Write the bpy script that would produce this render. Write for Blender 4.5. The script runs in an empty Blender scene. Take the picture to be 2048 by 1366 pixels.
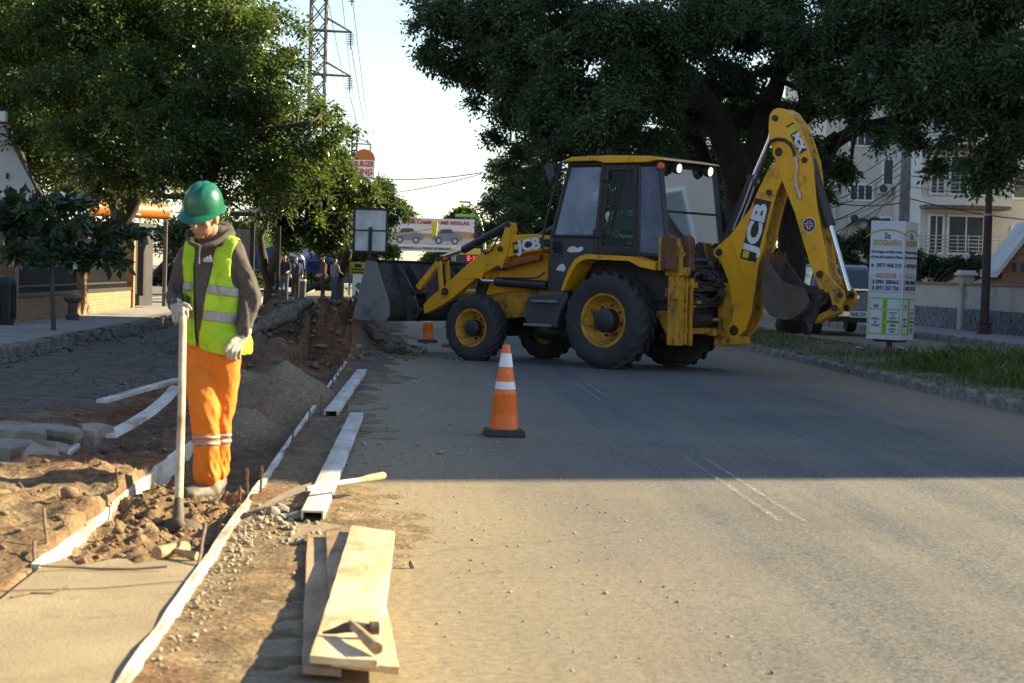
import bpy, math, random
import numpy as np
from mathutils import Vector, Matrix, Quaternion
random.seed(7); RNG = np.random.default_rng(7)
SC = bpy.context.scene
COL = SC.collection
PI = math.pi
# ---------------------------------------------------------------- camera
cam_d = bpy.data.cameras.new('camera'); cam = bpy.data.objects.new('camera', cam_d); COL.objects.link(cam)
SC.camera = cam
cam_d.sensor_width = 36.0; cam_d.lens = 3900.0 / 2048.0 * 36.0
cam_d.clip_start = 0.1; cam_d.clip_end = 4000.0
_p = math.atan(135 / 3900.0); _t = math.radians(1.6)
_F = Vector((0, math.cos(_p), -math.sin(_p))); _U0 = Vector((0, math.sin(_p), math.cos(_p))); _R0 = Vector((1, 0, 0))
_R = _R0 * math.cos(_t) + _U0 * math.sin(_t); _U = _U0 * math.cos(_t) - _R0 * math.sin(_t)
_m = Matrix.Identity(4)
for _i in range(3):
    _m[_i][0] = _R[_i]; _m[_i][1] = _U[_i]; _m[_i][2] = -_F[_i]
_m[2][3] = 1.32
cam.matrix_world = _m
cam_d.dof.use_dof = True; cam_d.dof.focus_distance = 26.0; cam_d.dof.aperture_fstop = 6.3
# ---------------------------------------------------------------- sky and sun
SUN_EL = math.radians(26.0); SUN_AZ = math.atan2(0.954, 0.299)
world = bpy.data.worlds.new('World'); SC.world = world; world.use_nodes = True
_nt = world.node_tree
_sky = _nt.nodes.new('ShaderNodeTexSky'); _sky.sky_type = 'NISHITA'; _sky.sun_disc = False
_sky.sun_elevation = SUN_EL; _sky.sun_rotation = SUN_AZ
_sky.air_density = 1.0; _sky.dust_density = 0.6; _sky.ozone_density = 1.2; _sky.altitude = 100
_bg = _nt.nodes['Background']; _bg.inputs['Strength'].default_value = 0.070
_nt.links.new(_sky.outputs['Color'], _bg.inputs['Color'])
sun_d = bpy.data.lights.new('sun', 'SUN'); sun_d.energy = 5.0; sun_d.angle = math.radians(0.53); sun_d.color = (1.0, 0.84, 0.50)
sun = bpy.data.objects.new('sun', sun_d); COL.objects.link(sun)
sun.rotation_euler = Vector((math.sin(SUN_AZ) * math.cos(SUN_EL), math.cos(SUN_AZ) * math.cos(SUN_EL), math.sin(SUN_EL))).to_track_quat('Z', 'Y').to_euler()
SC.view_settings.view_transform = 'Standard'; SC.view_settings.look = 'None'
SC.view_settings.exposure = 1.92; SC.view_settings.gamma = 1.0; SC.view_settings.use_curve_mapping = False
# ---------------------------------------------------------------- helpers
A_R = math.radians(3.07); CA, SA = math.cos(A_R), math.sin(A_R)
def W(r, s, z=0.0):                     # road coordinates (right, along, up) to world
    return Vector((r * CA - s * SA, r * SA + s * CA, z))
ROADROT = A_R
def hsh(ix, iy, seed):
    h = (ix.astype(np.int64) * 374761393 + iy.astype(np.int64) * 668265263 + seed * 974711) & 0xffffffff
    h = ((h ^ (h >> 13)) * 1274126177) & 0xffffffff
    return ((h ^ (h >> 16)) & 0xffff) / 65535.0
def vnoise(x, y, seed=0):
    x = np.asarray(x, float); y = np.asarray(y, float)
    ix = np.floor(x); iy = np.floor(y); fx = x - ix; fy = y - iy
    fx = fx * fx * (3 - 2 * fx); fy = fy * fy * (3 - 2 * fy)
    a = hsh(ix, iy, seed); b = hsh(ix + 1, iy, seed); c = hsh(ix, iy + 1, seed); d = hsh(ix + 1, iy + 1, seed)
    return (a + (b - a) * fx) * (1 - fy) + (c + (d - c) * fx) * fy - 0.5
def fbm(x, y, seed=0, oct=4):
    t = 0; a = 1.0
    for i in range(oct):
        t = t + a * vnoise(x * 2 ** i, y * 2 ** i, seed + i * 17); a *= 0.5
    return t
def frame(d):
    d = Vector(d).normalized(); u = Vector((0, 0, 1)) if abs(d.z) < 0.92 else Vector((1, 0, 0))
    a = d.cross(u).normalized(); return a, d.cross(a).normalized()
class MB:
    def __init__(s): s.v = []; s.f = []; s.mi = []; s.cur = 0
    def add(s, vs, fs):
        o = len(s.v); s.v += [tuple(p) for p in vs]; s.f += [tuple(i + o for i in q) for q in fs]; s.mi += [s.cur] * len(fs); return s
    def box(s, c, size, rot=None, taper=1.0):
        hx, hy, hz = size[0] / 2, size[1] / 2, size[2] / 2; vs = []
        for z, t in ((-hz, 1.0), (hz, taper)):
            for x, y in ((-hx, -hy), (hx, -hy), (hx, hy), (-hx, hy)):
                p = Vector((x * t, y * t, z))
                if rot is not None: p = rot @ p
                vs.append(p + Vector(c))
        return s.add(vs, [(3, 2, 1, 0), (4, 5, 6, 7), (0, 1, 5, 4), (1, 2, 6, 5), (2, 3, 7, 6), (3, 0, 4, 7)])
    def prism(s, pts, a, b, axis='y'):
        n = len(pts)
        def m(p, h): return (p[0], h, p[1]) if axis == 'y' else ((h, p[0], p[1]) if axis == 'x' else (p[0], p[1], h))
        vs = [m(p, a) for p in pts] + [m(p, b) for p in pts]
        ar = sum(pts[i][0] * pts[(i + 1) % n][1] - pts[(i + 1) % n][0] * pts[i][1] for i in range(n))
        flip = (ar > 0) ^ (b < a) ^ (axis == 'y')
        fs = []
        lo = tuple(range(n)); hi = tuple(range(n, 2 * n))
        if flip: fs = [lo[::-1], hi] + [(i, (i + 1) % n, n + (i + 1) % n, n + i) for i in range(n)]
        else: fs = [lo, hi[::-1]] + [((i + 1) % n, i, n + i, n + (i + 1) % n) for i in range(n)]
        return s.add(vs, fs)
    def tube(s, path, rad, n=8, caps=True, flat=None):
        P = [Vector(p) for p in path]
        if not hasattr(rad, '__len__'): rad = [rad] * len(P)
        vs = []; up = None
        for i, p in enumerate(P):
            d = (P[min(i + 1, len(P) - 1)] - P[max(i - 1, 0)])
            if d.length < 1e-9: d = Vector((0, 0, 1))
            d.normalize()
            if up is None: a, b = frame(d)
            else:
                a = (up - d * up.dot(d))
                if a.length < 1e-6: a, b = frame(d)
                a.normalize(); b = d.cross(a)
            up = a
            for k in range(n):
                t = 2 * PI * k / n; vs.append(p + (a * math.cos(t) + b * math.sin(t)) * rad[i])
        fs = [(i * n + k, i * n + (k + 1) % n, (i + 1) * n + (k + 1) % n, (i + 1) * n + k) for i in range(len(P) - 1) for k in range(n)]
        if caps: fs += [tuple(range(n))[::-1], tuple((len(P) - 1) * n + k for k in range(n))]
        return s.add(vs, fs)
    def cyl(s, p0, p1, r, n=14): return s.tube([p0, p1], r, n)
    def lathe(s, prof, n=24, org=(0, 0, 0), ax=(0, 0, 1), closed=False):
        a, b = frame(ax); ax = Vector(ax).normalized(); o = Vector(org); vs = []
        for r, h in prof:
            for k in range(n):
                t = 2 * PI * k / n; vs.append(o + ax * h + (a * math.cos(t) + b * math.sin(t)) * r)
        m = len(prof); fs = [(i * n + k, i * n + (k + 1) % n, (i + 1) * n + (k + 1) % n, (i + 1) * n + k) for i in range(m - 1) for k in range(n)]
        if closed: fs += [((m - 1) * n + k, (m - 1) * n + (k + 1) % n, (k + 1) % n, k) for k in range(n)]
        else:
            if prof[0][0] > 1e-4: fs.append(tuple(range(n))[::-1])
            if prof[-1][0] > 1e-4: fs.append(tuple((m - 1) * n + k for k in range(n)))
        return s.add(vs, fs)
    def ball(s, c, r, n=10, m=7, rot=None):
        if not hasattr(r, '__len__'): r = (r, r, r)
        vs = []; c = Vector(c)
        for i in range(m + 1):
            ph = PI * i / m
            for k in range(n):
                t = 2 * PI * k / n
                p = Vector((r[0] * math.sin(ph) * math.cos(t), r[1] * math.sin(ph) * math.sin(t), r[2] * math.cos(ph)))
                if rot is not None: p = rot @ p
                vs.append(c + p)
        return s.add(vs, [(i * n + k, (i + 1) * n + k, (i + 1) * n + (k + 1) % n, i * n + (k + 1) % n) for i in range(m) for k in range(n)])
    def quad(s, a, b, c, d): return s.add([a, b, c, d], [(0, 1, 2, 3)])
    def split(s):
        par = list(range(len(s.v)))
        def fd(a):
            while par[a] != a: par[a] = par[par[a]]; a = par[a]
            return a
        for f in s.f:
            for i in f[1:]: par[fd(i)] = fd(f[0])
        g = {}
        for f in s.f: g.setdefault(fd(f[0]), []).append(f)
        out = []
        for fs in g.values():
            us = sorted({i for f in fs for i in f}); mp = {k: i for i, k in enumerate(us)}; b = MB(); b.add([s.v[i] for i in us], [tuple(mp[i] for i in f) for f in fs]); out.append(b)
        return out
    def mesh(s, name):
        me = bpy.data.meshes.new(name); me.from_pydata(s.v, [], s.f); me.validate(); me.update(); return me
    def build(s, name, mat, parent=None, bevel=0.0, smooth=None, loc=None, rot=None, seg=2):
        me = s.mesh(name)
        mats = mat if isinstance(mat, (list, tuple)) else [mat]
        for m in mats: me.materials.append(m)
        if len(mats) > 1 and len(s.mi) == len(me.polygons): me.polygons.foreach_set('material_index', s.mi)
        fixn(me)
        if smooth is not None:
            me.polygons.foreach_set('use_smooth', [True] * len(me.polygons)); me.set_sharp_from_angle(angle=math.radians(smooth))
        o = link(name, me, parent)
        if loc is not None: o.location = loc
        if rot is not None: o.rotation_euler = rot
        if bevel > 0:
            md = o.modifiers.new('bevel', 'BEVEL'); md.width = bevel; md.segments = seg; md.limit_method = 'ANGLE'; md.angle_limit = math.radians(40)
            md.harden_normals = False
        return o
import bmesh
def fixn(me):
    bm = bmesh.new(); bm.from_mesh(me); bmesh.ops.remove_doubles(bm, verts=bm.verts, dist=1e-5); bmesh.ops.recalc_face_normals(bm, faces=bm.faces); bm.to_mesh(me); bm.free(); me.update()
def link(name, data, parent=None):
    o = bpy.data.objects.new(name, data); COL.objects.link(o)
    if parent is not None: o.parent = parent
    return o
def tag(o, label=None, cat=None, group=None, kind=None):
    if label: o['label'] = label
    if cat: o['category'] = cat
    if group: o['group'] = group
    if kind: o['kind'] = kind
    return o
def thing(name, label, cat, loc=(0, 0, 0), rz=0.0, group=None):
    o = link(name, None); o.location = loc; o.rotation_euler = (0, 0, rz); o.empty_display_size = 0.2
    return tag(o, label, cat, group)
def copy_tree(o, parent=None):
    c = o.copy(); COL.objects.link(c); c.parent = parent
    for ch in list(o.children): copy_tree(ch, c)
    return c
def npmesh(name, V, Fc, mat, parent=None, attr=None, smooth=False):
    # V (n,3) float, Fc (m,k) int, all faces with k corners
    me = bpy.data.meshes.new(name); V = np.ascontiguousarray(V, dtype=np.float32); Fc = np.ascontiguousarray(Fc, dtype=np.int32); m, k = Fc.shape
    me.vertices.add(len(V)); me.vertices.foreach_set('co', V.ravel())
    me.loops.add(m * k); me.loops.foreach_set('vertex_index', Fc.ravel())
    me.polygons.add(m); me.polygons.foreach_set('loop_start', np.arange(0, m * k, k, dtype=np.int32))
    if smooth: me.polygons.foreach_set('use_smooth', np.ones(m, dtype=bool))
    me.update(calc_edges=True)
    if attr is not None:
        a = me.attributes.new('lv', 'FLOAT', 'FACE'); a.data.foreach_set('value', np.ascontiguousarray(attr, dtype=np.float32))
    me.materials.append(mat)
    return link(name, me, parent)
def text_mesh(txt, size, bold=0.0, extrude=0.0, align='CENTER', xs=1.0, space=1.0):
    cu = bpy.data.curves.new('txt', 'FONT'); cu.body = txt; cu.size = size; cu.offset = bold; cu.extrude = extrude
    cu.align_x = align; cu.align_y = 'CENTER'; cu.space_character = space; cu.resolution_u = 3
    o = bpy.data.objects.new('txt', cu); COL.objects.link(o)
    dg = bpy.context.evaluated_depsgraph_get(); me = bpy.data.meshes.new_from_object(o.evaluated_get(dg))
    bpy.data.objects.remove(o); bpy.data.curves.remove(cu)
    for v in me.vertices: v.co.x *= xs
    return me
def lettering(name, txt, size, mat, parent, origin, xdir, ydir, bold=0.0, xs=1.0, width=None, space=1.0, extrude=0.001, align='CENTER'):
    # flat lettering on a plane: origin = centre, xdir along the line of writing, ydir up the letters
    me = text_mesh(txt, size, bold, extrude, align, xs, space)
    if width:
        xsx = [v.co.x for v in me.vertices]
        k = width / max(1e-6, max(xsx) - min(xsx))
        for v in me.vertices: v.co.x *= k
    me.materials.clear(); me.materials.append(mat); me.name = name
    x = Vector(xdir).normalized(); y = Vector(ydir); y = (y - x * y.dot(x)).normalized(); z = x.cross(y)
    M = Matrix(((x.x, y.x, z.x, origin[0]), (x.y, y.y, z.y, origin[1]), (x.z, y.z, z.z, origin[2]), (0, 0, 0, 1)))
    me.transform(M)
    return link(name, me, parent)
# ---------------------------------------------------------------- materials
def newmat(name):
    m = bpy.data.materials.new(name); m.use_nodes = True; nt = m.node_tree
    return m, nt, nt.nodes, nt.links, nt.nodes['Principled BSDF']
def nz(nt, sc, det=4, rough=0.6, coord='Object', dist=0.0, vec=None, stretch=None):
    n = nt.nodes.new('ShaderNodeTexNoise'); n.inputs['Scale'].default_value = sc; n.inputs['Detail'].default_value = det
    n.inputs['Roughness'].default_value = rough; n.inputs['Distortion'].default_value = dist
    if vec is None:
        tc = nt.nodes.new('ShaderNodeTexCoord'); vec = tc.outputs[coord]
    if stretch is not None:
        mp = nt.nodes.new('ShaderNodeMapping'); mp.inputs['Scale'].default_value = stretch; nt.links.new(vec, mp.inputs['Vector']); vec = mp.outputs['Vector']
    nt.links.new(vec, n.inputs['Vector']); return n
def ramp(nt, src, stops, interp='LINEAR'):
    r = nt.nodes.new('ShaderNodeValToRGB'); r.color_ramp.interpolation = interp
    while len(r.color_ramp.elements) < len(stops): r.color_ramp.elements.new(0.5)
    for e, (p, c) in zip(r.color_ramp.elements, stops):
        e.position = p; e.color = (c if hasattr(c, '__len__') else (c, c, c)) [:3] + (1,) if hasattr(c, '__len__') else (c, c, c, 1)
    nt.links.new(src, r.inputs['Fac']); return r
def mix(nt, fac, a, b, bt='MIX'):
    n = nt.nodes.new('ShaderNodeMix'); n.data_type = 'RGBA'; n.blend_type = bt
    for k, v in ((0, fac), (6, a), (7, b)):
        if hasattr(v, 'is_linked') or hasattr(v, 'links'): nt.links.new(v, n.inputs[k])
        elif k == 0: n.inputs[0].default_value = v
        else: n.inputs[k].default_value = tuple(v)[:3] + (1,)
    return n.outputs[2]
def math_(nt, op, a, b=None, c=None):
    n = nt.nodes.new('ShaderNodeMath'); n.operation = op
    for k, v in enumerate((a, b, c)):
        if v is None: continue
        if hasattr(v, 'links'): nt.links.new(v, n.inputs[k])
        else: n.inputs[k].default_value = v
    return n.outputs[0]
def bump(nt, bsdf, src, strength, dist=0.02):
    b = nt.nodes.new('ShaderNodeBump'); b.inputs['Strength'].default_value = strength; b.inputs['Distance'].default_value = dist
    nt.links.new(src, b.inputs['Height']); nt.links.new(b.outputs['Normal'], bsdf.inputs['Normal'])
def PM(name, c1, c2=None, sc=4.0, rough=0.7, metal=0.0, bmp=0.0, bsc=60.0, dirt=None, dirtamt=0.5, dsc=3.0, stretch=None, lo=0.35, hi=0.65, coat=0.0, emit=None, spec=None, rvar=0.0):
    m, nt, N, L, B = newmat(name)
    c2 = c2 or tuple(x * 0.8 for x in c1)
    n = nz(nt, sc, 5, 0.6, stretch=stretch); r = ramp(nt, n.outputs['Fac'], [(lo, c1), (hi, c2)]); col = r.outputs['Color']
    if dirt:
        d = nz(nt, dsc, 8, 0.72, dist=0.4); dr = ramp(nt, d.outputs['Fac'], [(0.66 - 0.32 * dirtamt, 0.0), (0.78 - 0.25 * dirtamt, 1.0)])
        col = mix(nt, dr.outputs['Color'], col, dirt)
        L.new(math_(nt, 'MULTIPLY_ADD', dr.outputs['Color'], 0.35, rough), B.inputs['Roughness'])
    else:
        if rvar: L.new(math_(nt, 'MULTIPLY_ADD', n.outputs['Fac'], rvar, rough - rvar / 2), B.inputs['Roughness'])
        else: B.inputs['Roughness'].default_value = rough
    L.new(col, B.inputs['Base Color'])
    B.inputs['Metallic'].default_value = metal
    if coat: B.inputs['Coat Weight'].default_value = coat
    if spec is not None: B.inputs['Specular IOR Level'].default_value = spec
    if bmp: bump(nt, B, nz(nt, bsc, 4, 0.7).outputs['Fac'], bmp)
    if emit: B.inputs['Emission Color'].default_value = tuple(emit[:3]) + (1,); B.inputs['Emission Strength'].default_value = emit[3]
    return m
M = {}

# ---------------------------------------------------------------- surface materials
def road_mat():
    m, nt, N, L, B = newmat('asphalt')
    tc = N.new('ShaderNodeTexCoord'); sep = N.new('ShaderNodeSeparateXYZ'); L.new(tc.outputs['Object'], sep.inputs[0])
    ob = tc.outputs['Object']; rX = sep.outputs['X']
    sp = nz(nt, 42, 3, 0.8, vec=ob); spc = ramp(nt, sp.outputs['Fac'], [(0.34, (0.062, 0.062, 0.067)), (0.5, (0.102, 0.101, 0.107)), (0.66, (0.156, 0.152, 0.155))])
    vo = N.new('ShaderNodeTexVoronoi'); vo.inputs['Scale'].default_value = 85; L.new(ob, vo.inputs['Vector'])
    vs_ = N.new('ShaderNodeSeparateColor'); L.new(vo.outputs['Color'], vs_.inputs[0]); vr = ramp(nt, vs_.outputs[0], [(0.0, (0.22, 0.22, 0.24)), (0.14, (0.30, 0.30, 0.32)), (0.20, (0.9, 0.9, 0.9)), (0.8, (1.1, 1.09, 1.06)), (0.97, (1.75, 1.7, 1.6))])
    col = mix(nt, 0.85, spc.outputs['Color'], vr.outputs['Color'], 'MULTIPLY')
    big = nz(nt, 0.35, 5, 0.6, vec=ob); bigr = ramp(nt, big.outputs['Fac'], [(0.32, (0.70, 0.70, 0.72)), (0.68, (1.2, 1.18, 1.12))])
    col = mix(nt, 1.0, col, bigr.outputs['Color'], 'MULTIPLY')
    # tyre-polished tracks and dusty streaks along the lane
    st = nz(nt, 1.0, 6, 0.65, vec=ob, stretch=(2.2, 0.06, 1)); str_ = ramp(nt, st.outputs['Fac'], [(0.42, 0.0), (0.72, 0.38)])
    col = mix(nt, str_.outputs['Color'], col, (0.23, 0.20, 0.145))
    # sand blown against the median kerb
    kn = nz(nt, 1.3, 6, 0.7, vec=ob, stretch=(1, 0.35, 1))
    e = math_(nt, 'MULTIPLY_ADD', kn.outputs['Fac'], 1.5, rX)
    er = N.new('ShaderNodeMapRange'); er.inputs[1].default_value = 5.35; er.inputs[2].default_value = 6.25; L.new(e, er.inputs[0])
    sand = ramp(nt, nz(nt, 9, 6, 0.7, vec=ob).outputs['Fac'], [(0.3, (0.15, 0.105, 0.07)), (0.7, (0.29, 0.215, 0.145))])
    col = mix(nt, er.outputs[0], col, sand.outputs['Color'])
    # dust dragged out of the trench
    dn = nz(nt, 0.9, 7, 0.68, vec=ob, stretch=(1, 0.3, 1)); d = math_(nt, 'MULTIPLY_ADD', dn.outputs['Fac'], -1.9, rX)
    dr = N.new('ShaderNodeMapRange'); dr.inputs[1].default_value = 0.75; dr.inputs[2].default_value = -0.95; L.new(d, dr.inputs[0])
    sand2 = ramp(nt, nz(nt, 22, 6, 0.75, vec=ob).outputs['Fac'], [(0.3, (0.135, 0.10, 0.062)), (0.62, (0.31, 0.245, 0.15))])
    col = mix(nt, math_(nt, 'MULTIPLY', dr.outputs[0], 0.9), col, sand2.outputs['Color'])
    cr = N.new('ShaderNodeTexVoronoi'); cr.feature = 'DISTANCE_TO_EDGE'; cr.inputs['Scale'].default_value = 0.33; cr.inputs['Randomness'].default_value = 1.0
    wv = nz(nt, 2.2, 5, 0.6, vec=ob); av = N.new('ShaderNodeVectorMath'); av.operation = 'ADD'; L.new(ob, av.inputs[0])
    sc_ = N.new('ShaderNodeVectorMath'); sc_.operation = 'SCALE'; sc_.inputs['Scale'].default_value = 0.7; L.new(wv.outputs['Color'], sc_.inputs[0]); L.new(sc_.outputs[0], av.inputs[1]); L.new(av.outputs[0], cr.inputs['Vector'])
    crr = ramp(nt, cr.outputs['Distance'], [(0.0, 0.55), (0.006, 0.0)])
    col = mix(nt, math_(nt, 'MULTIPLY', crr.outputs['Color'], 0.5), col, (0.03, 0.028, 0.027))
    L.new(col, B.inputs['Base Color']); B.inputs['Roughness'].default_value = 0.86; B.inputs['Specular IOR Level'].default_value = 0.3
    h = math_(nt, 'ADD', sp.outputs['Fac'], math_(nt, 'MULTIPLY', vo.outputs['Distance'], -0.5)); bump(nt, B, h, 0.3, 0.008)
    return m
def soil_mat():
    m, nt, N, L, B = newmat('dug_soil')
    tc = N.new('ShaderNodeTexCoord'); ob = tc.outputs['Object']
    def attr(n):
        a = N.new('ShaderNodeAttribute'); a.attribute_name = n; return a.outputs['Fac']
    n1 = nz(nt, 3.0, 8, 0.7, vec=ob); n2 = nz(nt, 24, 6, 0.75, vec=ob)
    dirt = ramp(nt, n1.outputs['Fac'], [(0.3, (0.125, 0.085, 0.05)), (0.5, (0.215, 0.155, 0.092)), (0.72, (0.32, 0.24, 0.15))])
    red = ramp(nt, n1.outputs['Fac'], [(0.3, (0.095, 0.045, 0.024)), (0.5, (0.20, 0.095, 0.046)), (0.72, (0.30, 0.17, 0.09))])
    grey = ramp(nt, n1.outputs['Fac'], [(0.3, (0.07, 0.060, 0.052)), (0.7, (0.18, 0.155, 0.13))])
    sand = ramp(nt, n2.outputs['Fac'], [(0.3, (0.19, 0.14, 0.085)), (0.7, (0.31, 0.24, 0.15))])
    col = mix(nt, attr('soil'), dirt.outputs['Color'], red.outputs['Color'])
    col = mix(nt, attr('grey'), col, grey.outputs['Color'])
    col = mix(nt, attr('sand'), col, sand.outputs['Color'])
    pv = N.new('ShaderNodeTexVoronoi'); pv.inputs['Scale'].default_value = 38; L.new(ob, pv.inputs['Vector'])
    pr = ramp(nt, pv.outputs['Distance'], [(0.10, (1.5, 1.45, 1.4)), (0.3, (1, 1, 1)), (0.8, (0.82, 0.82, 0.82))])
    f = ramp(nt, n2.outputs['Fac'], [(0.35, (0.72, 0.72, 0.72)), (0.65, (1.18, 1.18, 1.18))])
    col = mix(nt, 1.0, col, f.outputs['Color'], 'MULTIPLY'); col = mix(nt, 0.55, col, pr.outputs['Color'], 'MULTIPLY')
    L.new(col, B.inputs['Base Color']); B.inputs['Roughness'].default_value = 0.95; B.inputs['Specular IOR Level'].default_value = 0.15
    bump(nt, B, math_(nt, 'ADD', n2.outputs['Fac'], math_(nt, 'MULTIPLY', pv.outputs['Distance'], -0.4)), 0.8, 0.02)
    return m
def wood_mat(name, c1, c2, c3, grain=(30, 1.2, 30), rough=0.75, sc=1.0):
    m, nt, N, L, B = newmat(name)
    tc = N.new('ShaderNodeTexCoord'); ob = tc.outputs['Object']
    g = nz(nt, sc, 8, 0.65, vec=ob, stretch=grain, dist=0.6); r = ramp(nt, g.outputs['Fac'], [(0.28, c3), (0.48, c1), (0.72, c2)])
    k = nz(nt, 3.0, 4, 0.6, vec=ob, stretch=(1, 0.45, 1)); kr = ramp(nt, k.outputs['Fac'], [(0.34, (0.50, 0.42, 0.33)), (0.44, (0.85, 0.8, 0.74)), (0.58, (1.05, 1.05, 1.05))])
    col = mix(nt, 1.0, r.outputs['Color'], kr.outputs['Color'], 'MULTIPLY')
    L.new(col, B.inputs['Base Color']); B.inputs['Roughness'].default_value = rough; bump(nt, B, g.outputs['Fac'], 0.35, 0.01); return m
def brick_mat(name, c1, c2, mortar, sc=1.0, w=0.22, h=0.07, coord='Object'):
    m, nt, N, L, B = newmat(name)
    tc = N.new('ShaderNodeTexCoord'); sp = N.new('ShaderNodeSeparateXYZ'); L.new(tc.outputs[coord], sp.inputs[0]); cb = N.new('ShaderNodeCombineXYZ')
    L.new(math_(nt, 'ADD', sp.outputs['X'], sp.outputs['Y']), cb.inputs['X']); L.new(sp.outputs['Z'], cb.inputs['Y'])
    b = N.new('ShaderNodeTexBrick'); b.inputs['Scale'].default_value = sc; b.inputs['Brick Width'].default_value = w; b.inputs['Row Height'].default_value = h
    b.inputs['Mortar Size'].default_value = 0.008; b.inputs['Color1'].default_value = c1 + (1,); b.inputs['Color2'].default_value = c2 + (1,); b.inputs['Mortar'].default_value = mortar + (1,)
    L.new(cb.outputs[0], b.inputs['Vector']); n = nz(nt, 8, 5); nr = ramp(nt, n.outputs['Fac'], [(0.3, (0.7, 0.7, 0.7)), (0.7, (1.15, 1.15, 1.15))])
    L.new(mix(nt, 1.0, b.outputs['Color'], nr.outputs['Color'], 'MULTIPLY'), B.inputs['Base Color']); B.inputs['Roughness'].default_value = 0.9
    bump(nt, B, b.outputs['Fac'], -0.4, 0.01); return m
def leaf_mat(name, stops, trans=0.38, tint=(1.25, 1.35, 0.5), gloss=0.12):
    m, nt, N, L, B = newmat(name); N.remove(B)
    a = N.new('ShaderNodeAttribute'); a.attribute_name = 'lv'
    r = ramp(nt, a.outputs['Fac'], stops)
    d = N.new('ShaderNodeBsdfDiffuse'); t = N.new('ShaderNodeBsdfTranslucent'); g = N.new('ShaderNodeBsdfGlossy'); g.inputs['Roughness'].default_value = 0.42
    g.inputs['Color'].default_value = (0.6, 0.62, 0.6, 1)
    L.new(r.outputs['Color'], d.inputs['Color']); L.new(mix(nt, 1.0, r.outputs['Color'], tint, 'MULTIPLY'), t.inputs['Color'])
    m1 = N.new('ShaderNodeMixShader'); m1.inputs[0].default_value = trans; L.new(d.outputs[0], m1.inputs[1]); L.new(t.outputs[0], m1.inputs[2])
    m2 = N.new('ShaderNodeMixShader'); m2.inputs[0].default_value = gloss
    fr = N.new('ShaderNodeFresnel'); fr.inputs['IOR'].default_value = 1.4; L.new(math_(nt, 'MULTIPLY', fr.outputs[0], gloss * 6), m2.inputs[0])
    L.new(m1.outputs[0], m2.inputs[1]); L.new(g.outputs[0], m2.inputs[2])
    L.new(m2.outputs[0], N['Material Output'].inputs['Surface']); return m
M['road'] = road_mat(); M['soil'] = soil_mat()
M['concrete'] = PM('fresh_concrete', (0.29, 0.228, 0.142), (0.215, 0.165, 0.098), 2.5, 0.92, bmp=0.35, bsc=60, dirt=(0.18, 0.13, 0.075), dirtamt=0.4, dsc=4, stretch=(1, .5, 1))
M['oldcon'] = PM('old_concrete', (0.27, 0.25, 0.225), (0.16, 0.145, 0.13), 6, 0.92, bmp=0.5, bsc=40, dirt=(0.22, 0.15, 0.09), dirtamt=0.45, dsc=4)
M['kerb'] = PM('kerb_stone_paint', (0.25, 0.23, 0.205), (0.13, 0.115, 0.10), 7, 0.9, bmp=0.8, bsc=25, dirt=(0.11, 0.085, 0.065), dirtamt=0.62, dsc=3.5)
M['pave'] = PM('sidewalk_concrete', (0.28, 0.265, 0.25), (0.20, 0.19, 0.18), 2, 0.9, bmp=0.3, bsc=50, dirt=(0.15, 0.12, 0.09), dirtamt=0.4, dsc=1.5)
M['earth'] = PM('earth', (0.17, 0.125, 0.085), (0.11, 0.085, 0.055), 1.5, 0.95, bmp=0.5, bsc=30, dirt=(0.07, 0.085, 0.035), dirtamt=0.35, dsc=1.2)
M['formwhite'] = wood_mat('whitewashed_board', (0.55, 0.53, 0.48), (0.66, 0.64, 0.60), (0.30, 0.25, 0.19), grain=(40, 2.0, 40))
M['chanwhite'] = wood_mat('white_channel', (0.50, 0.49, 0.46), (0.60, 0.59, 0.57), (0.32, 0.28, 0.23), grain=(9, 1.0, 9))
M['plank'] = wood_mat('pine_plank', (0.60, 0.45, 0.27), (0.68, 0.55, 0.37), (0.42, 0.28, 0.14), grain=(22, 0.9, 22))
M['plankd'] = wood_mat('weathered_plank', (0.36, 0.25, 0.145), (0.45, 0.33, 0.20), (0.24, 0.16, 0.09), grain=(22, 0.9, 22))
M['steel'] = PM('rebar_steel', (0.22, 0.15, 0.10), (0.12, 0.085, 0.06), 20, 0.75, 0.3, bmp=0.4, bsc=120)
M['galv'] = PM('galvanised', (0.48, 0.48, 0.48), (0.36, 0.36, 0.37), 8, 0.45, 0.6)
M['handle'] = wood_mat('handle_wood', (0.46, 0.38, 0.27), (0.56, 0.48, 0.36), (0.33, 0.25, 0.16), grain=(30, 30, 1.5))
M['toolwood'] = wood_mat('tool_wood', (0.33, 0.22, 0.115), (0.42, 0.30, 0.17), (0.20, 0.125, 0.06), grain=(20, 20, 20))
M['black'] = PM('black_plastic', (0.022, 0.022, 0.024), (0.04, 0.04, 0.042), 6, 0.55)
M['bark'] = PM('bark', (0.055, 0.043, 0.033), (0.028, 0.022, 0.018), 5, 0.95, bmp=1.0, bsc=14, stretch=(1, 1, 0.3))
M['bark2'] = PM('pale_bark', (0.17, 0.145, 0.12), (0.09, 0.075, 0.06), 6, 0.95, bmp=1.0, bsc=16, stretch=(1, 1, 0.3))
M['white'] = PM('white_paint', (0.78, 0.78, 0.77), (0.70, 0.70, 0.69), 3, 0.5)
M['glassd'] = PM('window_glass', (0.035, 0.042, 0.05), (0.05, 0.058, 0.065), 1.5, 0.08, spec=0.8)
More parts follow.
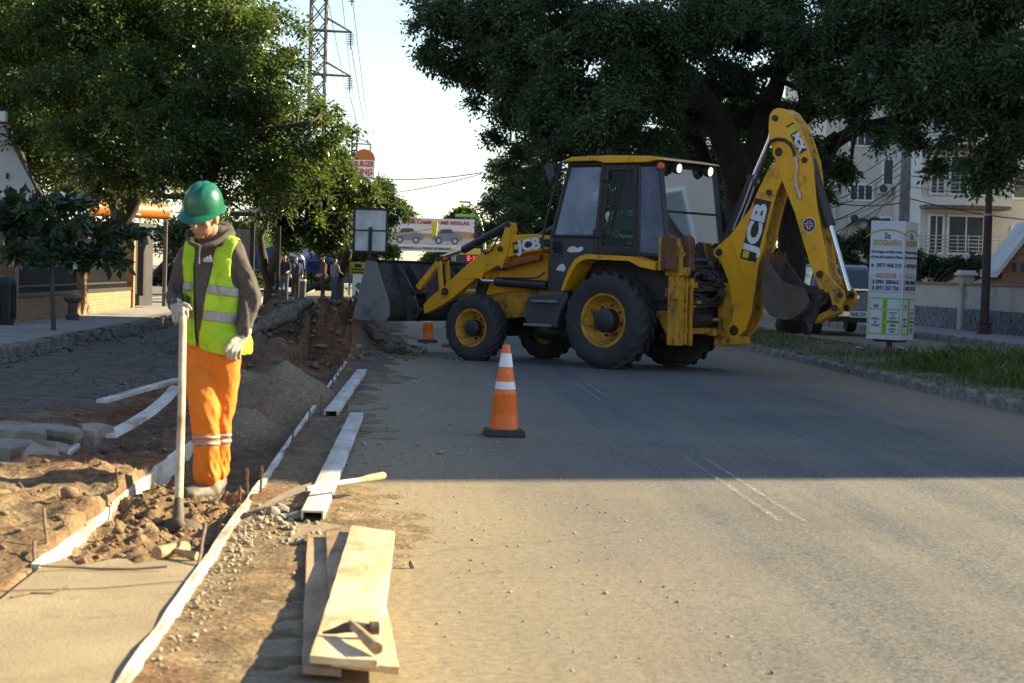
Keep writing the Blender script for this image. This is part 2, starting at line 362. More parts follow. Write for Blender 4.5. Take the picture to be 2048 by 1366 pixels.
# ---------------------------------------------------------------- ground and roads
def sheet(name, r0, r1, s0, s1, z, mat, rdiv=1, sdiv=1, label=None):
    b = MB(); n = 0; vs = []; fs = []
    for i in range(sdiv + 1):
        for j in range(rdiv + 1): vs.append((r0 + (r1 - r0) * j / rdiv, s0 + (s1 - s0) * i / sdiv, z))
    for i in range(sdiv):
        for j in range(rdiv): a = i * (rdiv + 1) + j; fs.append((a, a + 1, a + rdiv + 2, a + rdiv + 1))
    b.add(vs, fs); o = b.build(name, mat); o.rotation_euler = (0, 0, ROADROT); o['kind'] = 'structure'; return o
sheet('ground', -2500, 2500, -400, 3500, -0.45, M['earth'])
sheet('road', -0.55, 6.46, -30, 600, 0.0, M['road'])
sheet('far_road', 9.15, 12.62, -30, 600, 0.0, M['road'])
sheet('road_beyond', -5.45, -0.551, 47.0, 600, -0.004, M['road'])
def slab(name, r0, r1, s0, s1, z0, z1, mat, bev=0.01):
    b = MB(); b.box(((r0 + r1) / 2, (s0 + s1) / 2, (z0 + z1) / 2), (r1 - r0, s1 - s0, z1 - z0)); o = b.build(name, mat, bevel=bev); o.rotation_euler = (0, 0, ROADROT); o['kind'] = 'structure'; return o
slab('sidewalk', -9.0, -5.62, 12, 300, -0.4, 0.15, M['pave'])
slab('far_sidewalk', 12.78, 15.0, -10, 300, -0.4, 0.15, M['pave'])
slab('yard', 15.25, 70, -10, 300, -0.4, 0.3, M['earth'])
slab('plot', -70, -9.02, 5, 300, -0.4, 0.12, M['earth'])
med = slab('median', 6.58, 9.03, -10, 300, -0.4, 0.105, M['earth'])
# kerb stones: each stone a piece of its own
def kerb_row(name, r, s0, s1, L, h, w, mat, wob=0.012, seed=1, zt=0.0, drop=.02):
    rnd = random.Random(seed); root = link(name, None); root['kind'] = 'structure'; root.rotation_euler = (0, 0, ROADROT)
    meshes = []
    for q in range(5):
        vs = []; n = 7
        for i in range(n):
            y = (i / (n - 1) - 0.5) * (L - 0.02); k = 0.02
            prof = [(-w / 2, -0.3), (-w / 2, h - 0.03), (-w / 2 + 0.03, h), (w / 2 - 0.02, h), (w / 2, h - 0.02), (w / 2, -0.3)]
            for x, z in prof:
                c = 0.0
                if z > 0: c = rnd.uniform(-0.022, 0.01) - (rnd.random() < 0.25) * rnd.uniform(0.01, 0.06)
                vs.append((x + (rnd.uniform(-0.008, 0.012) if z > 0 else 0) - (c * 0.5 if x < 0 else 0), y + (0 if 0 < i < n - 1 else rnd.uniform(-0.006, 0.006)), z + c))
        m_ = 6; fs = [(i * m_ + j, (i + 1) * m_ + j, (i + 1) * m_ + (j + 1) % m_, i * m_ + (j + 1) % m_) for i in range(n - 1) for j in range(m_)]
        fs += [tuple(range(m_)), tuple((n - 1) * m_ + j for j in range(m_))[::-1]]
        me = MB().add(vs, fs).mesh('kerb_stone'); fixn(me); me.materials.append(mat); meshes.append(me)
    s = s0; i = 0
    while s < s1:
        o = link('kerb_stone', meshes[rnd.randrange(5)], root)
        o.location = (r + rnd.uniform(-wob, wob), s + L / 2, zt + rnd.uniform(-drop, 0.012)); o.rotation_euler = (rnd.uniform(-0.012, 0.012), rnd.uniform(-0.05, 0.05), rnd.uniform(-0.012, 0.012) + (PI if rnd.random() < 0.0 else 0))
        s += L; i += 1
    return root
kerb_row('median_kerb', 6.52, 14, 62, 0.8, 0.125, 0.15, M['kerb'], seed=3)
kerb_row('median_far_kerb', 9.1, 26, 60, 1.0, 0.12, 0.15, M['kerb'], seed=4)
kerb_row('far_sidewalk_kerb', 12.7, 30, 66, 1.0, 0.16, 0.16, M['kerb'], seed=5)
kerb_row('sidewalk_kerb', -5.54, 18, 60, 0.7, 0.15, 0.16, M['kerb'], seed=6, wob=0.05, drop=.05)
# worn lane dashes: mostly gone, the two edges of the old stripe remain
def worn_paint():
    m, nt, N, L, B = newmat('worn_road_paint'); B.inputs['Base Color'].default_value = (0.62, 0.60, 0.56, 1); B.inputs['Roughness'].default_value = 0.8
    t = N.new('ShaderNodeBsdfTransparent'); ms = N.new('ShaderNodeMixShader')
    n = nz(nt, 45, 6, 0.8); n2 = nz(nt, 3, 3, 0.6); r = ramp(nt, math_(nt, 'ADD', math_(nt, 'MULTIPLY', n.outputs['Fac'], 0.8), math_(nt, 'MULTIPLY', n2.outputs['Fac'], 0.3)), [(0.52, 0.0), (0.66, 0.5)])
    L.new(r.outputs['Color'], ms.inputs[0]); L.new(t.outputs[0], ms.inputs[1]); L.new(B.outputs[0], ms.inputs[2]); L.new(ms.outputs[0], N['Material Output'].inputs['Surface']); return m
M['paint'] = worn_paint()
for (s0, s1) in ((20.5, 24.2), (10.6, 14.3), (31, 34.7), (42, 46), (54, 58), (66, 70)):
    for dr in (2.075, 2.21):
        sheet('lane_dash', dr - 0.018, dr + 0.018, s0, s1, 0.004, M['paint'])
# ---------------------------------------------------------------- the dug-up strip: one displaced sheet
def smooth(a, b, x): t = np.clip((x - a) / (b - a), 0, 1); return t * t * (3 - 2 * t)
def band(x, a, b, w): return smooth(a - w, a + w, x) * (1 - smooth(b - w, b + w, x))
def strip_height(r, s):
    n1 = fbm(r * 2.2, s * 1.7, 3, 5); n2 = fbm(r * 9, s * 7, 9, 4); n3 = fbm(r * 0.7, s * 0.5, 21, 3)
    rn = r + 0.05 * fbm(s * 1.3, r * 2, 40, 3)
    # trench between the two form boards
    tr = band(r, -1.54, -0.875, 0.02)
    right = smooth(-0.88, -0.86, r); left = 1 - smooth(-1.56, -1.54, r)
    z = np.zeros_like(r)
    zr = 0.008 + 0.03 * n1 * np.exp(-((r + 0.6) / 0.5) ** 2) + 0.02 * n2 - 0.055 * smooth(-0.55, 0.9, r + 0.7 * n3)
    zr = zr + 0.10 * smooth(19, 28, s) * np.clip(n1 + 0.1, 0, 1) * (1 - smooth(-0.6, 0.2, r))
    mud = -0.058 + 0.06 * np.abs(n2) * 2 + 0.035 * n1 + 0.07 * np.exp(-(((r + 1.30) / 0.30) ** 2 + ((s - 10.75) / 0.22) ** 2)) - 0.02 * np.exp(-(((r + 1.12) / 0.22) ** 2 + ((s - 11.15) / 0.3) ** 2)) - 0.055 * np.exp(-(((r + 1.17) / 0.18) ** 2 + ((s - 10.02) / 0.22) ** 2))
    mudm = band(s, 8.6, 11.9, 0.25)
    zt = -0.16 + 0.06 * n1 + 0.03 * n2
    zt = zt * (1 - mudm) + mud * mudm
    zt = np.where(s < 8.55, -0.13, zt)
    zl = 0.10 * (1 - smooth(10.5, 13.5, s)) + 0.10 * n1 + 0.04 * np.abs(n2) * 2
    zl = zl + 0.06 * n3
    nb = smooth(8.1, 9.3, s + .3 * n3); zl = zl * nb + (0.012 + 0.02 * n2 + .015 * n1) * (1 - nb)
    pav = (1 - smooth(-3.0, -2.65, rn)) * smooth(15.5, 18.5, s + 1.5 * n3)
    zl = zl * (1 - pav) + (-0.015 + 0.02 * n1 + 0.009 * np.abs(n2)) * pav
    zl = zl - 0.10 * band(rn, -2.9, -1.9, 0.25) * smooth(12, 15, s) * (1 - smooth(24, 27, s))
    z = zt * tr + zr * right + zl * left
    # loose sand tipped in the trench
    for (a, b, ra, sa, hh) in SANDP:
        q = np.sqrt(((r - a) / ra) ** 2 + ((s - b) / sa) ** 2); z = np.maximum(z, hh * np.clip(1 - q, -1, 1) ** 1.0 - 0.14 + 0.07 * n1 + 0.035 * n2)
    # rubble mound by the loader bucket
    q = np.sqrt(((r + 2.0) / 2.1) ** 2 + ((s - 33.8) / 3.6) ** 2); z = z + np.clip(1 - q ** 1.6, 0, 1) * (0.64 + 0.65 * n1 + 0.25 * n2)
    q = np.sqrt(((r + 1.05) / 0.8) ** 2 + ((s - 31.2) / 1.6) ** 2); z = z + np.clip(1 - q ** 1.6, 0, 1) * (0.42 + 0.6 * n1 + .15 * n2)
    q = np.sqrt(((r + 2.6) / 1.5) ** 2 + ((s - 27.5) / 3.5) ** 2); z = z + np.clip(1 - q ** 1.6, 0, 1) * (0.22 + 0.4 * n1)
    return z, n1, n2, n3, pav, mudm
SANDP = [(-1.22, 19.6, 0.75, 2.4, 0.50), (-1.35, 16.4, 0.5, 1.5, 0.32), (-1.9, 22.5, 0.9, 2.0, 0.3)]
rc = np.concatenate([np.arange(-6.0, -2.6, 0.06), np.arange(-2.6, -1.58, 0.033), np.array([-1.56, -1.54, -1.535]), np.arange(-1.52, -0.89, 0.024), np.array([-0.875, -0.86, -0.855]), np.arange(-0.84, 0.95, 0.04)])
sr = [5.2]
while sr[-1] < 58: sr.append(sr[-1] + max(0.028, 0.0027 * sr[-1]))
sr = np.array(sr); RR, SS = np.meshgrid(rc, sr)
ZZ, n1, n2, n3, pav, mudm = strip_height(RR, SS)
edge = np.clip((RR + 5.62) / 0.5, 0, 1)
ZZ = np.where(RR < -5.5, -0.2, ZZ)
nr, ns = len(rc), len(sr)
idx = np.arange(nr * ns).reshape(ns, nr)
FC = np.stack([idx[:-1, :-1], idx[:-1, 1:], idx[1:, 1:], idx[1:, :-1]], -1).reshape(-1, 4)
# drop the faces that lie below the road sheet well inside it
keep = ~((RR[:-1, :-1].ravel() > -0.4) & (ZZ[:-1, :-1].ravel() < -0.02) & (ZZ[1:, 1:].ravel() < -0.02))
dirt = npmesh('dug_strip', np.stack([RR, SS, ZZ], -1).reshape(-1, 3), FC[keep], M['soil'], smooth=True)
dirt.rotation_euler = (0, 0, ROADROT); dirt['kind'] = 'structure'
soil = np.clip(0.25 + 1.6 * n1 + 0.5 * (RR < -0.86), 0, 1) * (1 - smooth(-0.9, -0.3, RR)) ; soil = np.where(mudm * (RR < -0.87) * (RR > -1.55) > 0.5, 0.25, soil)
soil = np.clip(soil + 0.4 * smooth(24, 27, SS) * (RR < -0.5) + 0.35 * smooth(11.5, 13, SS) * (RR < -0.9), 0, 1)
soil = np.where((RR < -1.55) & (SS < 12), np.clip(0.18 + 0.9 * n1, 0, 0.6), soil)
grey = np.clip(pav * 0.95 + 0.5 * smooth(13, 16, SS) * np.clip(n3 * 2, 0, 1) + 0.75 * smooth(20, 27, SS) * (RR > -0.75) * np.clip(0.8 + n1, 0, 1) + 0.35 * band(RR, -2.4, -1.6, 0.2) * smooth(12, 14, SS), 0, 1)
sandm = np.zeros_like(RR)
for (a, b, ra, sa, hh) in SANDP: sandm = np.maximum(sandm, np.clip(1.5 * (1.05 - np.sqrt(((RR - a) / ra) ** 2 + ((SS - b) / sa) ** 2)), 0, 1))
for nm, ar in (('soil', soil), ('grey', grey), ('sand', sandm)):
    at_ = dirt.data.attributes.new(nm, 'FLOAT', 'POINT'); at_.data.foreach_set('value', np.ascontiguousarray(ar.ravel(), dtype=np.float32))
def gz(r, s):
    z = strip_height(np.array([[r]], float), np.array([[s]], float))[0][0, 0]; return float(z)

# ================================================================ backhoe loader
M['yel'] = PM('yellow_machine_paint', (0.80, 0.385, 0.008), (0.70, 0.33, 0.007), 2.0, 0.40, dirt=(0.22, 0.12, 0.03), dirtamt=0.34, dsc=3.5, bmp=0.05, bsc=30)
M['yelw'] = PM('worn_yellow_paint', (0.58, 0.29, 0.016), (0.44, 0.21, 0.014), 3.0, 0.5, dirt=(0.075, 0.04, 0.022), dirtamt=0.52, dsc=7.0, bmp=0.15, bsc=40)
M['rust'] = PM('rusty_pad', (0.17, 0.085, 0.035), (0.085, 0.045, 0.025), 9, 0.9, bmp=0.5, bsc=60, stretch=(1, 1, 0.25))
M['mgrey'] = PM('dark_grey_paint', (0.060, 0.058, 0.066), (0.042, 0.040, 0.047), 3, 0.5, dirt=(0.10, 0.085, 0.075), dirtamt=0.25, dsc=4)
M['mblack'] = PM('machine_black', (0.020, 0.020, 0.022), (0.033, 0.031, 0.031), 8, 0.5, dirt=(0.07, 0.055, 0.04), dirtamt=0.25, dsc=6)
M['rubber'] = PM('tyre_rubber', (0.030, 0.029, 0.030), (0.045, 0.042, 0.041), 6, 0.85, dirt=(0.085, 0.07, 0.056), dirtamt=0.3, dsc=5, bmp=0.3, bsc=70)
M['hose'] = PM('hydraulic_hose', (0.016, 0.016, 0.017), (0.026, 0.025, 0.025), 12, 0.55)
M['chrome'] = PM('chrome_rod', (0.72, 0.73, 0.75), (0.60, 0.61, 0.63), 5, 0.14, 1.0)
M['pin'] = PM('pin_steel', (0.030, 0.027, 0.025), (0.075, 0.055, 0.04), 25, 0.6, 0.4)
M['bsteel'] = PM('bucket_dark', (0.030, 0.030, 0.033), (0.052, 0.049, 0.048), 5, 0.6, 0.2, dirt=(0.14, 0.115, 0.09), dirtamt=0.38, dsc=7, bmp=0.3, bsc=50)
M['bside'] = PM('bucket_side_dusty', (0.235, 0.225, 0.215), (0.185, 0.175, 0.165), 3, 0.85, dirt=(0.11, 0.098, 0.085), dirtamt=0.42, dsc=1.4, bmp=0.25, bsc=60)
M['brust'] = PM('bucket_earthy_steel', (0.115, 0.092, 0.075), (0.075, 0.058, 0.046), 4, 0.7, 0.25, dirt=(0.17, 0.12, 0.08), dirtamt=0.4, dsc=6, bmp=0.35, bsc=60)
M['red'] = PM('red_strut', (0.34, 0.060, 0.022), (0.26, 0.048, 0.02), 4, 0.55, dirt=(0.09, 0.05, 0.03), dirtamt=0.4)
M['decalk'] = PM('decal_black', (0.018, 0.018, 0.020), (0.03, 0.03, 0.03), 6, 0.4)
M['decalw'] = PM('decal_white', (0.70, 0.70, 0.70), (0.60, 0.60, 0.60), 5, 0.45)
M['decaly'] = PM('decal_yellow', (0.62, 0.50, 0.02), (0.55, 0.44, 0.02), 5, 0.45)
M['decalr'] = PM('decal_red', (0.42, 0.05, 0.03), (0.35, 0.05, 0.03), 5, 0.5)
M['decalb'] = PM('decal_blue', (0.03, 0.05, 0.2), (0.03, 0.05, 0.16), 5, 0.5)
M['lamp'] = PM('lit_worklamp', (0.9, 0.85, 0.7), (0.9, 0.85, 0.7), 5, 0.2, emit=(1.0, 0.72, 0.36, 1.3))
M['amber'] = PM('amber_lens', (0.55, 0.10, 0.015), (0.5, 0.09, 0.012), 5, 0.2)
M['step'] = PM('step_grip', (0.24, 0.235, 0.225), (0.15, 0.145, 0.14), 30, 0.7, bmp=0.5, bsc=150)
M['mirrorm'] = PM('mirror_face', (0.16, 0.17, 0.18), (0.12, 0.13, 0.14), 3, 0.08, 0.6)
def cab_glass(name, film, filmcol, tint, refl=.05):
    m, nt, N, L, B = newmat(name); N.remove(B)
    t = N.new('ShaderNodeBsdfTransparent'); t.inputs['Color'].default_value = tint + (1,); g = N.new('ShaderNodeBsdfGlossy'); g.inputs['Roughness'].default_value = 0.03
    d = N.new('ShaderNodeBsdfDiffuse'); d.inputs['Color'].default_value = filmcol + (1,)
    fr = N.new('ShaderNodeFresnel'); fr.inputs['IOR'].default_value = 1.5
    a = N.new('ShaderNodeMixShader'); L.new(math_(nt, 'MULTIPLY_ADD', fr.outputs[0], 1.0, refl), a.inputs[0]); L.new(t.outputs[0], a.inputs[1]); L.new(g.outputs[0], a.inputs[2])
    n = nz(nt, 2.5, 6, 0.65, dist=0.5); r = ramp(nt, n.outputs['Fac'], [(0.3, film * 0.5), (0.7, film)])
    b = N.new('ShaderNodeMixShader'); L.new(r.outputs['Color'], b.inputs[0]); L.new(a.outputs[0], b.inputs[1]); L.new(d.outputs[0], b.inputs[2])
    L.new(b.outputs[0], N['Material Output'].inputs['Surface']); return m
M['glf'] = cab_glass('dusty_sky_front_glass', 0.66, (0.40, 0.46, 0.58), (0.65, 0.75, 0.86), .14)  # blue-grey film: dust plus the sky's reflection put into the colour
M['gld'] = cab_glass('tinted_door_glass', 0.15, (0.12, 0.15, 0.155), (0.50, 0.62, 0.58), .05)
M['glq'] = cab_glass('quarter_glass', 0.5, (0.28, 0.31, 0.44), (0.5, 0.58, 0.7), .10)
M['glr'] = cab_glass('rear_glass', 0.16, (0.15, 0.18, 0.165), (0.42, 0.5, 0.46), .03)
JO = Vector((1.942, 28.659, 0.0)); JR = math.radians(142.5)
J = thing('backhoe_loader', 'large yellow backhoe loader standing crosswise on the road with bucket raised', 'backhoe', JO, JR)
SPL = {'hinge', 'pivot_pin', 'bracket_pin', 'rear_rail', 'lamp_housing', 'pin_boss', 'warning_label', 'stiffener', 'leg_flange', 'rear_side_frame', 'side_panel', 'rear_light', 'axles', 'cross_tube', 'foot_clevis'}
def jb(mb, name, mat, parent=None, bevel=0.0, smooth=None):
    if name in SPL:
        for q in mb.split(): o = q.build(name, M[mat], J if parent is None else parent, bevel=bevel, smooth=smooth)
        return o
    return mb.build(name, M[mat], J if parent is None else parent, bevel=bevel, smooth=smooth)
# ---- wheels
def wheel(u, v, R, wd, rim, side, nl, steer=0.0):
    b = MB(); h = wd / 2; Rb = R * 0.938
    prof = [(rim, -h * 0.72), (rim + 0.03, -h * 0.90), (rim + (Rb - rim) * 0.45, -h), (rim + (Rb - rim) * 0.8, -h * 0.97), (Rb * 0.985, -h * 0.82), (Rb, -h * 0.5), (Rb, h * 0.5), (Rb * 0.985, h * 0.82), (rim + (Rb - rim) * 0.8, h * 0.97), (rim + (Rb - rim) * 0.45, h), (rim + 0.03, h * 0.90), (rim, h * 0.72)]
    b.lathe(prof, 48, ax=(0, 1, 0), closed=True)
    for sd in (-1, 1):
        for i in range(nl):
            a0 = 2 * PI * (i + (0.5 if sd > 0 else 0)) / nl; vs = []; ns_ = 6
            for k in range(ns_):
                t = k / (ns_ - 1); y = sd * (0.01 + t * (h * 1.0 - 0.01)); an = a0 + (0.30 * t if True else 0)
                ro = R if t < 0.62 else R - (t - 0.62) / 0.38 * (R - Rb * 0.90); rb = min(Rb * 0.97, ro - 0.01) if t < 0.75 else rim + (Rb - rim) * (0.80 if t < 0.95 else 0.7)
                hw = (0.030 + 0.012 * t) / R
                for (aa, rr_) in ((an - hw * 1.25, rb), (an - hw, ro), (an + hw, ro), (an + hw * 1.25, rb)): vs.append((rr_ * math.cos(aa), y, rr_ * math.sin(aa)))
            fs = [(k * 4 + j, k * 4 + j + 1, k * 4 + j + 5, k * 4 + j + 4) for k in range(ns_ - 1) for j in range(3)] + [(0, 1, 2, 3), tuple((ns_ - 1) * 4 + j for j in (3, 2, 1, 0))]
            b.add(vs, fs)
    t = jb(b, 'tyre', 'rubber', smooth=35); t.location = (u, v, R - 0.01); t.rotation_euler = (0, 0.13 * u, steer)
    s = side
    m = MB(); m.lathe([(rim + 0.022, s * h * 0.80), (rim + 0.012, s * h * 0.86), (rim - 0.02, s * h * 0.80), (rim - 0.035, s * h * 0.55), (rim * 0.80, s * h * 0.42), (rim * 0.74, s * h * 0.15), (rim * 0.70, s * h * 0.10), (rim * 0.28, s * h * 0.10), (rim * 0.28, s * h * 0.0), (rim + 0.02, -s * h * 0.3), (rim + 0.02, s * h * 0.5)], 40, ax=(0, 1, 0), closed=True)
    jb(m, 'rim', 'yelw', t, smooth=40)
    m = MB(); hr = rim * 0.46
    m.lathe([(0.0, s * h * 0.86), (hr * 0.86, s * h * 0.84), (hr, s * h * 0.76), (hr, s * h * 0.05)], 24, ax=(0, 1, 0))
    for i in range(8):
        a = 2 * PI * i / 8 + 0.2; c = (hr * 1.28 * math.cos(a), s * h * 0.10, hr * 1.28 * math.sin(a)); m.cyl(c, (c[0], s * h * 0.24, c[2]), 0.02, 6)
        c = (hr * 0.62 * math.cos(a), s * h * 0.84, hr * 0.62 * math.sin(a)); m.cyl(c, (c[0], s * h * 0.88, c[2]), 0.012, 6)
    jb(m, 'hub', 'mblack', t, smooth=40)
wheel(0, 0.88, 0.705, 0.46, 0.375, 1, 21); wheel(0, -0.88, 0.705, 0.46, 0.375, -1, 21)
wheel(2.42, 0.93, 0.505, 0.34, 0.275, 1, 18, 0.04); wheel(2.42, -0.87, 0.505, 0.34, 0.275, -1, 18, 0.04)
b = MB(); b.cyl((2.42, -0.9, 0.5), (2.42, 0.9, 0.5), 0.09, 12); b.box((2.42, 0, 0.5), (0.28, 0.5, 0.26)); b.cyl((0, -0.9, 0.70), (0, 0.9, 0.70), 0.14, 14); b.box((0, 0, 0.70), (0.4, 0.6, 0.36)); b.cyl((2.42, -.1, .5), (0.9, -.1, .62), .06, 10)
jb(b, 'axles', 'mblack', smooth=40)
b = MB(); b.box((0.9, 0, 0.72), (3.6, 0.62, 0.26)); b.box((1.3, 0.05, 0.50), (0.9, 0.5, 0.22)); b.ball((1.55, 0.15, 0.47), (0.30, 0.28, 0.15)); b.box((-0.1, 0, 1.0), (1.7, 1.25, 0.30)); b.box((0.1, 0, 1.32), (1.2, 1.30, 0.5)); b.box((2.45, 0, 0.86), (0.5, 0.5, 0.3))
jb(b, 'chassis', 'mblack', bevel=0.02)
# ---- engine bonnet, grille, side panels
b = MB(); b.prism([(1.16, 1.86), (1.9, 1.86), (2.30, 1.80), (2.46, 1.55), (2.66, 0.98), (1.16, 1.02)], -0.44, 0.44); hood = jb(b, 'bonnet', 'yel', bevel=0.03)
b = MB(); b.prism([(2.493,1.564),(1.457,1.574),(1.441,1.111),(1.693,1.104),(2.473,1.007),(2.568,1.218)], 0.445, 0.475); jb(b, 'bonnet_side', 'yel', hood, bevel=0.008)
b = MB(); b.prism([(2.47, 1.56), (2.74, 1.50), (2.86, 0.92), (2.67, 0.95)], -0.43, 0.46); g = jb(b, 'grille', 'mblack', bevel=0.015)
for k in range(6):
    b = MB(); b.box((2.80 - 0.018 * k * 1.6 + 0.02, 0.0, 1.00 + 0.08 * k), (0.04, 0.8, 0.03)); jb(b, 'grille_slat', 'mgrey', g)
b = MB(); b.prism([(2.600,0.972),(2.223,0.998),(1.648,1.105),(1.616,1.001),(1.747,0.967),(1.838,0.874),(1.831,0.678),(2.211,0.641),(2.328,0.691),(2.461,0.877)], 0.44, 0.50); b.prism([(2.600,0.972),(2.223,0.998),(1.648,1.105),(1.616,1.001),(1.747,0.967),(1.838,0.874),(1.831,0.678),(2.211,0.641),(2.328,0.691),(2.461,0.877)], -0.50, -0.44); jb(b, 'side_panel', 'yelw', bevel=0.008)
# ---- loader arms
ARM = [(3.685,0.659),(3.710,0.798),(3.592,0.911),(3.345,1.073),(3.121,1.240),(2.832,1.461),(2.499,1.695),(2.223,1.790),(2.108,2.055),(2.062,2.100),(2.004,2.078),(1.982,1.981),(1.998,1.905),(1.660,1.924),(1.325,1.905),(1.276,1.839),(1.290,1.705),(1.744,1.639),(2.100,1.558),(2.153,1.436),(2.228,1.382),(2.297,1.426),(2.524,1.315),(2.773,1.164),(3.139,0.909),(3.365,0.786)]
for s in (1, -1):
    b = MB(); b.prism(ARM, s * 0.54, s * 0.66); arm = jb(b, 'loader_arm', 'yel', bevel=0.012)
    b = MB(); b.prism([(2.204,1.699),(2.103,2.084),(2.047,2.107),(1.979,2.077),(2.035,1.754),(2.112,1.527),(2.155,1.398),(2.222,1.397),(2.228,1.563)], s * 0.663, s * 0.685); jb(b, 'knee_plate', 'yel', arm, bevel=0.006)
    b = MB(); b.prism([(2.914,1.214),(2.751,1.325),(2.426,1.499),(2.481,1.407),(2.552,1.215),(2.660,1.236)], s * 0.662, s * 0.674); jb(b, 'arm_gusset', 'yel', arm, bevel=0.006)
    b = MB()
    for (u, w, r) in [q + (rr_,) for q, rr_ in zip([(2.055,2.062),(2.185,1.692),(2.213,1.405),(2.602,1.206),(3.257,1.021),(1.315,1.793)], (0.045, 0.042, 0.035, 0.035, 0.055, 0.06))]: b.cyl((u, s * 0.50, w), (u, s * 0.715, w), r, 14)
    jb(b, 'pivot_pin', 'pin', arm, smooth=40)
    # bucket links and tilt ram
    T_, Bm, F_ = [(3.374,1.529),(3.306,1.020),(3.815,1.092)]
    for dv in (0.52, 0.70):
        def bar(p, q, w_, th, b):
            p = Vector((p[0], 0, p[1])); q = Vector((q[0], 0, q[1])); d = (q - p).normalized(); n = Vector((-d.z, 0, d.x)) * w_
            p = p - d * w_; q = q + d * w_
            b.prism([((p + n).x, (p + n).z), ((q + n).x, (q + n).z), ((q - n).x, (q - n).z), ((p - n).x, (p - n).z)], s * dv - th / 2, s * dv + th / 2)
        b = MB(); bar(T_, Bm, 0.042, 0.03, b); jb(b, 'lever', 'yel', arm, bevel=0.01)
    b = MB(); bar(T_, F_, 0.045, 0.06, b) if False else None
    dv = 0.61; bar(T_, F_, 0.048, 0.09, b); jb(b, 'bucket_link', 'yel', arm, bevel=0.01)
    b = MB(); b.cyl((T_[0], s * 0.49, T_[1]), (T_[0], s * 0.73, T_[1]), 0.05, 12); jb(b, 'pivot_pin', 'pin', arm, smooth=40)
    R0, R1, R2 = [(3.345,1.561),(2.970,1.667),(2.110,2.056)]
    b = MB(); b.cyl((R1[0], s * 0.61, R1[1]), (R2[0], s * 0.61, R2[1]), 0.062, 14); b.tube([(R1[0] - .25, s * .69, R1[1] + .06), (R1[0] - .4, s * .70, R1[1] + .05), (R1[0] - .5, s * .70, R1[1] - .05), (R1[0] - .62, s * .70, R1[1] + .0), (R1[0] - .7, s * .68, R1[1] + .16)], 0.014, 6); ram = jb(b, 'tilt_ram', 'mblack', smooth=40)
    b = MB(); b.cyl((R0[0], s * 0.61, R0[1]), (R1[0], s * 0.61, R1[1]), 0.032, 12); jb(b, 'ram_rod', 'chrome', ram, smooth=40)
    # lift ram and safety strut
    L0, L1, L2 = [(2.608,1.207),(2.289,1.199),(1.317,1.164)]
    b = MB(); b.cyl((L1[0], s * 0.64, L1[1]), (L2[0], s * 0.64, L2[1]), 0.072, 16); b.tube([(L1[0] - .15, s * .70, L1[1] + .06), (L2[0] + .3, s * .71, L2[1] + .10), (L2[0] + .12, s * .71, L2[1] + .12), (L2[0] + .04, s * .66, L2[1] + .2)], 0.014, 6); ram = jb(b, 'lift_ram', 'mblack', smooth=40)
    b = MB(); b.cyl((L0[0], s * 0.64, L0[1]), (L1[0], s * 0.64, L1[1]), 0.036, 12); jb(b, 'ram_rod', 'chrome', ram, smooth=40)
    S0, S1 = [(2.155,1.430),(1.473,1.585)]
    b = MB(); d_ = Vector((S1[0] - S0[0], 0, S1[1] - S0[1])); 
    b.prism([(S0[0], S0[1] - .045), (S1[0], S1[1] - .045), (S1[0], S1[1] + .045), (S0[0], S0[1] + .045)], s * 0.56, s * 0.66); jb(b, 'safety_strut', 'red', bevel=0.02)
    b = MB(); b.prism([(1.12, 1.35), (1.36, 1.35), (1.34, 1.98), (1.26, 2.06), (1.16, 2.02)], s * 0.50, s * 0.535); jb(b, 'loader_tower', 'yel', bevel=0.01)
b = MB(); b.cyl((3.28, -0.56, 0.98), (3.28, 0.56, 0.98), 0.09, 14); b.cyl((2.55, -.56, 1.3), (2.55, .56, 1.3), .07, 12); jb(b, 'cross_tube', 'yel', smooth=40)
# arm decal
D4 = [(1.983,1.793),(1.405,1.878),(1.399,1.718),(1.958,1.628)]
b = MB(); b.prism(D4, 0.661, 0.6635); dec = jb(b, 'decal', 'decalk')
_c = Vector((sum(p[0] for p in D4) / 4, 0.6645, sum(p[1] for p in D4) / 4)); _x = Vector((D4[1][0] - D4[0][0], 0, D4[1][1] - D4[0][1]))
lettering('lettering', 'JCB', 0.235, M['decalw'], dec, _c + _x * 0.03, _x, (0, 0, 1), bold=0.012, width=_x.length * 0.78)
b = MB(); b.box((D4[0][0] - .07, 0.664, D4[0][1] - .065), (0.075, 0.003, 0.075)); jb(b, 'logo', 'decaly', dec)
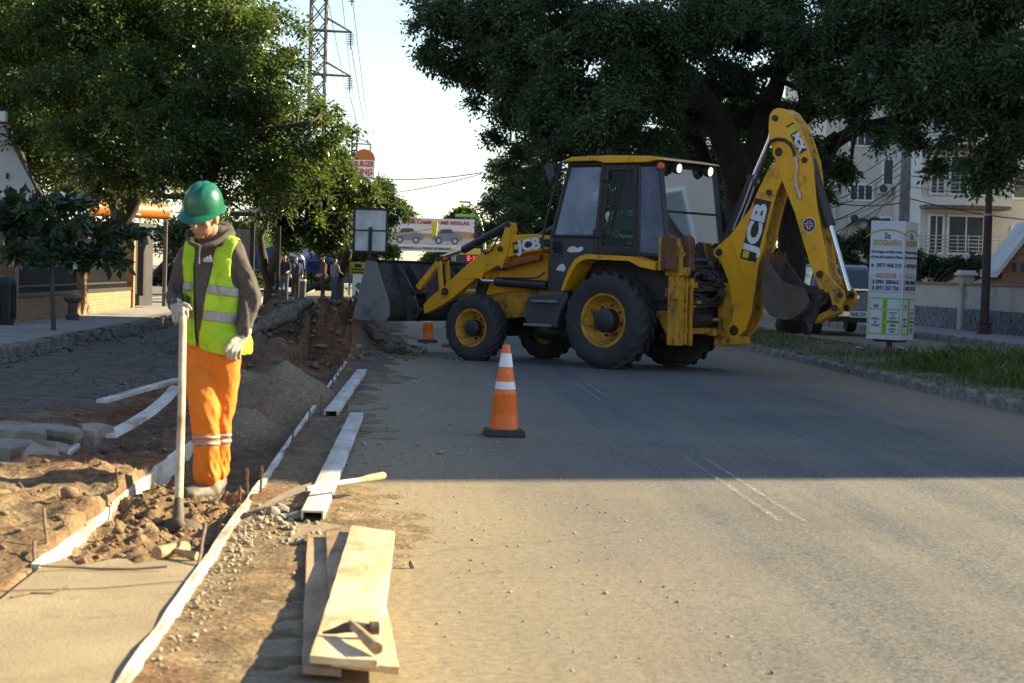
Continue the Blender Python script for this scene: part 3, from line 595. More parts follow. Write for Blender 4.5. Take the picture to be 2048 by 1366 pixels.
# ---- loader bucket
BP = [(4.47, 1.47), (4.27, 1.45), (4.20, 1.28), (4.12, 1.10), (4.02, 0.90), (3.97, 0.74), (3.98, 0.60), (4.05, 0.535), (4.74, 0.525)]
b = MB(); inn = [(p[0] + (0.03 if 0 < i < 7 else 0), p[1] + (0.03 if i >= 6 else 0) - (0.0)) for i, p in enumerate(BP)]
inn[0] = (4.47, 1.44); inn[1] = (4.31, 1.42); inn[-1] = (4.74, 0.54)
for i in range(len(BP) - 1):
    b.prism([BP[i], BP[i + 1], inn[i + 1], inn[i]], -1.13, 1.13)
bk = jb(b, 'loader_bucket', 'bsteel')
for s in (1, -1):
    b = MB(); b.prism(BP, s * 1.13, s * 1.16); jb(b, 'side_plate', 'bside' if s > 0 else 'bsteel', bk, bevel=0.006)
    for dv in (0.47, 0.75):
        b = MB(); b.prism([(4.24, 1.42), (4.14, 1.42), (3.84, 1.04), (3.70, 0.72), (3.74, 0.60), (3.98, 0.53), (3.96, 0.72), (4.08, 1.05)], s * dv - 0.02, s * dv + 0.02); jb(b, 'bracket', 'bsteel', bk, bevel=0.006)
    b = MB(); b.cyl((3.78, s * 0.45, 0.70), (3.78, s * 0.77, 0.70), 0.05, 12); b.cyl((3.83, s * 0.45, 0.98), (3.83, s * 0.77, 0.98), 0.045, 12); jb(b, 'bracket_pin', 'pin', bk, smooth=40)
b = MB(); b.box((4.745, 0, 0.525), (0.16, 2.3, 0.025)); jb(b, 'cutting_edge', 'bside', bk)
b = MB(); b.box((4.36, 0, 1.475), (0.24, 2.3, 0.02)); b.box((3.985, 0, 0.80), (0.02, 2.2, 0.10)); jb(b, 'stiffener', 'bsteel', bk)
# ---- cab
CV = 0.72
def strut(b, p, q, v, w=0.05, t=0.06, v2=None):
    v2 = v if v2 is None else v2
    b.tube([(p[0], v, p[1]), (q[0], v2, q[1])], w / 2 * 1.25, 4)
cab = MB()
for s in (1, -1):
    v = s * CV
    strut(cab, (1.22, 1.10), (1.20, 1.88), v, 0.07); strut(cab, (1.20, 1.86), (0.90, 2.97), v, 0.065)
    strut(cab, (0.42, 1.62), (0.30, 2.95), v, 0.075); strut(cab, (0.36, 1.62), (0.24, 2.95), v + s * 0.01, 0.04)
    strut(cab, (-0.34, 1.6), (-0.31, 2.95), v, 0.06); strut(cab, (-0.86, 1.55), (-0.66, 2.97), v, 0.075)
    strut(cab, (0.92, 2.94), (-0.66, 2.94), v, 0.07); strut(cab, (0.45, 1.66), (-0.86, 1.62), v, 0.07); strut(cab, (1.21, 1.89), (0.40, 1.89), v, 0.05)
strut(cab, (0.91, 2.94), (0.91, 2.94), CV, 0.07, v2=-CV); strut(cab, (-0.66, 2.94), (-0.66, 2.94), CV, 0.09, v2=-CV); strut(cab, (-0.85, 1.58), (-0.85, 1.58), CV, 0.09, v2=-CV); strut(cab, (1.2, 1.88), (1.2, 1.88), CV, 0.07, v2=-CV)
strut(cab, (-0.76, 2.26), (-0.76, 2.26), CV, 0.02, v2=-CV) if False else None
cabo = jb(cab, 'cab_frame', 'mblack', smooth=30)
for s in (1, -1):
    v = s * CV
    b = MB(); b.prism([(1.23, 1.08), (1.22, 1.88), (0.46, 1.87), (0.40, 1.64), (0.34, 1.64), (0.52, 1.56), (0.64, 1.40), (0.74, 1.10)], v - s * 0.025, v + s * 0.012); dp = jb(b, 'door_panel', 'mgrey', cabo, bevel=0.01)
    if s > 0:
        b = MB(); b.lathe([(0.075, 0), (0.095, 0.006), (0.11, 0.014), (0.12, 0.0)], 20, org=(1.10, v + 0.012, 1.71), ax=(0, 1, 0)); b.lathe([(0.0, .004), (.073, .004)], 16, org=(1.10, v + .012, 1.71), ax=(0, 1, 0)); jb(b, 'speaker_vent', 'mblack', cabo, smooth=50)
        for pts in ([(0.916,1.680),(0.882,1.731),(0.802,1.754),(0.738,1.726),(0.640,1.749),(0.620,1.706),(0.691,1.668),(0.852,1.659)], [(1.107,1.397),(1.045,1.472),(0.973,1.495),(0.926,1.430),(0.960,1.378)]):
            b = MB(); b.prism(pts, v + 0.0135, v + 0.0155); jb(b, 'torn_sticker', 'decalw', cabo)
    def pane(nm, pts, mat, v=v):
        b = MB(); b.prism(pts, v - 0.004, v + 0.004); jb(b, nm, mat, cabo)
    pane('front_window', [(1.17, 1.92), (0.92, 2.91), (0.34, 2.91), (0.44, 1.92)], 'glf'); pane('door_window', [(0.35, 1.69), (0.24, 2.91), (-0.28, 2.91), (-0.31, 1.69)], 'gld')
    pane('quarter_window', [(-0.37, 1.68), (-0.345, 2.91), (-0.64, 2.91), (-0.82, 1.66)], 'glq')
    fr = MB(); dd = [(0.37, 1.665), (0.25, 2.93), (-0.285, 2.93), (-0.32, 1.665)]; di = [(0.29, 1.76), (0.19, 2.85), (-0.225, 2.85), (-0.25, 1.76)]
    for i in range(4):
        j_ = (i + 1) % 4; fr.prism([dd[i], dd[j_], di[j_], di[i]], v + s * 0.006, v + s * 0.028)
    jb(fr, 'door_frame', 'mblack', cabo, bevel=0.006)
    b = MB()
    for w_ in (2.76, 1.94): b.box((0.36 - (w_ - 1.94) * .12, v + s * 0.035, w_), (0.15, 0.05, 0.13))
    jb(b, 'hinge', 'mblack', cabo, bevel=0.012)
    b = MB(); b.box((-0.20, v + s * 0.035, 1.80), (0.10, 0.03, 0.035)); jb(b, 'door_handle', 'mgrey', cabo, bevel=0.006)
def xpane(nm, u0, w0, u1, w1, vv, mat):
    b = MB(); b.add([(u0, vv, w0), (u0, -vv, w0), (u1, -vv, w1), (u1, vv, w1)], [(0, 1, 2, 3)]); jb(b, nm, mat, cabo)
xpane('windscreen', 1.20, 1.9, 0.915, 2.92, CV - .03, 'gld'); xpane('rear_window', -0.85, 1.63, -0.67, 2.90, CV - 0.04, 'glr')
b = MB(); b.box((-0.765, 0, 2.27), (0.025, 1.36, 0.03), Matrix.Rotation(-0.14, 3, 'Y')); b.box((-0.86, 0, 1.50), (0.06, 1.4, 0.18)); jb(b, 'rear_rail', 'mblack', cabo, bevel=0.006)
# interior: floor, seat, wheel, console
b = MB(); b.box((0.1, 0, 1.15), (1.9, 1.3, 0.08)); b.box((0.95, 0, 1.5), (0.25, 0.5, 0.7)); b.tube([(0.86, 0, 1.8), (0.72, 0, 1.95)], 0.03, 8); b.lathe([(0.17, 0), (0.185, 0.015), (0.2, 0.0), (0.185, -.015)], 20, org=(0.70, 0, 1.98), ax=(-0.5, 0, 0.85), closed=True); b.box((-0.62, 0.25, 1.85), (.12, .35, .5)); jb(b, 'cab_interior', 'mblack', cabo, bevel=0.01)
b = MB(); b.box((-0.02, 0, 1.62), (0.46, 0.48, 0.14)); b.box((-0.27, 0, 1.98), (0.13, 0.46, 0.62), Matrix.Rotation(-0.12, 3, 'Y')); b.box((-0.30, -.05, 2.36), (0.09, 0.26, 0.18)); jb(b, 'seat', 'mblack', cabo, bevel=0.04)
# roof
prf = [(1.02, 2.985), (0.86, 3.05), (0.2, 3.065), (-0.5, 3.05), (-0.74, 3.01), (-0.79, 2.985), (-0.62, 2.985), (-0.5, 2.96), (0.25, 2.955), (0.4, 2.99)]
b = MB(); b.prism(prf, -0.70, 0.79); roof = jb(b, 'roof', 'yel', bevel=0.02)
b = MB()
for v in (0.44, -0.40): b.lathe([(0.05, 0.0), (0.075, 0.02), (0.085, 0.10), (0.08, 0.105)], 16, org=(-0.70, v, 2.90), ax=(-1, 0, -0.12))
jb(b, 'lamp_housing', 'mblack', roof, smooth=40)
for v in (0.44, -0.40):
    b = MB(); b.lathe([(0.0, 0.112), (0.05, 0.110), (0.074, 0.100)], 16, org=(-0.70, v, 2.90), ax=(-1, 0, -0.12)); jb(b, 'work_lamp', 'lamp', roof, smooth=40)
b = MB(); b.lathe([(0.052, 0), (0.056, 0.04), (0.05, 0.075), (0.0, 0.09)], 16, org=(-0.68, 0.74, 2.905), ax=(-0.6, 0.7, 0)); jb(b, 'amber_lamp', 'amber', roof, smooth=50)
b = MB(); b.box((-0.66, 0.70, 2.905), (0.10, 0.09, 0.12)); jb(b, 'lamp_bracket', 'mblack', roof, bevel=0.01)
# mirror and hand rail
for s in (1, -1):
    mp = [(1.109,2.905),(1.016,2.817),(1.172,2.869),(1.064,2.657)]
    b = MB(); b.prism([(mp[0][0] + .10, mp[0][1] + .02), (mp[0][0] - .04, mp[0][1] + .04), (mp[1][0] - .02, mp[1][1] - .04), (mp[3][0] + .01, mp[3][1] - .03)], s * 0.93, s * 0.99); mo = jb(b, 'mirror', 'mblack', bevel=0.015)
    b = MB(); b.prism([(mp[0][0] + .075, mp[0][1] + .0), (mp[0][0] - .02, mp[0][1] + .01), (mp[1][0] - .01, mp[1][1] - .03), (mp[3][0] + .01, mp[3][1] + .02)], s * 0.991, s * 0.994); jb(b, 'mirror_face', 'mirrorm', mo)
    hr_ = [(0.859,2.962),(1.022,2.972),(1.103,2.680),(1.282,2.055),(1.312,1.871),(1.296,1.686),(1.185,1.651)]
    b = MB(); b.tube([(u, s * (0.80 if i else 0.74), w) for i, (u, w) in enumerate(hr_)], 0.018, 8); b.tube([(hr_[1][0], s * 0.8, hr_[1][1]), (mp[0][0], s * 0.93, mp[0][1] - .02)], 0.012, 6); jb(b, 'grab_rail', 'mblack', smooth=40)
# fenders
FO = [(0.74, 1.10), (0.72, 1.15), (0.62, 1.40), (0.52, 1.545), (0.42, 1.605), (0.30, 1.635), (-0.44, 1.615), (-0.60, 1.57), (-0.88, 1.54)]
FI = [(0.70, 1.10), (0.67, 1.15), (0.565, 1.36), (0.47, 1.49), (0.385, 1.54), (0.29, 1.565), (-0.43, 1.55), (-0.62, 1.47), (-0.88, 1.43)]
for s in (1, -1):
    b = MB()
    for i in range(len(FO) - 1): b.prism([FO[i], FO[i + 1], FI[i + 1], FI[i]], s * 0.70, s * 1.10)
    jb(b, 'fender', 'yel')
    b = MB(); b.prism([(0.60, 1.10), (0.50, 1.42), (0.29, 1.54), (-0.43, 1.53), (-0.88, 1.42), (-0.88, 1.0), (0.6, 1.0)], s * 0.60, s * 0.69); jb(b, 'wheel_arch', 'mblack')
    # step box
    b = MB(); b.prism([(1.468,0.875),(1.434,0.965),(1.362,1.019),(0.684,1.089),(0.697,0.965),(0.816,0.780),(0.880,0.552),(1.393,0.576),(1.451,0.647)], s * 0.55, s * 1.0); sb = jb(b, 'step_box', 'mgrey', bevel=0.02)
    for pts in ([(1.328,0.953),(0.855,0.960),(0.853,0.917),(1.290,0.918)], [(1.431,0.604),(0.947,0.608),(0.945,0.564),(1.430,0.567)]):
        b = MB(); b.prism(pts, s * 0.8, s * 1.07); jb(b, 'step', 'step', sb, bevel=0.005)
b = MB(); b.prism([(-0.30, 1.32), (-1.0, 1.36), (-1.05, 0.55), (-0.80, 0.5), (-0.55, .85)], 0.35, 0.62); b.prism([(-0.30, 1.32), (-1.0, 1.36), (-1.05, 0.55), (-0.80, 0.5), (-0.55, .85)], -0.62, -0.35); jb(b, 'rear_side_frame', 'yelw', bevel=0.01)
# ---- stabilisers with folded pads
for s in (1, -1):
    b = MB(); b.prism([(-1.13, s * 0.70), (-0.97, s * 0.70), (-0.97, s * 0.90), (-1.13, s * 0.90)], 0.38, 1.46, axis='z'); lg = jb(b, 'stabiliser_leg', 'yelw', bevel=0.012)
    b = MB(); b.box((-1.14, s * 0.92, 0.92), (0.03, 0.04, 1.05)); b.box((-1.14, s * 0.68, 0.92), (0.03, 0.04, 1.05)); b.box((-1.06, s * .8, 1.42), (.24, .28, .12)); jb(b, 'leg_flange', 'yelw', lg, bevel=0.005)
    b = MB(); b.prism([(-1.12, 1.44), (-0.98, 1.44), (-0.98, 1.72), (-1.05, 1.88), (-1.12, 1.72)], s * 0.75, s * 0.85); b.cyl((-1.05, s * 0.62, 1.66), (-1.05, s * 0.98, 1.66), 0.045, 12); jb(b, 'foot_clevis', 'yelw', lg, bevel=0.008)
    for dv in (0.57, 1.03):
        pr = [(-1.145, 1.44), (-0.97, 1.44), (-0.97, 1.86), (-1.0, 1.91), (-1.06, 1.935), (-1.12, 1.91), (-1.145, 1.86)]
        b = MB(); b.prism(pr, s * dv - 0.075, s * dv + 0.075); jb(b, 'foot_pad', 'rust', lg, bevel=0.01)
        b = MB(); b.box((-0.955, s * dv, 1.66), (0.04, 0.17, 0.46)); jb(b, 'pad_plate', 'yelw', lg, bevel=0.006)
# ---- rear frame, king post, hoses
b = MB()
for w_ in (1.235, 0.585): b.box((-1.08, 0, w_), (0.08, 1.3, 0.085))
for v in (0.52, 0.56): b.box((-1.09, v, 0.86), (0.12, 0.03, 0.94))
b.box((-1.10, 0.50, 0.70), (0.05, 0.10, 0.65)); b.box((-1.1, 0.25, 0.93), (0.05, .35, .04)); b.box((-1.12, 0.30, 0.99), (0.06, 0.14, 0.05)); b.box((-1.05, -0.55, 0.86), (0.12, 0.04, 0.94))
jb(b, 'rear_frame', 'yelw', bevel=0.008)
b = MB(); b.box((-1.0, -.05, 0.95), (0.10, 1.1, 0.75)); b.box((-0.98, 0, 1.42), (0.12, 1.1, 0.2)); jb(b, 'rear_bulkhead', 'mblack', bevel=0.02)
b = MB(); b.prism([(-1.42, 0.50), (-1.12, 0.50), (-1.12, 1.28), (-1.30, 1.28), (-1.36, .9)], -0.45, -0.20); b.prism([(-1.52, 0.40), (-1.1, 0.36), (-1.1, 0.50), (-1.50, 0.52)], -0.50, -0.15); b.cyl((-1.38, -0.31, 0.42), (-1.38, -0.31, 0.62), 0.10, 14); b.box((-1.14, -.25, 1.2), (.1, .5, .12)); b.box((-1.14, -.25, .56), (.12, .5, .1)); jb(b, 'king_post', 'yelw', bevel=0.015)
b = MB(); b.cyl((-1.16, 0.50, 0.745), (-1.16, 0.12, 0.745), 0.085, 14); sl = jb(b, 'slew_ram', 'mblack', smooth=40)
b = MB(); b.cyl((-1.18, 0.12, 0.745), (-1.24, -0.12, 0.745), 0.035, 10); jb(b, 'ram_rod', 'chrome', sl, smooth=40)
rh = random.Random(5)
for k in range(11):
    z = 0.93 + 0.035 * k + rh.uniform(-.01, .01); v0 = 0.44 + rh.uniform(-.06, .04); v1 = -0.12 + rh.uniform(-.1, .06); dz = rh.uniform(-0.09, 0.02)
    b = MB(); b.tube([(-1.03, v0, z + .03), (-1.13, v0 - .08, z), (-1.17 - rh.uniform(0, .06), (v0 + v1) / 2, z + dz), (-1.20, v1 + .08, z + dz * .4), (-1.22, v1, z + .02)], 0.017 + .004 * (k % 2), 7); jb(b, 'hose', 'hose', smooth=60)
for k in range(5):
    b = MB(); y0 = 0.30 - .1 * k; b.tube([(-0.98, y0, 1.40), (-1.12, y0 - .02, 1.43 + .02 * (k % 2)), (-1.18, y0 - .10, 1.36), (-1.18, y0 - .16, 1.27), (-1.25, y0 - .28, 1.22)], 0.019, 7); jb(b, 'hose', 'hose', smooth=60)
b = MB(); b.box((-1.14, 0.10, 1.34), (0.1, 0.2, 0.05)); b.box((-1.16, -0.15, 1.31), (0.12, 0.22, 0.06)); b.tube([(-1.1, .42, 1.22), (-1.1, .42, 1.36), (-1.1, .36, 1.40), (-1.1, .1, 1.40)], .025, 6); b.lathe([(0.05, 0), (0.065, .03), (0.05, .09)], 12, org=(-1.0, -.1, 1.52), ax=(-1, 0, 0)); b.box((-1.26, -.06, 1.13), (.08, .1, .09)); jb(b, 'valve_block', 'mgrey', bevel=0.008)
# ---- boom
BV0, BV1 = -0.15, -0.48
BOOM = [(-1.504,0.524),(-1.616,0.615),(-1.714,0.853),(-1.732,1.046),(-1.759,1.189),(-1.796,1.516),(-1.869,1.758),(-1.951,2.169),(-2.057,2.577),(-2.132,2.718),(-2.179,2.955),(-2.110,3.083),(-2.024,3.007),(-1.946,2.951),(-1.794,2.684),(-1.635,2.338),(-1.310,1.958),(-1.115,1.805),(-1.092,1.732),(-1.121,1.647),(-1.182,1.569),(-1.308,1.320),(-1.368,1.064),(-1.402,0.828),(-1.365,0.691),(-1.370,0.569),(-1.421,0.521)]
b = MB(); b.prism(BOOM, BV0 - 0.03, BV0); boom = jb(b, 'boom', 'yel', bevel=0.006)
b = MB(); b.prism(BOOM, BV1, BV1 + 0.03); jb(b, 'boom_side', 'yel', boom, bevel=0.006)
def inset(pts, k):
    n = len(pts); out = []
    for i in range(n):
        p = Vector(pts[i]); a = (p - Vector(pts[i - 1])).normalized(); c = (Vector(pts[(i + 1) % n]) - p).normalized()
        n1_ = Vector((-a.y, a.x)); n2_ = Vector((-c.y, c.x)); m_ = (n1_ + n2_)
        m_ = m_ / max(0.6, m_.length_squared / 2) if m_.length > 1e-6 else n1_
        out.append(tuple(p + m_ * k))
    return out
_ar = sum(BOOM[i - 1][0] * BOOM[i][1] - BOOM[i][0] * BOOM[i - 1][1] for i in range(len(BOOM)))
b = MB(); b.prism(inset(BOOM, 0.02 if _ar > 0 else -0.02), BV1 + 0.031, BV0 - 0.031); jb(b, 'boom_web', 'yelw', boom)
b = MB(); RB = [(-1.316,1.957),(-1.358,1.958),(-1.753,1.075),(-1.722,1.039)]; b.prism(RB, -0.15, -0.135); jb(b, 'boom_rib', 'yel', boom, bevel=0.005)
b = MB(); RB = [(-1.958,2.774),(-2.031,2.774),(-2.021,2.591),(-1.983,2.535),(-1.910,2.535),(-1.892,2.592)]; b.prism(RB, -0.15, -0.142); jb(b, 'boom_boss', 'yel', boom, bevel=0.006)
b = MB()
for (u, w), r in zip([(-1.441,0.601),(-1.150,1.712),(-1.942,2.570)], (0.075, 0.055, 0.045)):
    b.cyl((u, BV1 - 0.03, w), (u, BV0 + 0.02, w), r, 16)
jb(b, 'pivot_pin', 'pin', boom, smooth=40)
b = MB()
for (u, w), r in zip([(-1.441,0.601),(-1.150,1.712),(-1.942,2.570)], (0.105, 0.085, 0.072)): b.lathe([(r * .7, 0.0), (r * .7, 0.012), (r, 0.012), (r, 0.0)], 18, org=(u, BV0, w), ax=(0, 1, 0))
jb(b, 'pin_boss', 'yel', boom, smooth=40)
def decal(parent, q, txt, size, v, up, k=0.78, off=0.0, logo=True, lsz=0.10):
    # q: corners in (u, w): start-bottom, end-bottom, end-top, start-top along the writing
    P4 = [Vector((p[0], v, p[1])) for p in q]
    b = MB(); b.prism(q, v - 0.002, v + 0.0015); d = jb(b, 'decal', 'decalk', parent)
    x = ((P4[1] - P4[0]) + (P4[2] - P4[3])) / 2; y = ((P4[3] - P4[0]) + (P4[2] - P4[1])) / 2; c = sum(P4, Vector()) / 4
    o = lettering('lettering', txt, size, M['decalw'], parent, c + x * off + Vector((0, 0.0035, 0)), x, y, bold=0.014, width=x.length * k)
    if logo:
        xc = c - x * (0.5 - lsz / x.length * 0.75) + Vector((0, 0.003, 0)); xn = x.normalized(); yn = y.normalized(); hlf = lsz / 2
        b = MB(); b.quad(xc - xn * hlf - yn * hlf * 1.3, xc + xn * hlf - yn * hlf * 1.3, xc + xn * hlf + yn * hlf * 1.3, xc - xn * hlf + yn * hlf * 1.3); jb(b, 'logo', 'decaly', parent)
    return d
QB = [(-1.762,1.581),(-1.981,2.444),(-1.719,2.497),(-1.497,1.636)]
decal(boom, QB, 'JCB', 0.30, -0.147, None, k=0.86, off=0.03, lsz=0.11, logo=False)
_p = Vector((QB[0][0] * .30 + QB[3][0] * .70, 0, QB[0][1] * .30 + QB[3][1] * .70)); _d = Vector((QB[1][0] - QB[0][0], 0, QB[1][1] - QB[0][1])).normalized(); _e = Vector((QB[3][0] - QB[0][0], 0, QB[3][1] - QB[0][1])).normalized()
_p = _p + _d * 0.075 + Vector((0, -0.1425, 0)); b = MB(); b.quad(_p - _d * .05 - _e * .05, _p + _d * .05 - _e * .05, _p + _d * .05 + _e * .05, _p - _d * .05 + _e * .05); jb(b, 'logo', 'decaly', boom)
WS = [(-1.355,1.486),(-1.422,1.487),(-1.426,1.366),(-1.360,1.364)]
b = MB(); b.prism(WS, -0.1495, -0.147); jb(b, 'warning_label', 'decaly', boom)
# ---- dipper
DV0, DV1 = -0.12, -0.40
DIP = [(-2.046,3.755),(-1.975,3.729),(-1.921,3.660),(-1.910,3.513),(-1.926,3.308),(-2.014,3.103),(-2.139,2.765),(-2.372,2.289),(-2.478,2.003),(-2.644,1.567),(-2.763,1.313),(-2.814,1.217),(-2.893,1.164),(-2.984,1.222),(-2.995,1.360),(-2.920,1.490),(-2.889,1.689),(-2.825,1.937),(-2.716,2.359),(-2.664,2.705),(-2.614,2.997),(-2.527,3.227),(-2.406,3.487),(-2.248,3.686),(-2.142,3.745)]
b = MB(); b.prism(DIP, DV0 - 0.025, DV0); dip = jb(b, 'dipper', 'yel', bevel=0.006)
b = MB(); b.prism(DIP, DV1, DV1 + 0.025); jb(b, 'dipper_side', 'yel', dip, bevel=0.006)
_ar = sum(DIP[i - 1][0] * DIP[i][1] - DIP[i][0] * DIP[i - 1][1] for i in range(len(DIP)))
b = MB(); b.prism(inset(DIP, 0.012 if _ar > 0 else -0.012), DV1 + 0.026, DV0 - 0.026); jb(b, 'dipper_web', 'yelw', dip)
b = MB(); b.prism([(-2.019,3.194),(-2.187,3.191),(-2.337,2.798),(-2.292,2.736),(-2.211,2.771),(-2.135,2.884)], DV0, DV0 + 0.01); jb(b, 'dipper_gusset', 'yel', dip, bevel=0.005)
b = MB()
for (u, w), r in zip([(-2.017,3.614),(-2.099,3.136),(-2.508,3.019),(-2.819,1.432)], (0.045, 0.062, 0.042, 0.055)): b.cyl((u, DV1 - 0.03, w), (u, DV0 + 0.025, w), r, 16)
jb(b, 'pivot_pin', 'pin', dip, smooth=40)
(u, w), = [(-2.099,3.136)]
b = MB(); b.lathe([(0.065, 0.0), (0.065, 0.02), (0.095, 0.02), (0.10, 0.0)], 18, org=(u, DV0, w), ax=(0, 1, 0)); jb(b, 'pin_boss', 'yel', dip, smooth=40)
QC = [(-2.194,3.492),(-2.423,3.099),(-2.542,3.162),(-2.311,3.552)]
decal(dip, QC, '3CX', 0.15, -0.1175, None, k=0.62, off=0.14, lsz=0.11)
(u, w), = [(-2.609,2.116)]
for r, mt, dz in ((0.105, 'decalw', 0.002), (0.094, 'decalk', 0.003), (0.070, 'decalb', 0.004)):
    b = MB(); b.lathe([(0.0, dz), (r, dz), (r, 0.0)], 24, org=(u, DV0, w), ax=(0, 1, 0)); st = jb(b, 'round_sticker', mt, dip)
b = MB()
for an, wd in ((0.0, .045), (PI / 2, .045)):
    d = Vector((math.cos(an), 0, math.sin(an))); n = Vector((-d.z, 0, d.x)); c = Vector((u, DV0 + 0.0055, w)); b.quad(c - d * .066 - n * wd / 2, c + d * .066 - n * wd / 2, c + d * .066 + n * wd / 2, c - d * .066 + n * wd / 2)
jb(b, 'sticker_cross_white', 'decalw', dip)
b = MB()
for an, wd in ((0.0, .026), (PI / 2, .026)):
    d = Vector((math.cos(an), 0, math.sin(an))); n = Vector((-d.z, 0, d.x)); c = Vector((u, DV0 + 0.0065 + .0003 * an, w)); b.quad(c - d * .067 - n * wd / 2, c + d * .067 - n * wd / 2, c + d * .067 + n * wd / 2, c - d * .067 + n * wd / 2)
jb(b, 'sticker_cross_red', 'decalr', dip)
b = MB()
for q in ([(-2.277,2.540),(-2.333,2.540),(-2.351,2.470),(-2.296,2.463)], [(-2.320,2.442),(-2.399,2.449),(-2.434,2.379),(-2.347,2.379)], [(-2.371,2.358),(-2.435,2.358),(-2.461,2.296),(-2.398,2.289)]): b.prism(q, DV0, DV0 + 0.002)
jb(b, 'warning_label', 'decaly', dip)
# hoses and pipe on the dipper
hp = [(-1.721,2.660),(-1.857,2.955),(-1.944,3.221),(-1.974,3.284),(-2.069,3.317),(-2.189,3.307),(-2.287,3.243),(-2.346,3.158),(-2.365,3.074)]
b = MB(); b.tube([(u, -0.08, w) for u, w in hp], 0.024, 8); jb(b, 'hose', 'hose', dip, smooth=60)
pp = [(-2.350,3.117),(-2.377,3.033),(-2.413,2.921),(-2.386,2.796),(-2.398,2.671),(-2.442,2.573),(-2.469,2.476)]
b = MB(); b.tube([(u, -0.09, w) for u, w in pp], 0.017, 8); b.box((pp[1][0], -.10, pp[1][1]), (.08, .04, .05)); b.box((pp[4][0], -.10, pp[4][1]), (.08, .04, .05)); b.cyl((pp[5][0], -.09, pp[5][1]), (pp[6][0], -.09, pp[6][1]), 0.026, 8); jb(b, 'steel_pipe', 'galv', dip, smooth=50)
# boom-top ram
q = [(-1.115,1.809),(-1.272,2.106),(-1.579,2.772),(-1.837,3.337),(-1.907,3.633)]
b = MB(); b.tube([(u, -.31, w) for u, w in q[:3]], 0.075, 14); b.box((q[2][0], -.31, q[2][1]), (.14, .14, .12)); ram = jb(b, 'dipper_ram', 'mblack', smooth=40)
b = MB(); b.tube([(u, -.31, w) for u, w in q[2:]], 0.042, 12); jb(b, 'ram_rod', 'chrome', ram, smooth=40)
b = MB(); q2 = [(-1.359,2.037),(-1.542,2.452),(-1.655,2.750)]; b.tube([(u + .02, -.19, w) for u, w in q2], 0.016, 7); b.tube([(u - .05, -.19, w) for u, w in q2], 0.016, 7); b.tube([(q2[2][0], -.19, q2[2][1]), (q2[2][0] - .06, -.16, q2[2][1] + .06), (q2[2][0] - .1, -.14, q2[2][1] - .05)], .03, 7); jb(b, 'ram_pipe', 'galv', ram, smooth=50)
# bucket ram on the back of the dipper
q = [(-2.551,3.041),(-2.617,2.748),(-2.868,2.109),(-3.188,1.215)]
b = MB(); b.tube([(u, -.26, w) for u, w in q[:3]], [0.05, 0.078, 0.078], 14); ram = jb(b, 'crowd_ram', 'mblack', smooth=40)
b = MB(); b.tube([(u, -.26, w) for u, w in q[2:]], 0.042, 12); jb(b, 'ram_rod', 'chrome', ram, smooth=40)
# tipping links
TL = [(-2.803,1.459),(-2.872,1.474),(-3.047,1.354),(-3.206,1.207),(-3.225,1.104),(-3.176,0.993),(-3.102,0.922),(-3.046,0.961),(-3.026,1.085),(-2.976,1.187),(-2.855,1.315),(-2.798,1.383)]
for v in (-0.085, -0.43):
    b = MB(); b.prism(TL, v - 0.025, v + 0.025); tl = jb(b, 'tipping_link', 'yelw', dip, bevel=0.008)
    b = MB()
    for (u, w), r in zip([(-2.835,1.432),(-3.162,1.158),(-3.084,0.976)], (.05, .042, .048)): b.cyl((u, v - .045, w), (u, v + .045, w), r, 14)
    jb(b, 'pivot_pin', 'pin', dip, smooth=40)
q = [(-2.706,0.797),(-3.074,0.963)]
b = MB(); b.prism([(q[0][0], q[0][1] - .06), (q[1][0], q[1][1] - .06), (q[1][0], q[1][1] + .05), (q[0][0], q[0][1] + .05)], -0.36, -0.16); jb(b, 'bucket_link', 'yelw', dip, bevel=0.02)
# ---- digging bucket
BK = [(-2.024,1.650),(-2.166,1.478),(-2.283,1.341),(-2.405,1.281),(-2.595,1.258),(-2.675,1.205),(-2.743,1.055),(-2.685,0.956),(-2.586,0.869),(-2.470,0.803),(-2.360,0.785),(-2.240,0.801),(-2.110,0.853),(-2.025,0.969),(-1.978,1.137),(-1.984,1.411)]
b = MB(); shell = BK[6:] + [BK[0]]
_cu = sum(p[0] for p in BK) / len(BK); _cw = sum(p[1] for p in BK) / len(BK)
for i in range(len(shell) - 1):
    a_, c_ = shell[i], shell[i + 1]; ia = (a_[0] + (_cu - a_[0]) * .07, a_[1] + (_cw - a_[1]) * .07); ic = (c_[0] + (_cu - c_[0]) * .07, c_[1] + (_cw - c_[1]) * .07)
    b.prism([a_, c_, ic, ia], -0.53, 0.03)
dbk = jb(b, 'digging_bucket', 'brust', dip)
for v0, v1 in ((0.02, 0.045), (-0.545, -0.52)):
    b = MB(); b.prism(BK, v0, v1); jb(b, 'bucket_cheek', 'brust', dip, bevel=0.005)
for k in range(5):
    v = -0.02 - 0.115 * k; u0, w0 = BK[0]; dx = Vector((BK[0][0] - BK[-1][0], 0, BK[0][1] - BK[-1][1])).normalized()
    b = MB(); p = Vector((u0, v, w0)); b.tube([p - dx * .16, p + dx * 0.02, p + dx * .09], [0.038, 0.036, 0.014], 4); jb(b, 'tooth', 'rust', dip)
for v in (-0.12, -0.40):
    b = MB(); b.prism([(-2.434,0.871),(-2.597,1.171),(-2.854,1.234),(-2.943,1.153),(-2.931,1.055),(-2.825,0.968),(-2.753,0.785),(-2.661,0.739)], v - 0.025, v + 0.025); jb(b, 'hinge_lug', 'mblack', dip, bevel=0.006)
(u, w), = [(-2.865,1.137)]
b = MB(); b.cyl((u, -0.50, w), (u, -0.02, w), 0.05, 14); jb(b, 'bucket_pin', 'pin', dip, smooth=40)
b = MB()
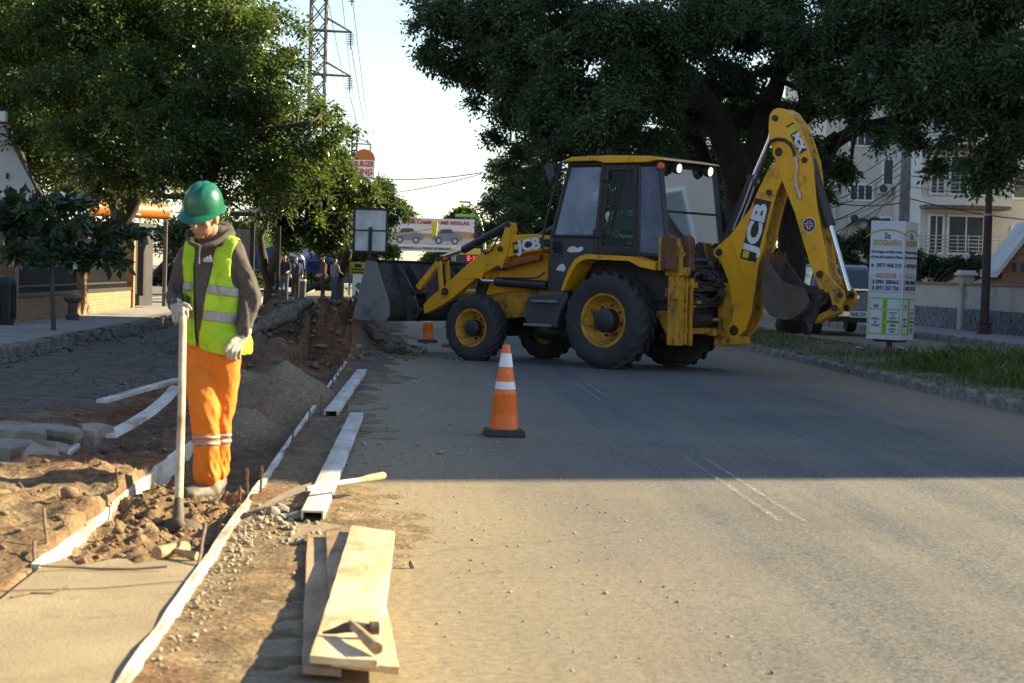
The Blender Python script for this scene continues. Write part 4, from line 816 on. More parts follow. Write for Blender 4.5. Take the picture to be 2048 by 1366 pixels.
for s in (0.3, -0.3): b.box((-0.93, s * 2.6, 1.12), (.05, .2, .12))
jb(b, 'rear_light', 'decalr', bevel=.01)

# ================================================================ people helpers
def remesh(mb, voxel, it=6, fac=0.5):
    me = mb.mesh('tmp'); o = bpy.data.objects.new('tmp', me); COL.objects.link(o)
    md = o.modifiers.new('r', 'REMESH'); md.mode = 'VOXEL'; md.voxel_size = voxel
    if it: sm = o.modifiers.new('s', 'SMOOTH'); sm.iterations = it; sm.factor = fac
    dg = bpy.context.evaluated_depsgraph_get(); out = bpy.data.meshes.new_from_object(o.evaluated_get(dg)); bpy.data.objects.remove(o); bpy.data.meshes.remove(me)
    return out
def chain(b, pts, rad, n=14):
    if not hasattr(rad, '__len__'): rad = [rad] * len(pts)
    for i in range(len(pts) - 1): b.tube([pts[i], pts[i + 1]], [rad[i], rad[i + 1]], n)
    for p, r in zip(pts, rad): b.ball(p, r, n, 9)
    return b
def vcoords(me): a = np.empty(len(me.vertices) * 3, np.float32); me.vertices.foreach_get('co', a); return a.reshape(-1, 3)
def vnormals(me): a = np.empty(len(me.vertices) * 3, np.float32); me.vertex_normals.foreach_get('vector', a); return a.reshape(-1, 3)
def wrinkle(me, amp, fx, fz, seed=0, gate=None):
    v = vcoords(me); n = vnormals(me); ang = np.arctan2(n[:, 1], n[:, 0])
    w0 = fbm(ang * 0.8 + v[:, 2] * fz * 0.30, v[:, 2] * fz * .8 + v[:, 0] * fx + ang * .6, seed, 2); w = 0.55 - 2.1 * np.abs(w0); w = np.where(w > 0, w ** 1.3, w * .6) * .55 + 0.35 * fbm(ang * 2.2 + v[:, 2] * 3, v[:, 2] * fz * 1.7, seed + 5, 2)
    if gate is not None: w = w * gate(v)
    v = v + n * (w * amp)[:, None]; me.vertices.foreach_set('co', np.ascontiguousarray(v, dtype=np.float32).ravel()); me.update()
def finish(me, name, mat, parent):
    me.polygons.foreach_set('use_smooth', [True] * len(me.polygons)); me.materials.clear()
    for m in (mat if isinstance(mat, list) else [mat]): me.materials.append(m)
    me.name = name; return link(name, me, parent)
def peel(me, test, off, name, mat, parent, thick=0.0):
    v = vcoords(me); n = vnormals(me); keep = []
    for p in me.polygons:
        c = p.center
        if test(c, p.normal): keep.append(tuple(p.vertices))
    used = sorted({i for f in keep for i in f}); mp = {k: i for i, k in enumerate(used)}
    P_ = np.array([v[k] + n[k] * off for k in used]); cnt = {}
    for f in keep:
        for i in range(len(f)): e = tuple(sorted((mp[f[i]], mp[f[(i + 1) % len(f)]]))); cnt[e] = cnt.get(e, 0) + 1
    nb = {}
    for (a, c), k in cnt.items():
        if k == 1: nb.setdefault(a, []).append(c); nb.setdefault(c, []).append(a)
    for _ in range(14):
        Q = P_.copy()
        for a, l in nb.items():
            if len(l) == 2: Q[a] = P_[a] * .4 + (P_[l[0]] + P_[l[1]]) * .3
        P_ = Q
    b = MB(); b.add([tuple(p) for p in P_], [tuple(mp[i] for i in f) for f in keep])
    me2 = b.mesh(name); me2.polygons.foreach_set('use_smooth', [True] * len(me2.polygons)); me2.materials.append(mat); o = link(name, me2, parent)
    if thick: md = o.modifiers.new('t', 'SOLIDIFY'); md.thickness = thick; md.offset = 1.0
    return o, me2
def lerp(a, b, t): return a + (b - a) * t
# materials
M['skin'] = PM('skin', (0.40, 0.225, 0.15), (0.34, 0.185, 0.12), 12, 0.55); M['skin'].node_tree.nodes['Principled BSDF'].inputs['Subsurface Weight'].default_value = 0.08
M['hair'] = PM('dark_hair', (0.012, 0.010, 0.009), (0.02, 0.016, 0.014), 40, 0.6)
M['hoodie'] = PM('grey_brown_fleece', (0.085, 0.072, 0.067), (0.066, 0.055, 0.051), 30, 0.95, bmp=0.22, bsc=25)
M['vest'] = PM('lime_vest', (0.38, 0.60, 0.02), (0.31, 0.50, 0.018), 6, 0.8, dirt=(0.22, 0.28, 0.03), dirtamt=0.34, dsc=9, bmp=0.5, bsc=16)
M['trous'] = PM('orange_trousers', (0.70, 0.19, 0.010), (0.60, 0.15, 0.009), 5, 0.85, dirt=(0.42, 0.14, 0.02), dirtamt=0.3, dsc=5, bmp=0.3, bsc=16)
M['refl'] = PM('reflective_tape', (0.30, 0.30, 0.32), (0.25, 0.25, 0.265), 20, 0.45, 0.25)
M['glove'] = PM('pale_glove', (0.46, 0.42, 0.36), (0.34, 0.29, 0.23), 14, 0.9, bmp=0.3, bsc=160)
M['boot'] = PM('scuffed_boot', (0.075, 0.064, 0.054), (0.19, 0.155, 0.115), 9, 0.65, lo=0.4, hi=0.62)
M['helmet'] = PM('green_helmet', (0.008, 0.125, 0.07), (0.007, 0.105, 0.058), 5, 0.28, dirt=(0.055, 0.16, 0.10), dirtamt=0.2, dsc=8)
M['lips'] = PM('lips', (0.30, 0.12, 0.09), (0.27, 0.11, 0.08), 10, 0.5)
# ================================================================ the worker
YW = 11.15
man = thing('person', 'worker in green hard hat, lime vest and orange trousers leaning on a long hoe', 'person', (-1.727,11.246,-0.030))
_ml = man.matrix_basis.copy(); _off = Vector((-1.727,11.246,-0.030))
def man_part(me, name, mat, par=None):
    o = finish(me, name, mat, man if par is None else par)
    if par is None: o.location = -_off
    return o
PXM = YW / 3900.0
# --- head frame
HC = Vector((-1.763,11.060,1.597)); hf = Vector((-0.36, -0.86, -0.33)).normalized(); hs = hf.cross(Vector((0.10, 0, 1))).normalized() * -1; hu = hs.cross(hf).normalized()
if hu.z < 0: hu = -hu
if hs.x < 0: hs = -hs
def hp_(s, f, u): return HC + hs * s + hf * f + hu * u
HR = Matrix((hs, hf, hu)).transposed()
b = MB()
b.ball(hp_(0, 0, 0.02), (0.074, 0.092, 0.098), 18, 14, HR); b.ball(hp_(0, 0.030, -0.045), (0.060, 0.062, 0.072), 16, 12, HR); b.ball(hp_(0, 0.062, -0.092), (0.030, 0.026, 0.024), 12, 8, HR)
chain(b, [hp_(0, 0.088, 0.010), hp_(0, 0.106, -0.022), hp_(0, 0.112, -0.034)], [0.010, 0.0135, 0.015], 10); b.ball(hp_(0.013, 0.100, -0.037), 0.0095); b.ball(hp_(-0.013, 0.100, -0.037), 0.0095)
chain(b, [hp_(-0.045, 0.072, 0.022), hp_(0, 0.088, 0.022), hp_(0.045, 0.072, 0.022)], 0.013, 8)
for s in (-1, 1):
    b.ball(hp_(s * 0.042, 0.062, -0.025), (0.024, 0.022, 0.020), 10, 8, HR)
    b.ball(hp_(s * 0.076, -0.005, -0.015), (0.010, 0.020, 0.033), 10, 8, HR); b.ball(hp_(s * 0.081, -0.012, -0.006), (0.008, 0.016, 0.020), 8, 6, HR)
chain(b, [hp_(-0.022, 0.084, -0.066), hp_(0, 0.093, -0.065), hp_(0.022, 0.084, -0.066)], [0.006, 0.010, 0.006], 8); chain(b, [hp_(-0.020, 0.080, -0.076), hp_(0, 0.089, -0.077), hp_(0.020, 0.080, -0.076)], [0.006, 0.010, 0.006], 8)
chain(b, [hp_(0, -0.02, -0.05), hp_(0, -0.05, -0.13), (-1.719,11.160,1.466), (-1.714,11.160,1.238)], [0.058, 0.056, 0.062, 0.08], 14)
me = remesh(b, 0.005, 3, 0.4); body = man_part(me, 'body', M['skin'])
for s in (-1, 1):
    b = MB(); chain(b, [hp_(s * 0.046, 0.074, 0.004), hp_(s * 0.032, 0.083, -0.001), hp_(s * 0.018, 0.081, 0.003)], 0.0042, 6); o = b.build('eyelid', M['hair'], body)
    b = MB(); chain(b, [hp_(s * 0.052, 0.078, 0.022), hp_(s * 0.034, 0.092, 0.030), hp_(s * 0.014, 0.098, 0.026)], [0.004, 0.006, 0.004], 6); o = b.build('eyebrow', M['hair'], body)
b = MB(); chain(b, [hp_(-0.021, 0.0895, -0.070), hp_(0, 0.0985, -0.0705), hp_(0.021, 0.0895, -0.070)], [0.0035, 0.0065, 0.0035], 6); b.build('lips', M['lips'], body)
b = MB(); b.ball(hp_(0, -0.012, 0.03), (0.080, 0.092, 0.095), 16, 12, HR); me = remesh(b, 0.006, 2)
o, _ = peel(me, lambda c, n: (Vector(c) - HC).dot(hf) < 0.035 and (Vector(c) - HC).dot(hu) > -0.055, 0.001, 'hair', M['hair'], man); o.location = -_off
# --- helmet
b = MB(); n = 40; rows = []
for i in range(13):
    ph = (PI / 2) * i / 12
    row = []
    for k in range(n):
        a = 2 * PI * k / n; s = math.sin(a); f = math.cos(a)
        rs_, rf_ = 0.110, 0.128
        rr_ = math.cos(ph) ** 0.82
        x = s * rs_ * rr_; y = f * rf_ * rr_ - 0.004; z = 0.150 * math.sin(ph) ** 0.9
        rid = 0.0
        for c0 in (-0.036, 0.0, 0.036): rid += 0.0062 * math.exp(-((x - c0) / 0.009) ** 2) * min(1, z / 0.05)
        d = Vector((x, y, z)).normalized(); row.append(hp_(x + d.x * rid, y + d.y * rid, 0.046 + z + d.z * rid))
    rows.append(row)
vs = [p for r in rows for p in r]; fs = [(i * n + k, i * n + (k + 1) % n, (i + 1) * n + (k + 1) % n, (i + 1) * n + k) for i in range(12) for k in range(n)]
b.add(vs, fs)
brim = []
for k in range(n):
    a = 2 * PI * k / n; s = math.sin(a); f = math.cos(a); e = 0.013 + 0.050 * max(0, f) ** 2.2
    row = []
    for (q, dz) in ((0.0, 0.0), (0.5, -0.004), (1.0, -0.010 - 0.018 * max(0, f) ** 2), (0.97, -0.014 - 0.018 * max(0, f) ** 2), (0.45, -0.010), (-0.004, -0.006)):
        row.append(hp_(s * (0.110 + e * q), f * (0.128 + e * q) - 0.004, 0.046 + dz))
    brim.append(row)
b.add([p for r in brim for p in r], [(k * 6 + j, k * 6 + j + 1, ((k + 1) % n) * 6 + j + 1, ((k + 1) % n) * 6 + j) for k in range(n) for j in range(5)])
hat = b.build('hard_hat', M['helmet'], man, smooth=50); hat.location = -_off
# --- hoodie
def yy(x, y, d): return (0, 0, 0)
b = MB()
SHL = Vector((-1.882,11.220,1.371)); SHR = Vector((-1.595,11.080,1.406))
tor = MB()
chain(tor, [SHL, (-1.743,11.170,1.449), SHR], [0.062, 0.075, 0.066]); chain(tor, [(-1.821,11.190,1.321), (-1.801,11.180,1.121), (-1.779,11.180,0.915)], [0.092, 0.086, 0.088]); chain(tor, [(-1.650,11.100,1.339), (-1.653,11.110,1.126), (-1.649,11.120,0.920)], [0.095, 0.090, 0.094]); chain(tor, [(-1.729,11.100,1.309), (-1.723,11.090,1.124), (-1.709,11.100,0.931)], [0.09, 0.092, 0.095])
tor_v, tor_f = list(tor.v), list(tor.f)
b.add(tor_v, tor_f)
EL = Vector((-1.934,11.170,1.146)); WL = Vector((-1.894,10.980,1.087)); ER = Vector((-1.498,11.100,1.147)); WR = Vector((-1.519,11.020,0.950))
chain(b, [SHL, lerp(SHL, EL, .5) + Vector((-.008, 0, 0)), EL, lerp(EL, WL, .5), WL], [0.060, 0.052, 0.049, 0.045, 0.038]); chain(b, [SHR, lerp(SHR, ER, .5) + Vector((.012, 0, 0)), ER, lerp(ER, WR, .5) + Vector((.006, 0, 0)), lerp(ER, WR, .88), WR], [0.064, 0.057, 0.055, 0.048, 0.045, 0.039])
hood = [(-1.852,11.030,1.483), (-1.825,10.990,1.444), (-1.763,10.975,1.420), (-1.700,11.000,1.442), (-1.646,11.050,1.475), (-1.618,11.130,1.503), (-1.658,11.240,1.533), (-1.734,11.280,1.543), (-1.813,11.240,1.523), (-1.856,11.120,1.502)]
chain(b, hood + hood[:1], [0.013, 0.014, 0.016, 0.019, 0.022, 0.028, 0.038, 0.042, 0.032, 0.020, 0.013], 10)
chain(b, [(-1.686,11.160,1.496), (-1.661,11.200,1.411), (-1.673,11.220,1.325)], [0.06, 0.055, 0.03], 10)
hm = remesh(b, 0.009, 8, 0.5)
zE = ER.z
wrinkle(hm, 0.026, 3, 12, 5, lambda v: 0.35 + 1.3 * np.exp(-((v[:, 2] - zE) / 0.14) ** 2) * (np.abs(v[:, 0] + 1.70) > 0.13))
hoodie = man_part(hm, 'hoodie', M['hoodie'])
b = MB(); chain(b, [(-1.777,10.955,1.433), (-1.776,10.940,1.391), (-1.778,10.940,1.349)], [0.006, 0.006, 0.008], 7); chain(b, [(-1.768,10.955,1.428), (-1.768,10.940,1.388), (-1.771,10.935,1.332)], [0.006, 0.006, 0.010], 7); o = b.build('drawstring', M['hoodie'], hoodie, smooth=60)
b = MB()
for i in range(3):
    q = [Vector((x, 0, z)) for x, z in ((0, 0), (0.014, 0.0), (0.006 + 0.0, 0.010 + 0.009 * i), (-0.004, 0.006 + .009 * i))]
    c = Vector((-1.744,10.975,1.353)) + Vector((0.016 * i, 0.000 * i, 0)); b.add([c + p for p in q], [(0, 1, 2, 3)])
c = Vector((-1.749,10.972,1.342)); b.add([c, c + Vector((0.055, 0.0, 0)), c + Vector((0.055, 0.0, 0.006)), c + Vector((0, 0, 0.006))], [(0, 1, 2, 3)])
b.build('chest_logo', M['decalw'], hoodie)
# --- vest peeled off the torso
t2 = MB(); t2.add(tor_v, tor_f); chain(t2, [(-1.777,11.170,0.904), (-1.751,11.160,0.859)], [0.098, 0.122]); chain(t2, [(-1.649,11.120,0.909), (-1.618,11.110,0.870)], [0.103, 0.128])
vm = remesh(t2, 0.0065, 8, 0.5); wrinkle(vm, 0.016, 2, 7, 15)
VT = (-1.774,11.000,1.476); OL0 = Vector((-1.819,11.000,1.461)); OL1 = Vector((-1.786,11.000,0.870)); OR0 = Vector((-1.672,11.000,1.465)); OR1 = Vector((-1.769,11.000,0.870))
ZTOP = Vector((-1.733,11.100,1.476)).z; ZBOT = Vector((-1.719,11.100,0.862)).z
AHR = [Vector(p) for p in ((-1.573,11.000,1.580), (-1.570,11.000,1.454), (-1.597,11.000,1.383), (-1.609,11.000,1.284), (-1.593,11.000,1.214), (-1.541,11.000,1.164), (-1.428,11.000,1.156))]; AHL = [Vector(p) for p in ((-1.872,11.000,1.572), (-1.880,11.000,1.431), (-1.884,11.000,1.375), (-1.876,11.000,1.276), (-1.869,11.000,1.206), (-1.879,11.000,1.155), (-1.964,11.000,1.141))]
def vest_test(c, n):
    t = (OL0.z - c.z) / (OL0.z - OL1.z)
    if c.z < ZBOT - 0.02 + 0.02 * math.sin(c.x * 9) + 0.03 * max(0, -1.75 - c.x) * 6: return False
    if c.y < 11.14 and OL0.x + (OL1.x - OL0.x) * t < c.x < (lerp(OR0.x, Vector((-1.718,11.000,1.238)).x, min(1, t / 0.38)) if t < 0.38 else lerp(Vector((-1.718,11.000,1.238)).x, OR1.x, (t - 0.38) / 0.62)): return False
    for k in range(len(AHR) - 1):
        if AHR[k + 1].z < c.z <= AHR[k].z:
            q = (AHR[k].z - c.z) / (AHR[k].z - AHR[k + 1].z); xr_ = lerp(AHR[k].x, AHR[k + 1].x, q); xl_ = lerp(AHL[k].x, AHL[k + 1].x, q)
            if c.x > xr_ or c.x < xl_: return False
    if c.z > ZTOP - 0.05 and abs(c.x - Vector((-1.703,11.000,1.464)).x) < 0.062: return False
    return True
vest, vme = peel(vm, vest_test, 0.009, 'safety_vest', M['vest'], man, 0.004); vest.location = -_off
def zpx(y): return 0.0
Z1a, Z1b = Vector((-1.627,11.000,1.201)).z, Vector((-1.625,11.000,1.151)).z; Z2a, Z2b = Vector((-1.623,11.000,1.055)).z, Vector((-1.622,11.000,0.998)).z
for za, zb in ((Z1a, Z1b), (Z2a, Z2b)):
    sl = -0.10
    peel(vme, lambda c, n: zb < c.z - sl * (c.x + 1.62) < za, 0.008, 'reflective_band', M['refl'], vest, 0.002)
# --- trousers
b = MB()
HL = Vector((-1.783,11.180,0.863)); KL = Vector((-1.733,11.060,0.482)); AL = Vector((-1.723,11.120,0.128)); HR_ = Vector((-1.648,11.120,0.863)); KR = Vector((-1.671,11.180,0.458)); AR = Vector((-1.693,11.300,0.134))
chain(b, [(-1.778,11.180,0.886), HL, lerp(HL, KL, .5) + Vector((-.012, 0, 0)), KL, lerp(KL, AL, .45), lerp(KL, AL, .85), AL], [0.088, 0.102, 0.094, 0.082, 0.076, 0.068, 0.074], 16)
chain(b, [(-1.650,11.130,0.891), HR_, lerp(HR_, KR, .5) + Vector((.010, 0, 0)), KR, lerp(KR, AR, .5), lerp(KR, AR, .88), AR], [0.092, 0.108, 0.096, 0.078, 0.070, 0.062, 0.066], 16)
chain(b, [(-1.712,11.130,0.867), (-1.711,11.130,0.781)], [0.098, 0.095], 14)
tm = remesh(b, 0.009, 5, 0.5); zA = AL.z; zK = KL.z
wrinkle(tm, 0.034, 1.5, 11, 8, lambda v: 0.28 + 1.0 * np.exp(-((v[:, 2] - zA - 0.03) / 0.11) ** 2) + 0.55 * np.exp(-((v[:, 2] - zK - 0.02) / 0.10) ** 2))
zc_ = Vector((-1.718,11.120,0.057)).z; v = vcoords(tm); m_ = v[:, 2] < zc_ + 0.02 * np.sin(v[:, 0] * 60); v[m_, 2] = (zc_ + 0.012 * np.sin(v[:, 0] * 60 + v[:, 1] * 40))[m_]; tm.vertices.foreach_set('co', np.ascontiguousarray(v).ravel()); tm.update()
trous = man_part(tm, 'trousers', M['trous'])
for ya, yb in ((871, 880), (884, 893)):
    pass
for za, zb in ((Vector((-1.706,11.000,0.359)).z, Vector((-1.706,11.000,0.334)).z), (Vector((-1.706,11.000,0.323)).z, Vector((-1.705,11.000,0.297)).z)):
    peel(tm, lambda c, n: zb < c.z < za, 0.004, 'reflective_band', M['refl'], trous, 0.002)
# --- boots
def boot(heel, toe, ank, name):
    h = Vector(heel); t = Vector(toe); a = Vector(ank); d = (t - h); d.z = 0; d.normalize(); sd = Vector((-d.y, d.x, 0)); b = MB(); z0 = h.z
    chain(b, [h + Vector((0, 0, .045)), lerp(h, t, .45) + Vector((0, 0, .045)), lerp(h, t, .92) + Vector((0, 0, .035))], [0.043, 0.046, 0.040], 14); chain(b, [lerp(h, t, .25) + sd * .012 + Vector((0, 0, .03)), lerp(h, t, .85) + sd * .018 + Vector((0, 0, .03))], .036, 10); chain(b, [lerp(h, t, .25) - sd * .012 + Vector((0, 0, .03)), lerp(h, t, .85) - sd * .018 + Vector((0, 0, .03))], .036, 10)
    chain(b, [lerp(h, t, .12) + Vector((0, 0, .06)), a], [0.050, 0.052], 14)
    me = remesh(b, 0.007, 5, 0.5); v = vcoords(me); v[:, 2] = np.maximum(v[:, 2], z0 + 0.006 + 0 * v[:, 2]); me.vertices.foreach_set('co', v.ravel()); me.update(); bo = man_part(me, name, M['boot'])
    b = MB(); ol = []
    for k in range(20):
        an = 2 * PI * k / 20; c = lerp(h, t, .5); L_ = (t - h).length / 2 + .04; q = c + d * math.cos(an) * L_ + sd * math.sin(an) * 0.052 * (1.1 if math.cos(an) > 0 else .9); ol.append((q.x, q.y))
    b.prism(ol, z0 - 0.005, z0 + 0.022, axis='z'); o = b.build('sole', M['black'], bo)
for _a, _d in ((AL, Vector((-.62, -.78, 0))), (AR, Vector((-.15, -.99, 0)))):
    _h = Vector((_a.x, _a.y, -0.012 if _a is AL else .012)) - _d * .06; boot(_h, _h + _d * .225, _a, 'boot')
# --- gloves
def glove(palm, fingers, thumb, wrist):
    b = MB(); chain(b, palm[0], palm[1], 12)
    for f, r in fingers: chain(b, f, r, 10)
    chain(b, thumb[0], thumb[1], 10); chain(b, wrist[0], wrist[1], 12)
    return man_part(remesh(b, 0.0042, 3, 0.45), 'glove', M['glove'])
fr = 0.0095
glove(([(-1.527,11.020,0.916), (-1.561,10.990,0.882)], [0.030, 0.026]),
      [([(-1.569,10.965,0.899), (-1.591,10.945,0.860), (-1.603,10.955,0.831), (-1.596,10.970,0.811)], [.0125, .011, .010, .009]), ([(-1.559,10.970,0.888), (-1.574,10.950,0.844), (-1.584,10.965,0.812), (-1.578,10.985,0.794)], [.0125, .0115, .0105, .009]), ([(-1.544,10.985,0.882), (-1.554,10.965,0.838), (-1.561,10.980,0.806), (-1.555,11.000,0.791)], [.0125, .0115, .0105, .009]), ([(-1.527,11.005,0.882), (-1.532,10.985,0.843), (-1.538,10.995,0.817), (-1.534,11.010,0.803)], [.0115, .0105, .0095, .0085])],
      ([(-1.550,10.985,0.916), (-1.578,10.950,0.894), (-1.598,10.935,0.869), (-1.609,10.935,0.846)], [.016, .0145, .013, .011]), ([(-1.512,11.030,0.958), (-1.527,11.020,0.916)], [0.040, 0.032]))
glove(([(-1.891,10.950,1.065), (-1.855,10.900,1.056)], [0.030, 0.028]),
      [([(-1.882,10.900,1.050), (-1.890,10.865,1.031), (-1.883,10.860,1.009), (-1.869,10.880,1.003)], [.012, .0115, .0105, .009]), ([(-1.860,10.880,1.062), (-1.864,10.845,1.037), (-1.861,10.845,1.012), (-1.851,10.870,1.006)], [.0125, .0115, .0105, .009]), ([(-1.839,10.870,1.071), (-1.835,10.838,1.047), (-1.832,10.840,1.022), (-1.829,10.870,1.015)], [.0125, .0115, .0105, .009]), ([(-1.821,10.880,1.074), (-1.813,10.850,1.055), (-1.813,10.855,1.033), (-1.817,10.880,1.024)], [.0115, .0105, .0095, .0085])],
      ([(-1.872,10.930,1.089), (-1.839,10.900,1.098), (-1.814,10.885,1.091), (-1.799,10.885,1.075)], [.016, .0145, .013, .011]), ([(-1.899,10.990,1.098), (-1.889,10.950,1.071)], [0.038, 0.032]))
# ================================================================ hoe held by the worker
HT = Vector((-1.838,10.870,1.063)); HB = Vector((-1.718,10.150,-0.021))
hoe = thing('hoe', 'long wooden-handled hoe with broad steel blade resting in wet mud', 'hoe', HB)
def hl(p): return Vector(p) - HB
d = (HB - HT).normalized(); b = MB(); b.tube([hl(HT - d * .02), hl(HT), hl(lerp(HT, HB, .5)) + Vector((.004, 0, 0)), hl(lerp(HT, HB, .93))], [0.015, 0.0205, 0.021, 0.0235], 14); b.build('handle', M['handle'], hoe, smooth=50)
b = MB(); b.tube([hl(lerp(HT, HB, .90)), hl(lerp(HT, HB, .94)), hl(HB), hl(HB + d * .03)], [0.024, 0.028, 0.034, 0.030], 14); b.build('socket', M['brust'], hoe, smooth=50)
b = MB(); n = 13; top = []; 
for i in range(n):
    t = i / (n - 1) * 2 - 1; x = t * 0.122; zt_ = 0.022 - 0.045 * t * t; zb_ = -0.055 - 0.02 * t * t + 0.012 * (1 - t * t); yb = -0.050; top += [(x, 0.0 + 0.03 * t * t, zt_), (x * 1.05, yb + 0.02 * t * t, zb_), (x * 1.05, yb + 0.006 + 0.02 * t * t, zb_), (x, 0.006 + 0.03 * t * t, zt_)]
b.add(top, [(i * 4 + j, (i + 1) * 4 + j, (i + 1) * 4 + (j + 1) % 4, i * 4 + (j + 1) % 4) for i in range(n - 1) for j in range(4)] + [(0, 1, 2, 3), tuple((n - 1) * 4 + j for j in (3, 2, 1, 0))]); b.ball((0, -0.02, -0.012), (0.042, 0.035, 0.035)); b.build('blade', M['brust'], hoe, smooth=50)

# ================================================================ gutter works in the foreground
def road_obj(o): o.rotation_euler = (0, 0, ROADROT); return o
b = MB(); n = 14; far = [(-1.53 + 0.655 * i / n, 8.42 + 0.10 * math.sin(i * 1.3) + 0.06 * random.random() + 0.25 * (i / n), -0.03) for i in range(n + 1)]
b.prism([(-1.53, 3.0), (-0.875, 3.0)] + [(p[0], p[1]) for p in far[::-1]], -0.14, 0.021, axis='z'); o = road_obj(b.build('gutter_slab', M['concrete'])); o['kind'] = 'structure'
def form(name, label, r, s0, s1, zt, h, th, group, seed, mat='formwhite'):
    rnd = random.Random(seed); b = MB(); n = max(4, int((s1 - s0) / 0.35)); vs = []
    ph = rnd.uniform(0, 6)
    for i in range(n + 1):
        s = s0 + (s1 - s0) * i / n; w = 0.003 * math.sin(s * 1.1 + ph) + rnd.uniform(-.002, .002); z = zt + 0.004 * math.sin(s * 1.1 + ph) - (rnd.random() < .12) * .012
        vs += [(r + w - th / 2, s, z - h), (r + w + th / 2, s, z - h), (r + w + th / 2 - .004, s, z + rnd.uniform(-.004, .004)), (r + w - th / 2 + .004, s, z)]
    b.add(vs, [(i * 4 + j, (i + 1) * 4 + j, (i + 1) * 4 + (j + 1) % 4, i * 4 + (j + 1) % 4) for i in range(n) for j in range(4)] + [(0, 1, 2, 3), tuple(n * 4 + j for j in (3, 2, 1, 0))])
    return tag(road_obj(b.build(name, M[mat])), label, 'form board', group)
GF = 'form boards edging the new gutter'
form('form_board', 'white form board at the road side, nearest the camera, beside the planks', -0.855, 3.0, 8.75, 0.034, 0.14, 0.042, GF, 1)
form('form_board', 'white form board running past the rebar pair beside the shovel blade', -0.86, 8.78, 12.1, 0.03, 0.17, 0.045, GF, 2)
form('form_board', 'thin grey form board along the trench past the worker', -0.862, 12.13, 17.6, 0.03, 0.18, 0.04, GF, 3)
form('form_board', 'thin form board along the foot of the sand heaps', -0.858, 17.64, 23.4, 0.03, 0.18, 0.04, GF, 4)
form('form_board', 'farthest form board, ending at the red earth by the loader bucket', -0.855, 23.45, 29.6, 0.03, 0.18, 0.04, GF, 5)
form('form_board', 'white form board on the earth side, nearest the camera by the mallet', -1.552, 8.3, 9.55, 0.035, 0.17, 0.042, GF, 6)
form('form_board', 'short white form board piece splashed with mud on the earth side', -1.555, 9.58, 10.35, 0.045, 0.15, 0.04, GF, 7)
form('form_board', 'grey form board on the earth side, passing behind the hoe handle', -1.555, 10.4, 15.2, 0.05, 0.17, 0.035, GF, 8)
def loose(name, label, pts, w, th, seed, cat='board'):
    b = MB(); vs = []; n = len(pts)
    for i, p in enumerate(pts):
        p = Vector(p); d = (Vector(pts[min(i + 1, n - 1)]) - Vector(pts[max(i - 1, 0)])).normalized(); s = d.cross(Vector((0, 0, 1))).normalized() * w / 2
        vs += [p - s, p + s, p + s + Vector((0, 0, th)), p - s + Vector((0, 0, th))]
    b.add(vs, [(i * 4 + j, (i + 1) * 4 + j, (i + 1) * 4 + (j + 1) % 4, i * 4 + (j + 1) % 4) for i in range(n - 1) for j in range(4)] + [(0, 1, 2, 3), tuple((n - 1) * 4 + j for j in (3, 2, 1, 0))])
    return tag(b.build(name, M['chanwhite']), label, cat)
loose('loose_board', 'straight pale board lying in the dirt left of the hoe, farther one', [(-3.552,16.918,0.100), (-3.494,18.361,0.110), (-3.493,20.436,0.100)], 0.10, 0.03, 1)
loose('loose_board', 'bent pale strip curving down to the dirt left of the hoe', [(-2.791,13.551,0.100), (-2.841,14.606,0.100), (-2.903,15.699,0.110), (-2.997,16.897,0.130), (-3.122,18.170,0.160)], 0.10, 0.03, 2)
# --- white channel beams lying open side down
def channel(label, s0, s1, r, z, w=0.12, h=0.05):
    b = MB(); t = 0.012; L_ = s1 - s0
    b.prism([(-w / 2, 0), (-w / 2 + t, 0), (-w / 2 + t, h - t), (w / 2 - t, h - t), (w / 2 - t, 0), (w / 2, 0), (w / 2, h), (-w / 2, h)], -L_ / 2, L_ / 2)
    o = b.build('channel_beam', M['chanwhite'], bevel=0.004); c = W(r[0] / 2 + r[1] / 2, (s0 + s1) / 2, z); o.location = c; o.rotation_euler = (0, 0, ROADROT - math.atan((r[1] - r[0]) / L_)); return tag(o, label, 'beam', 'white channel beams beside the trench')
channel('white channel beam lying beside the planks, shovel handle resting across it', 10.15, 17.2, (-0.47, -0.43), 0.012)
channel('white channel beam farther along, lying open end towards the camera', 17.3, 24.6, (-0.66, -0.56), 0.02)
# --- stack of planks
def plank(label, c4, th, mat, seed):
    rnd = random.Random(seed); NL, NR, FR, FL = [Vector(p) for p in c4]; n = 14; b = MB(); vs = []; cup = rnd.uniform(-.004, .004)
    for i in range(n + 1):
        t = i / n; l = NL.lerp(FL, t); r = NR.lerp(FR, t); j = rnd.uniform(-.0018, .0018); k = rnd.uniform(-.0018, .0018); bow = 0.008 * math.sin(t * PI) * rnd.uniform(.9, 1.1)
        l = l + Vector((j, 0, -bow)); r = r + Vector((k, 0, -bow)); m = (l + r) / 2 + Vector((0, 0, cup)); vs += [l, m, r, r - Vector((0, 0, th)), l - Vector((0, 0, th))]
    b.add(vs, [(i * 5 + j, i * 5 + (j + 1) % 5, (i + 1) * 5 + (j + 1) % 5, (i + 1) * 5 + j) for i in range(n) for j in range(5)] + [(0, 1, 2, 3, 4)[::-1], tuple(n * 5 + j for j in range(5))])
    return tag(b.build('plank', M[mat], bevel=0.003), label, 'plank', 'planks stacked on the road edge')
plank('long narrow bottom plank at the left of the plank stack, mostly shaded', [(-0.644,6.214,0.045), (-0.516,6.184,0.045), (-0.837,9.316,0.045), (-0.962,9.362,0.045)], 0.026, 'plankd', 1)
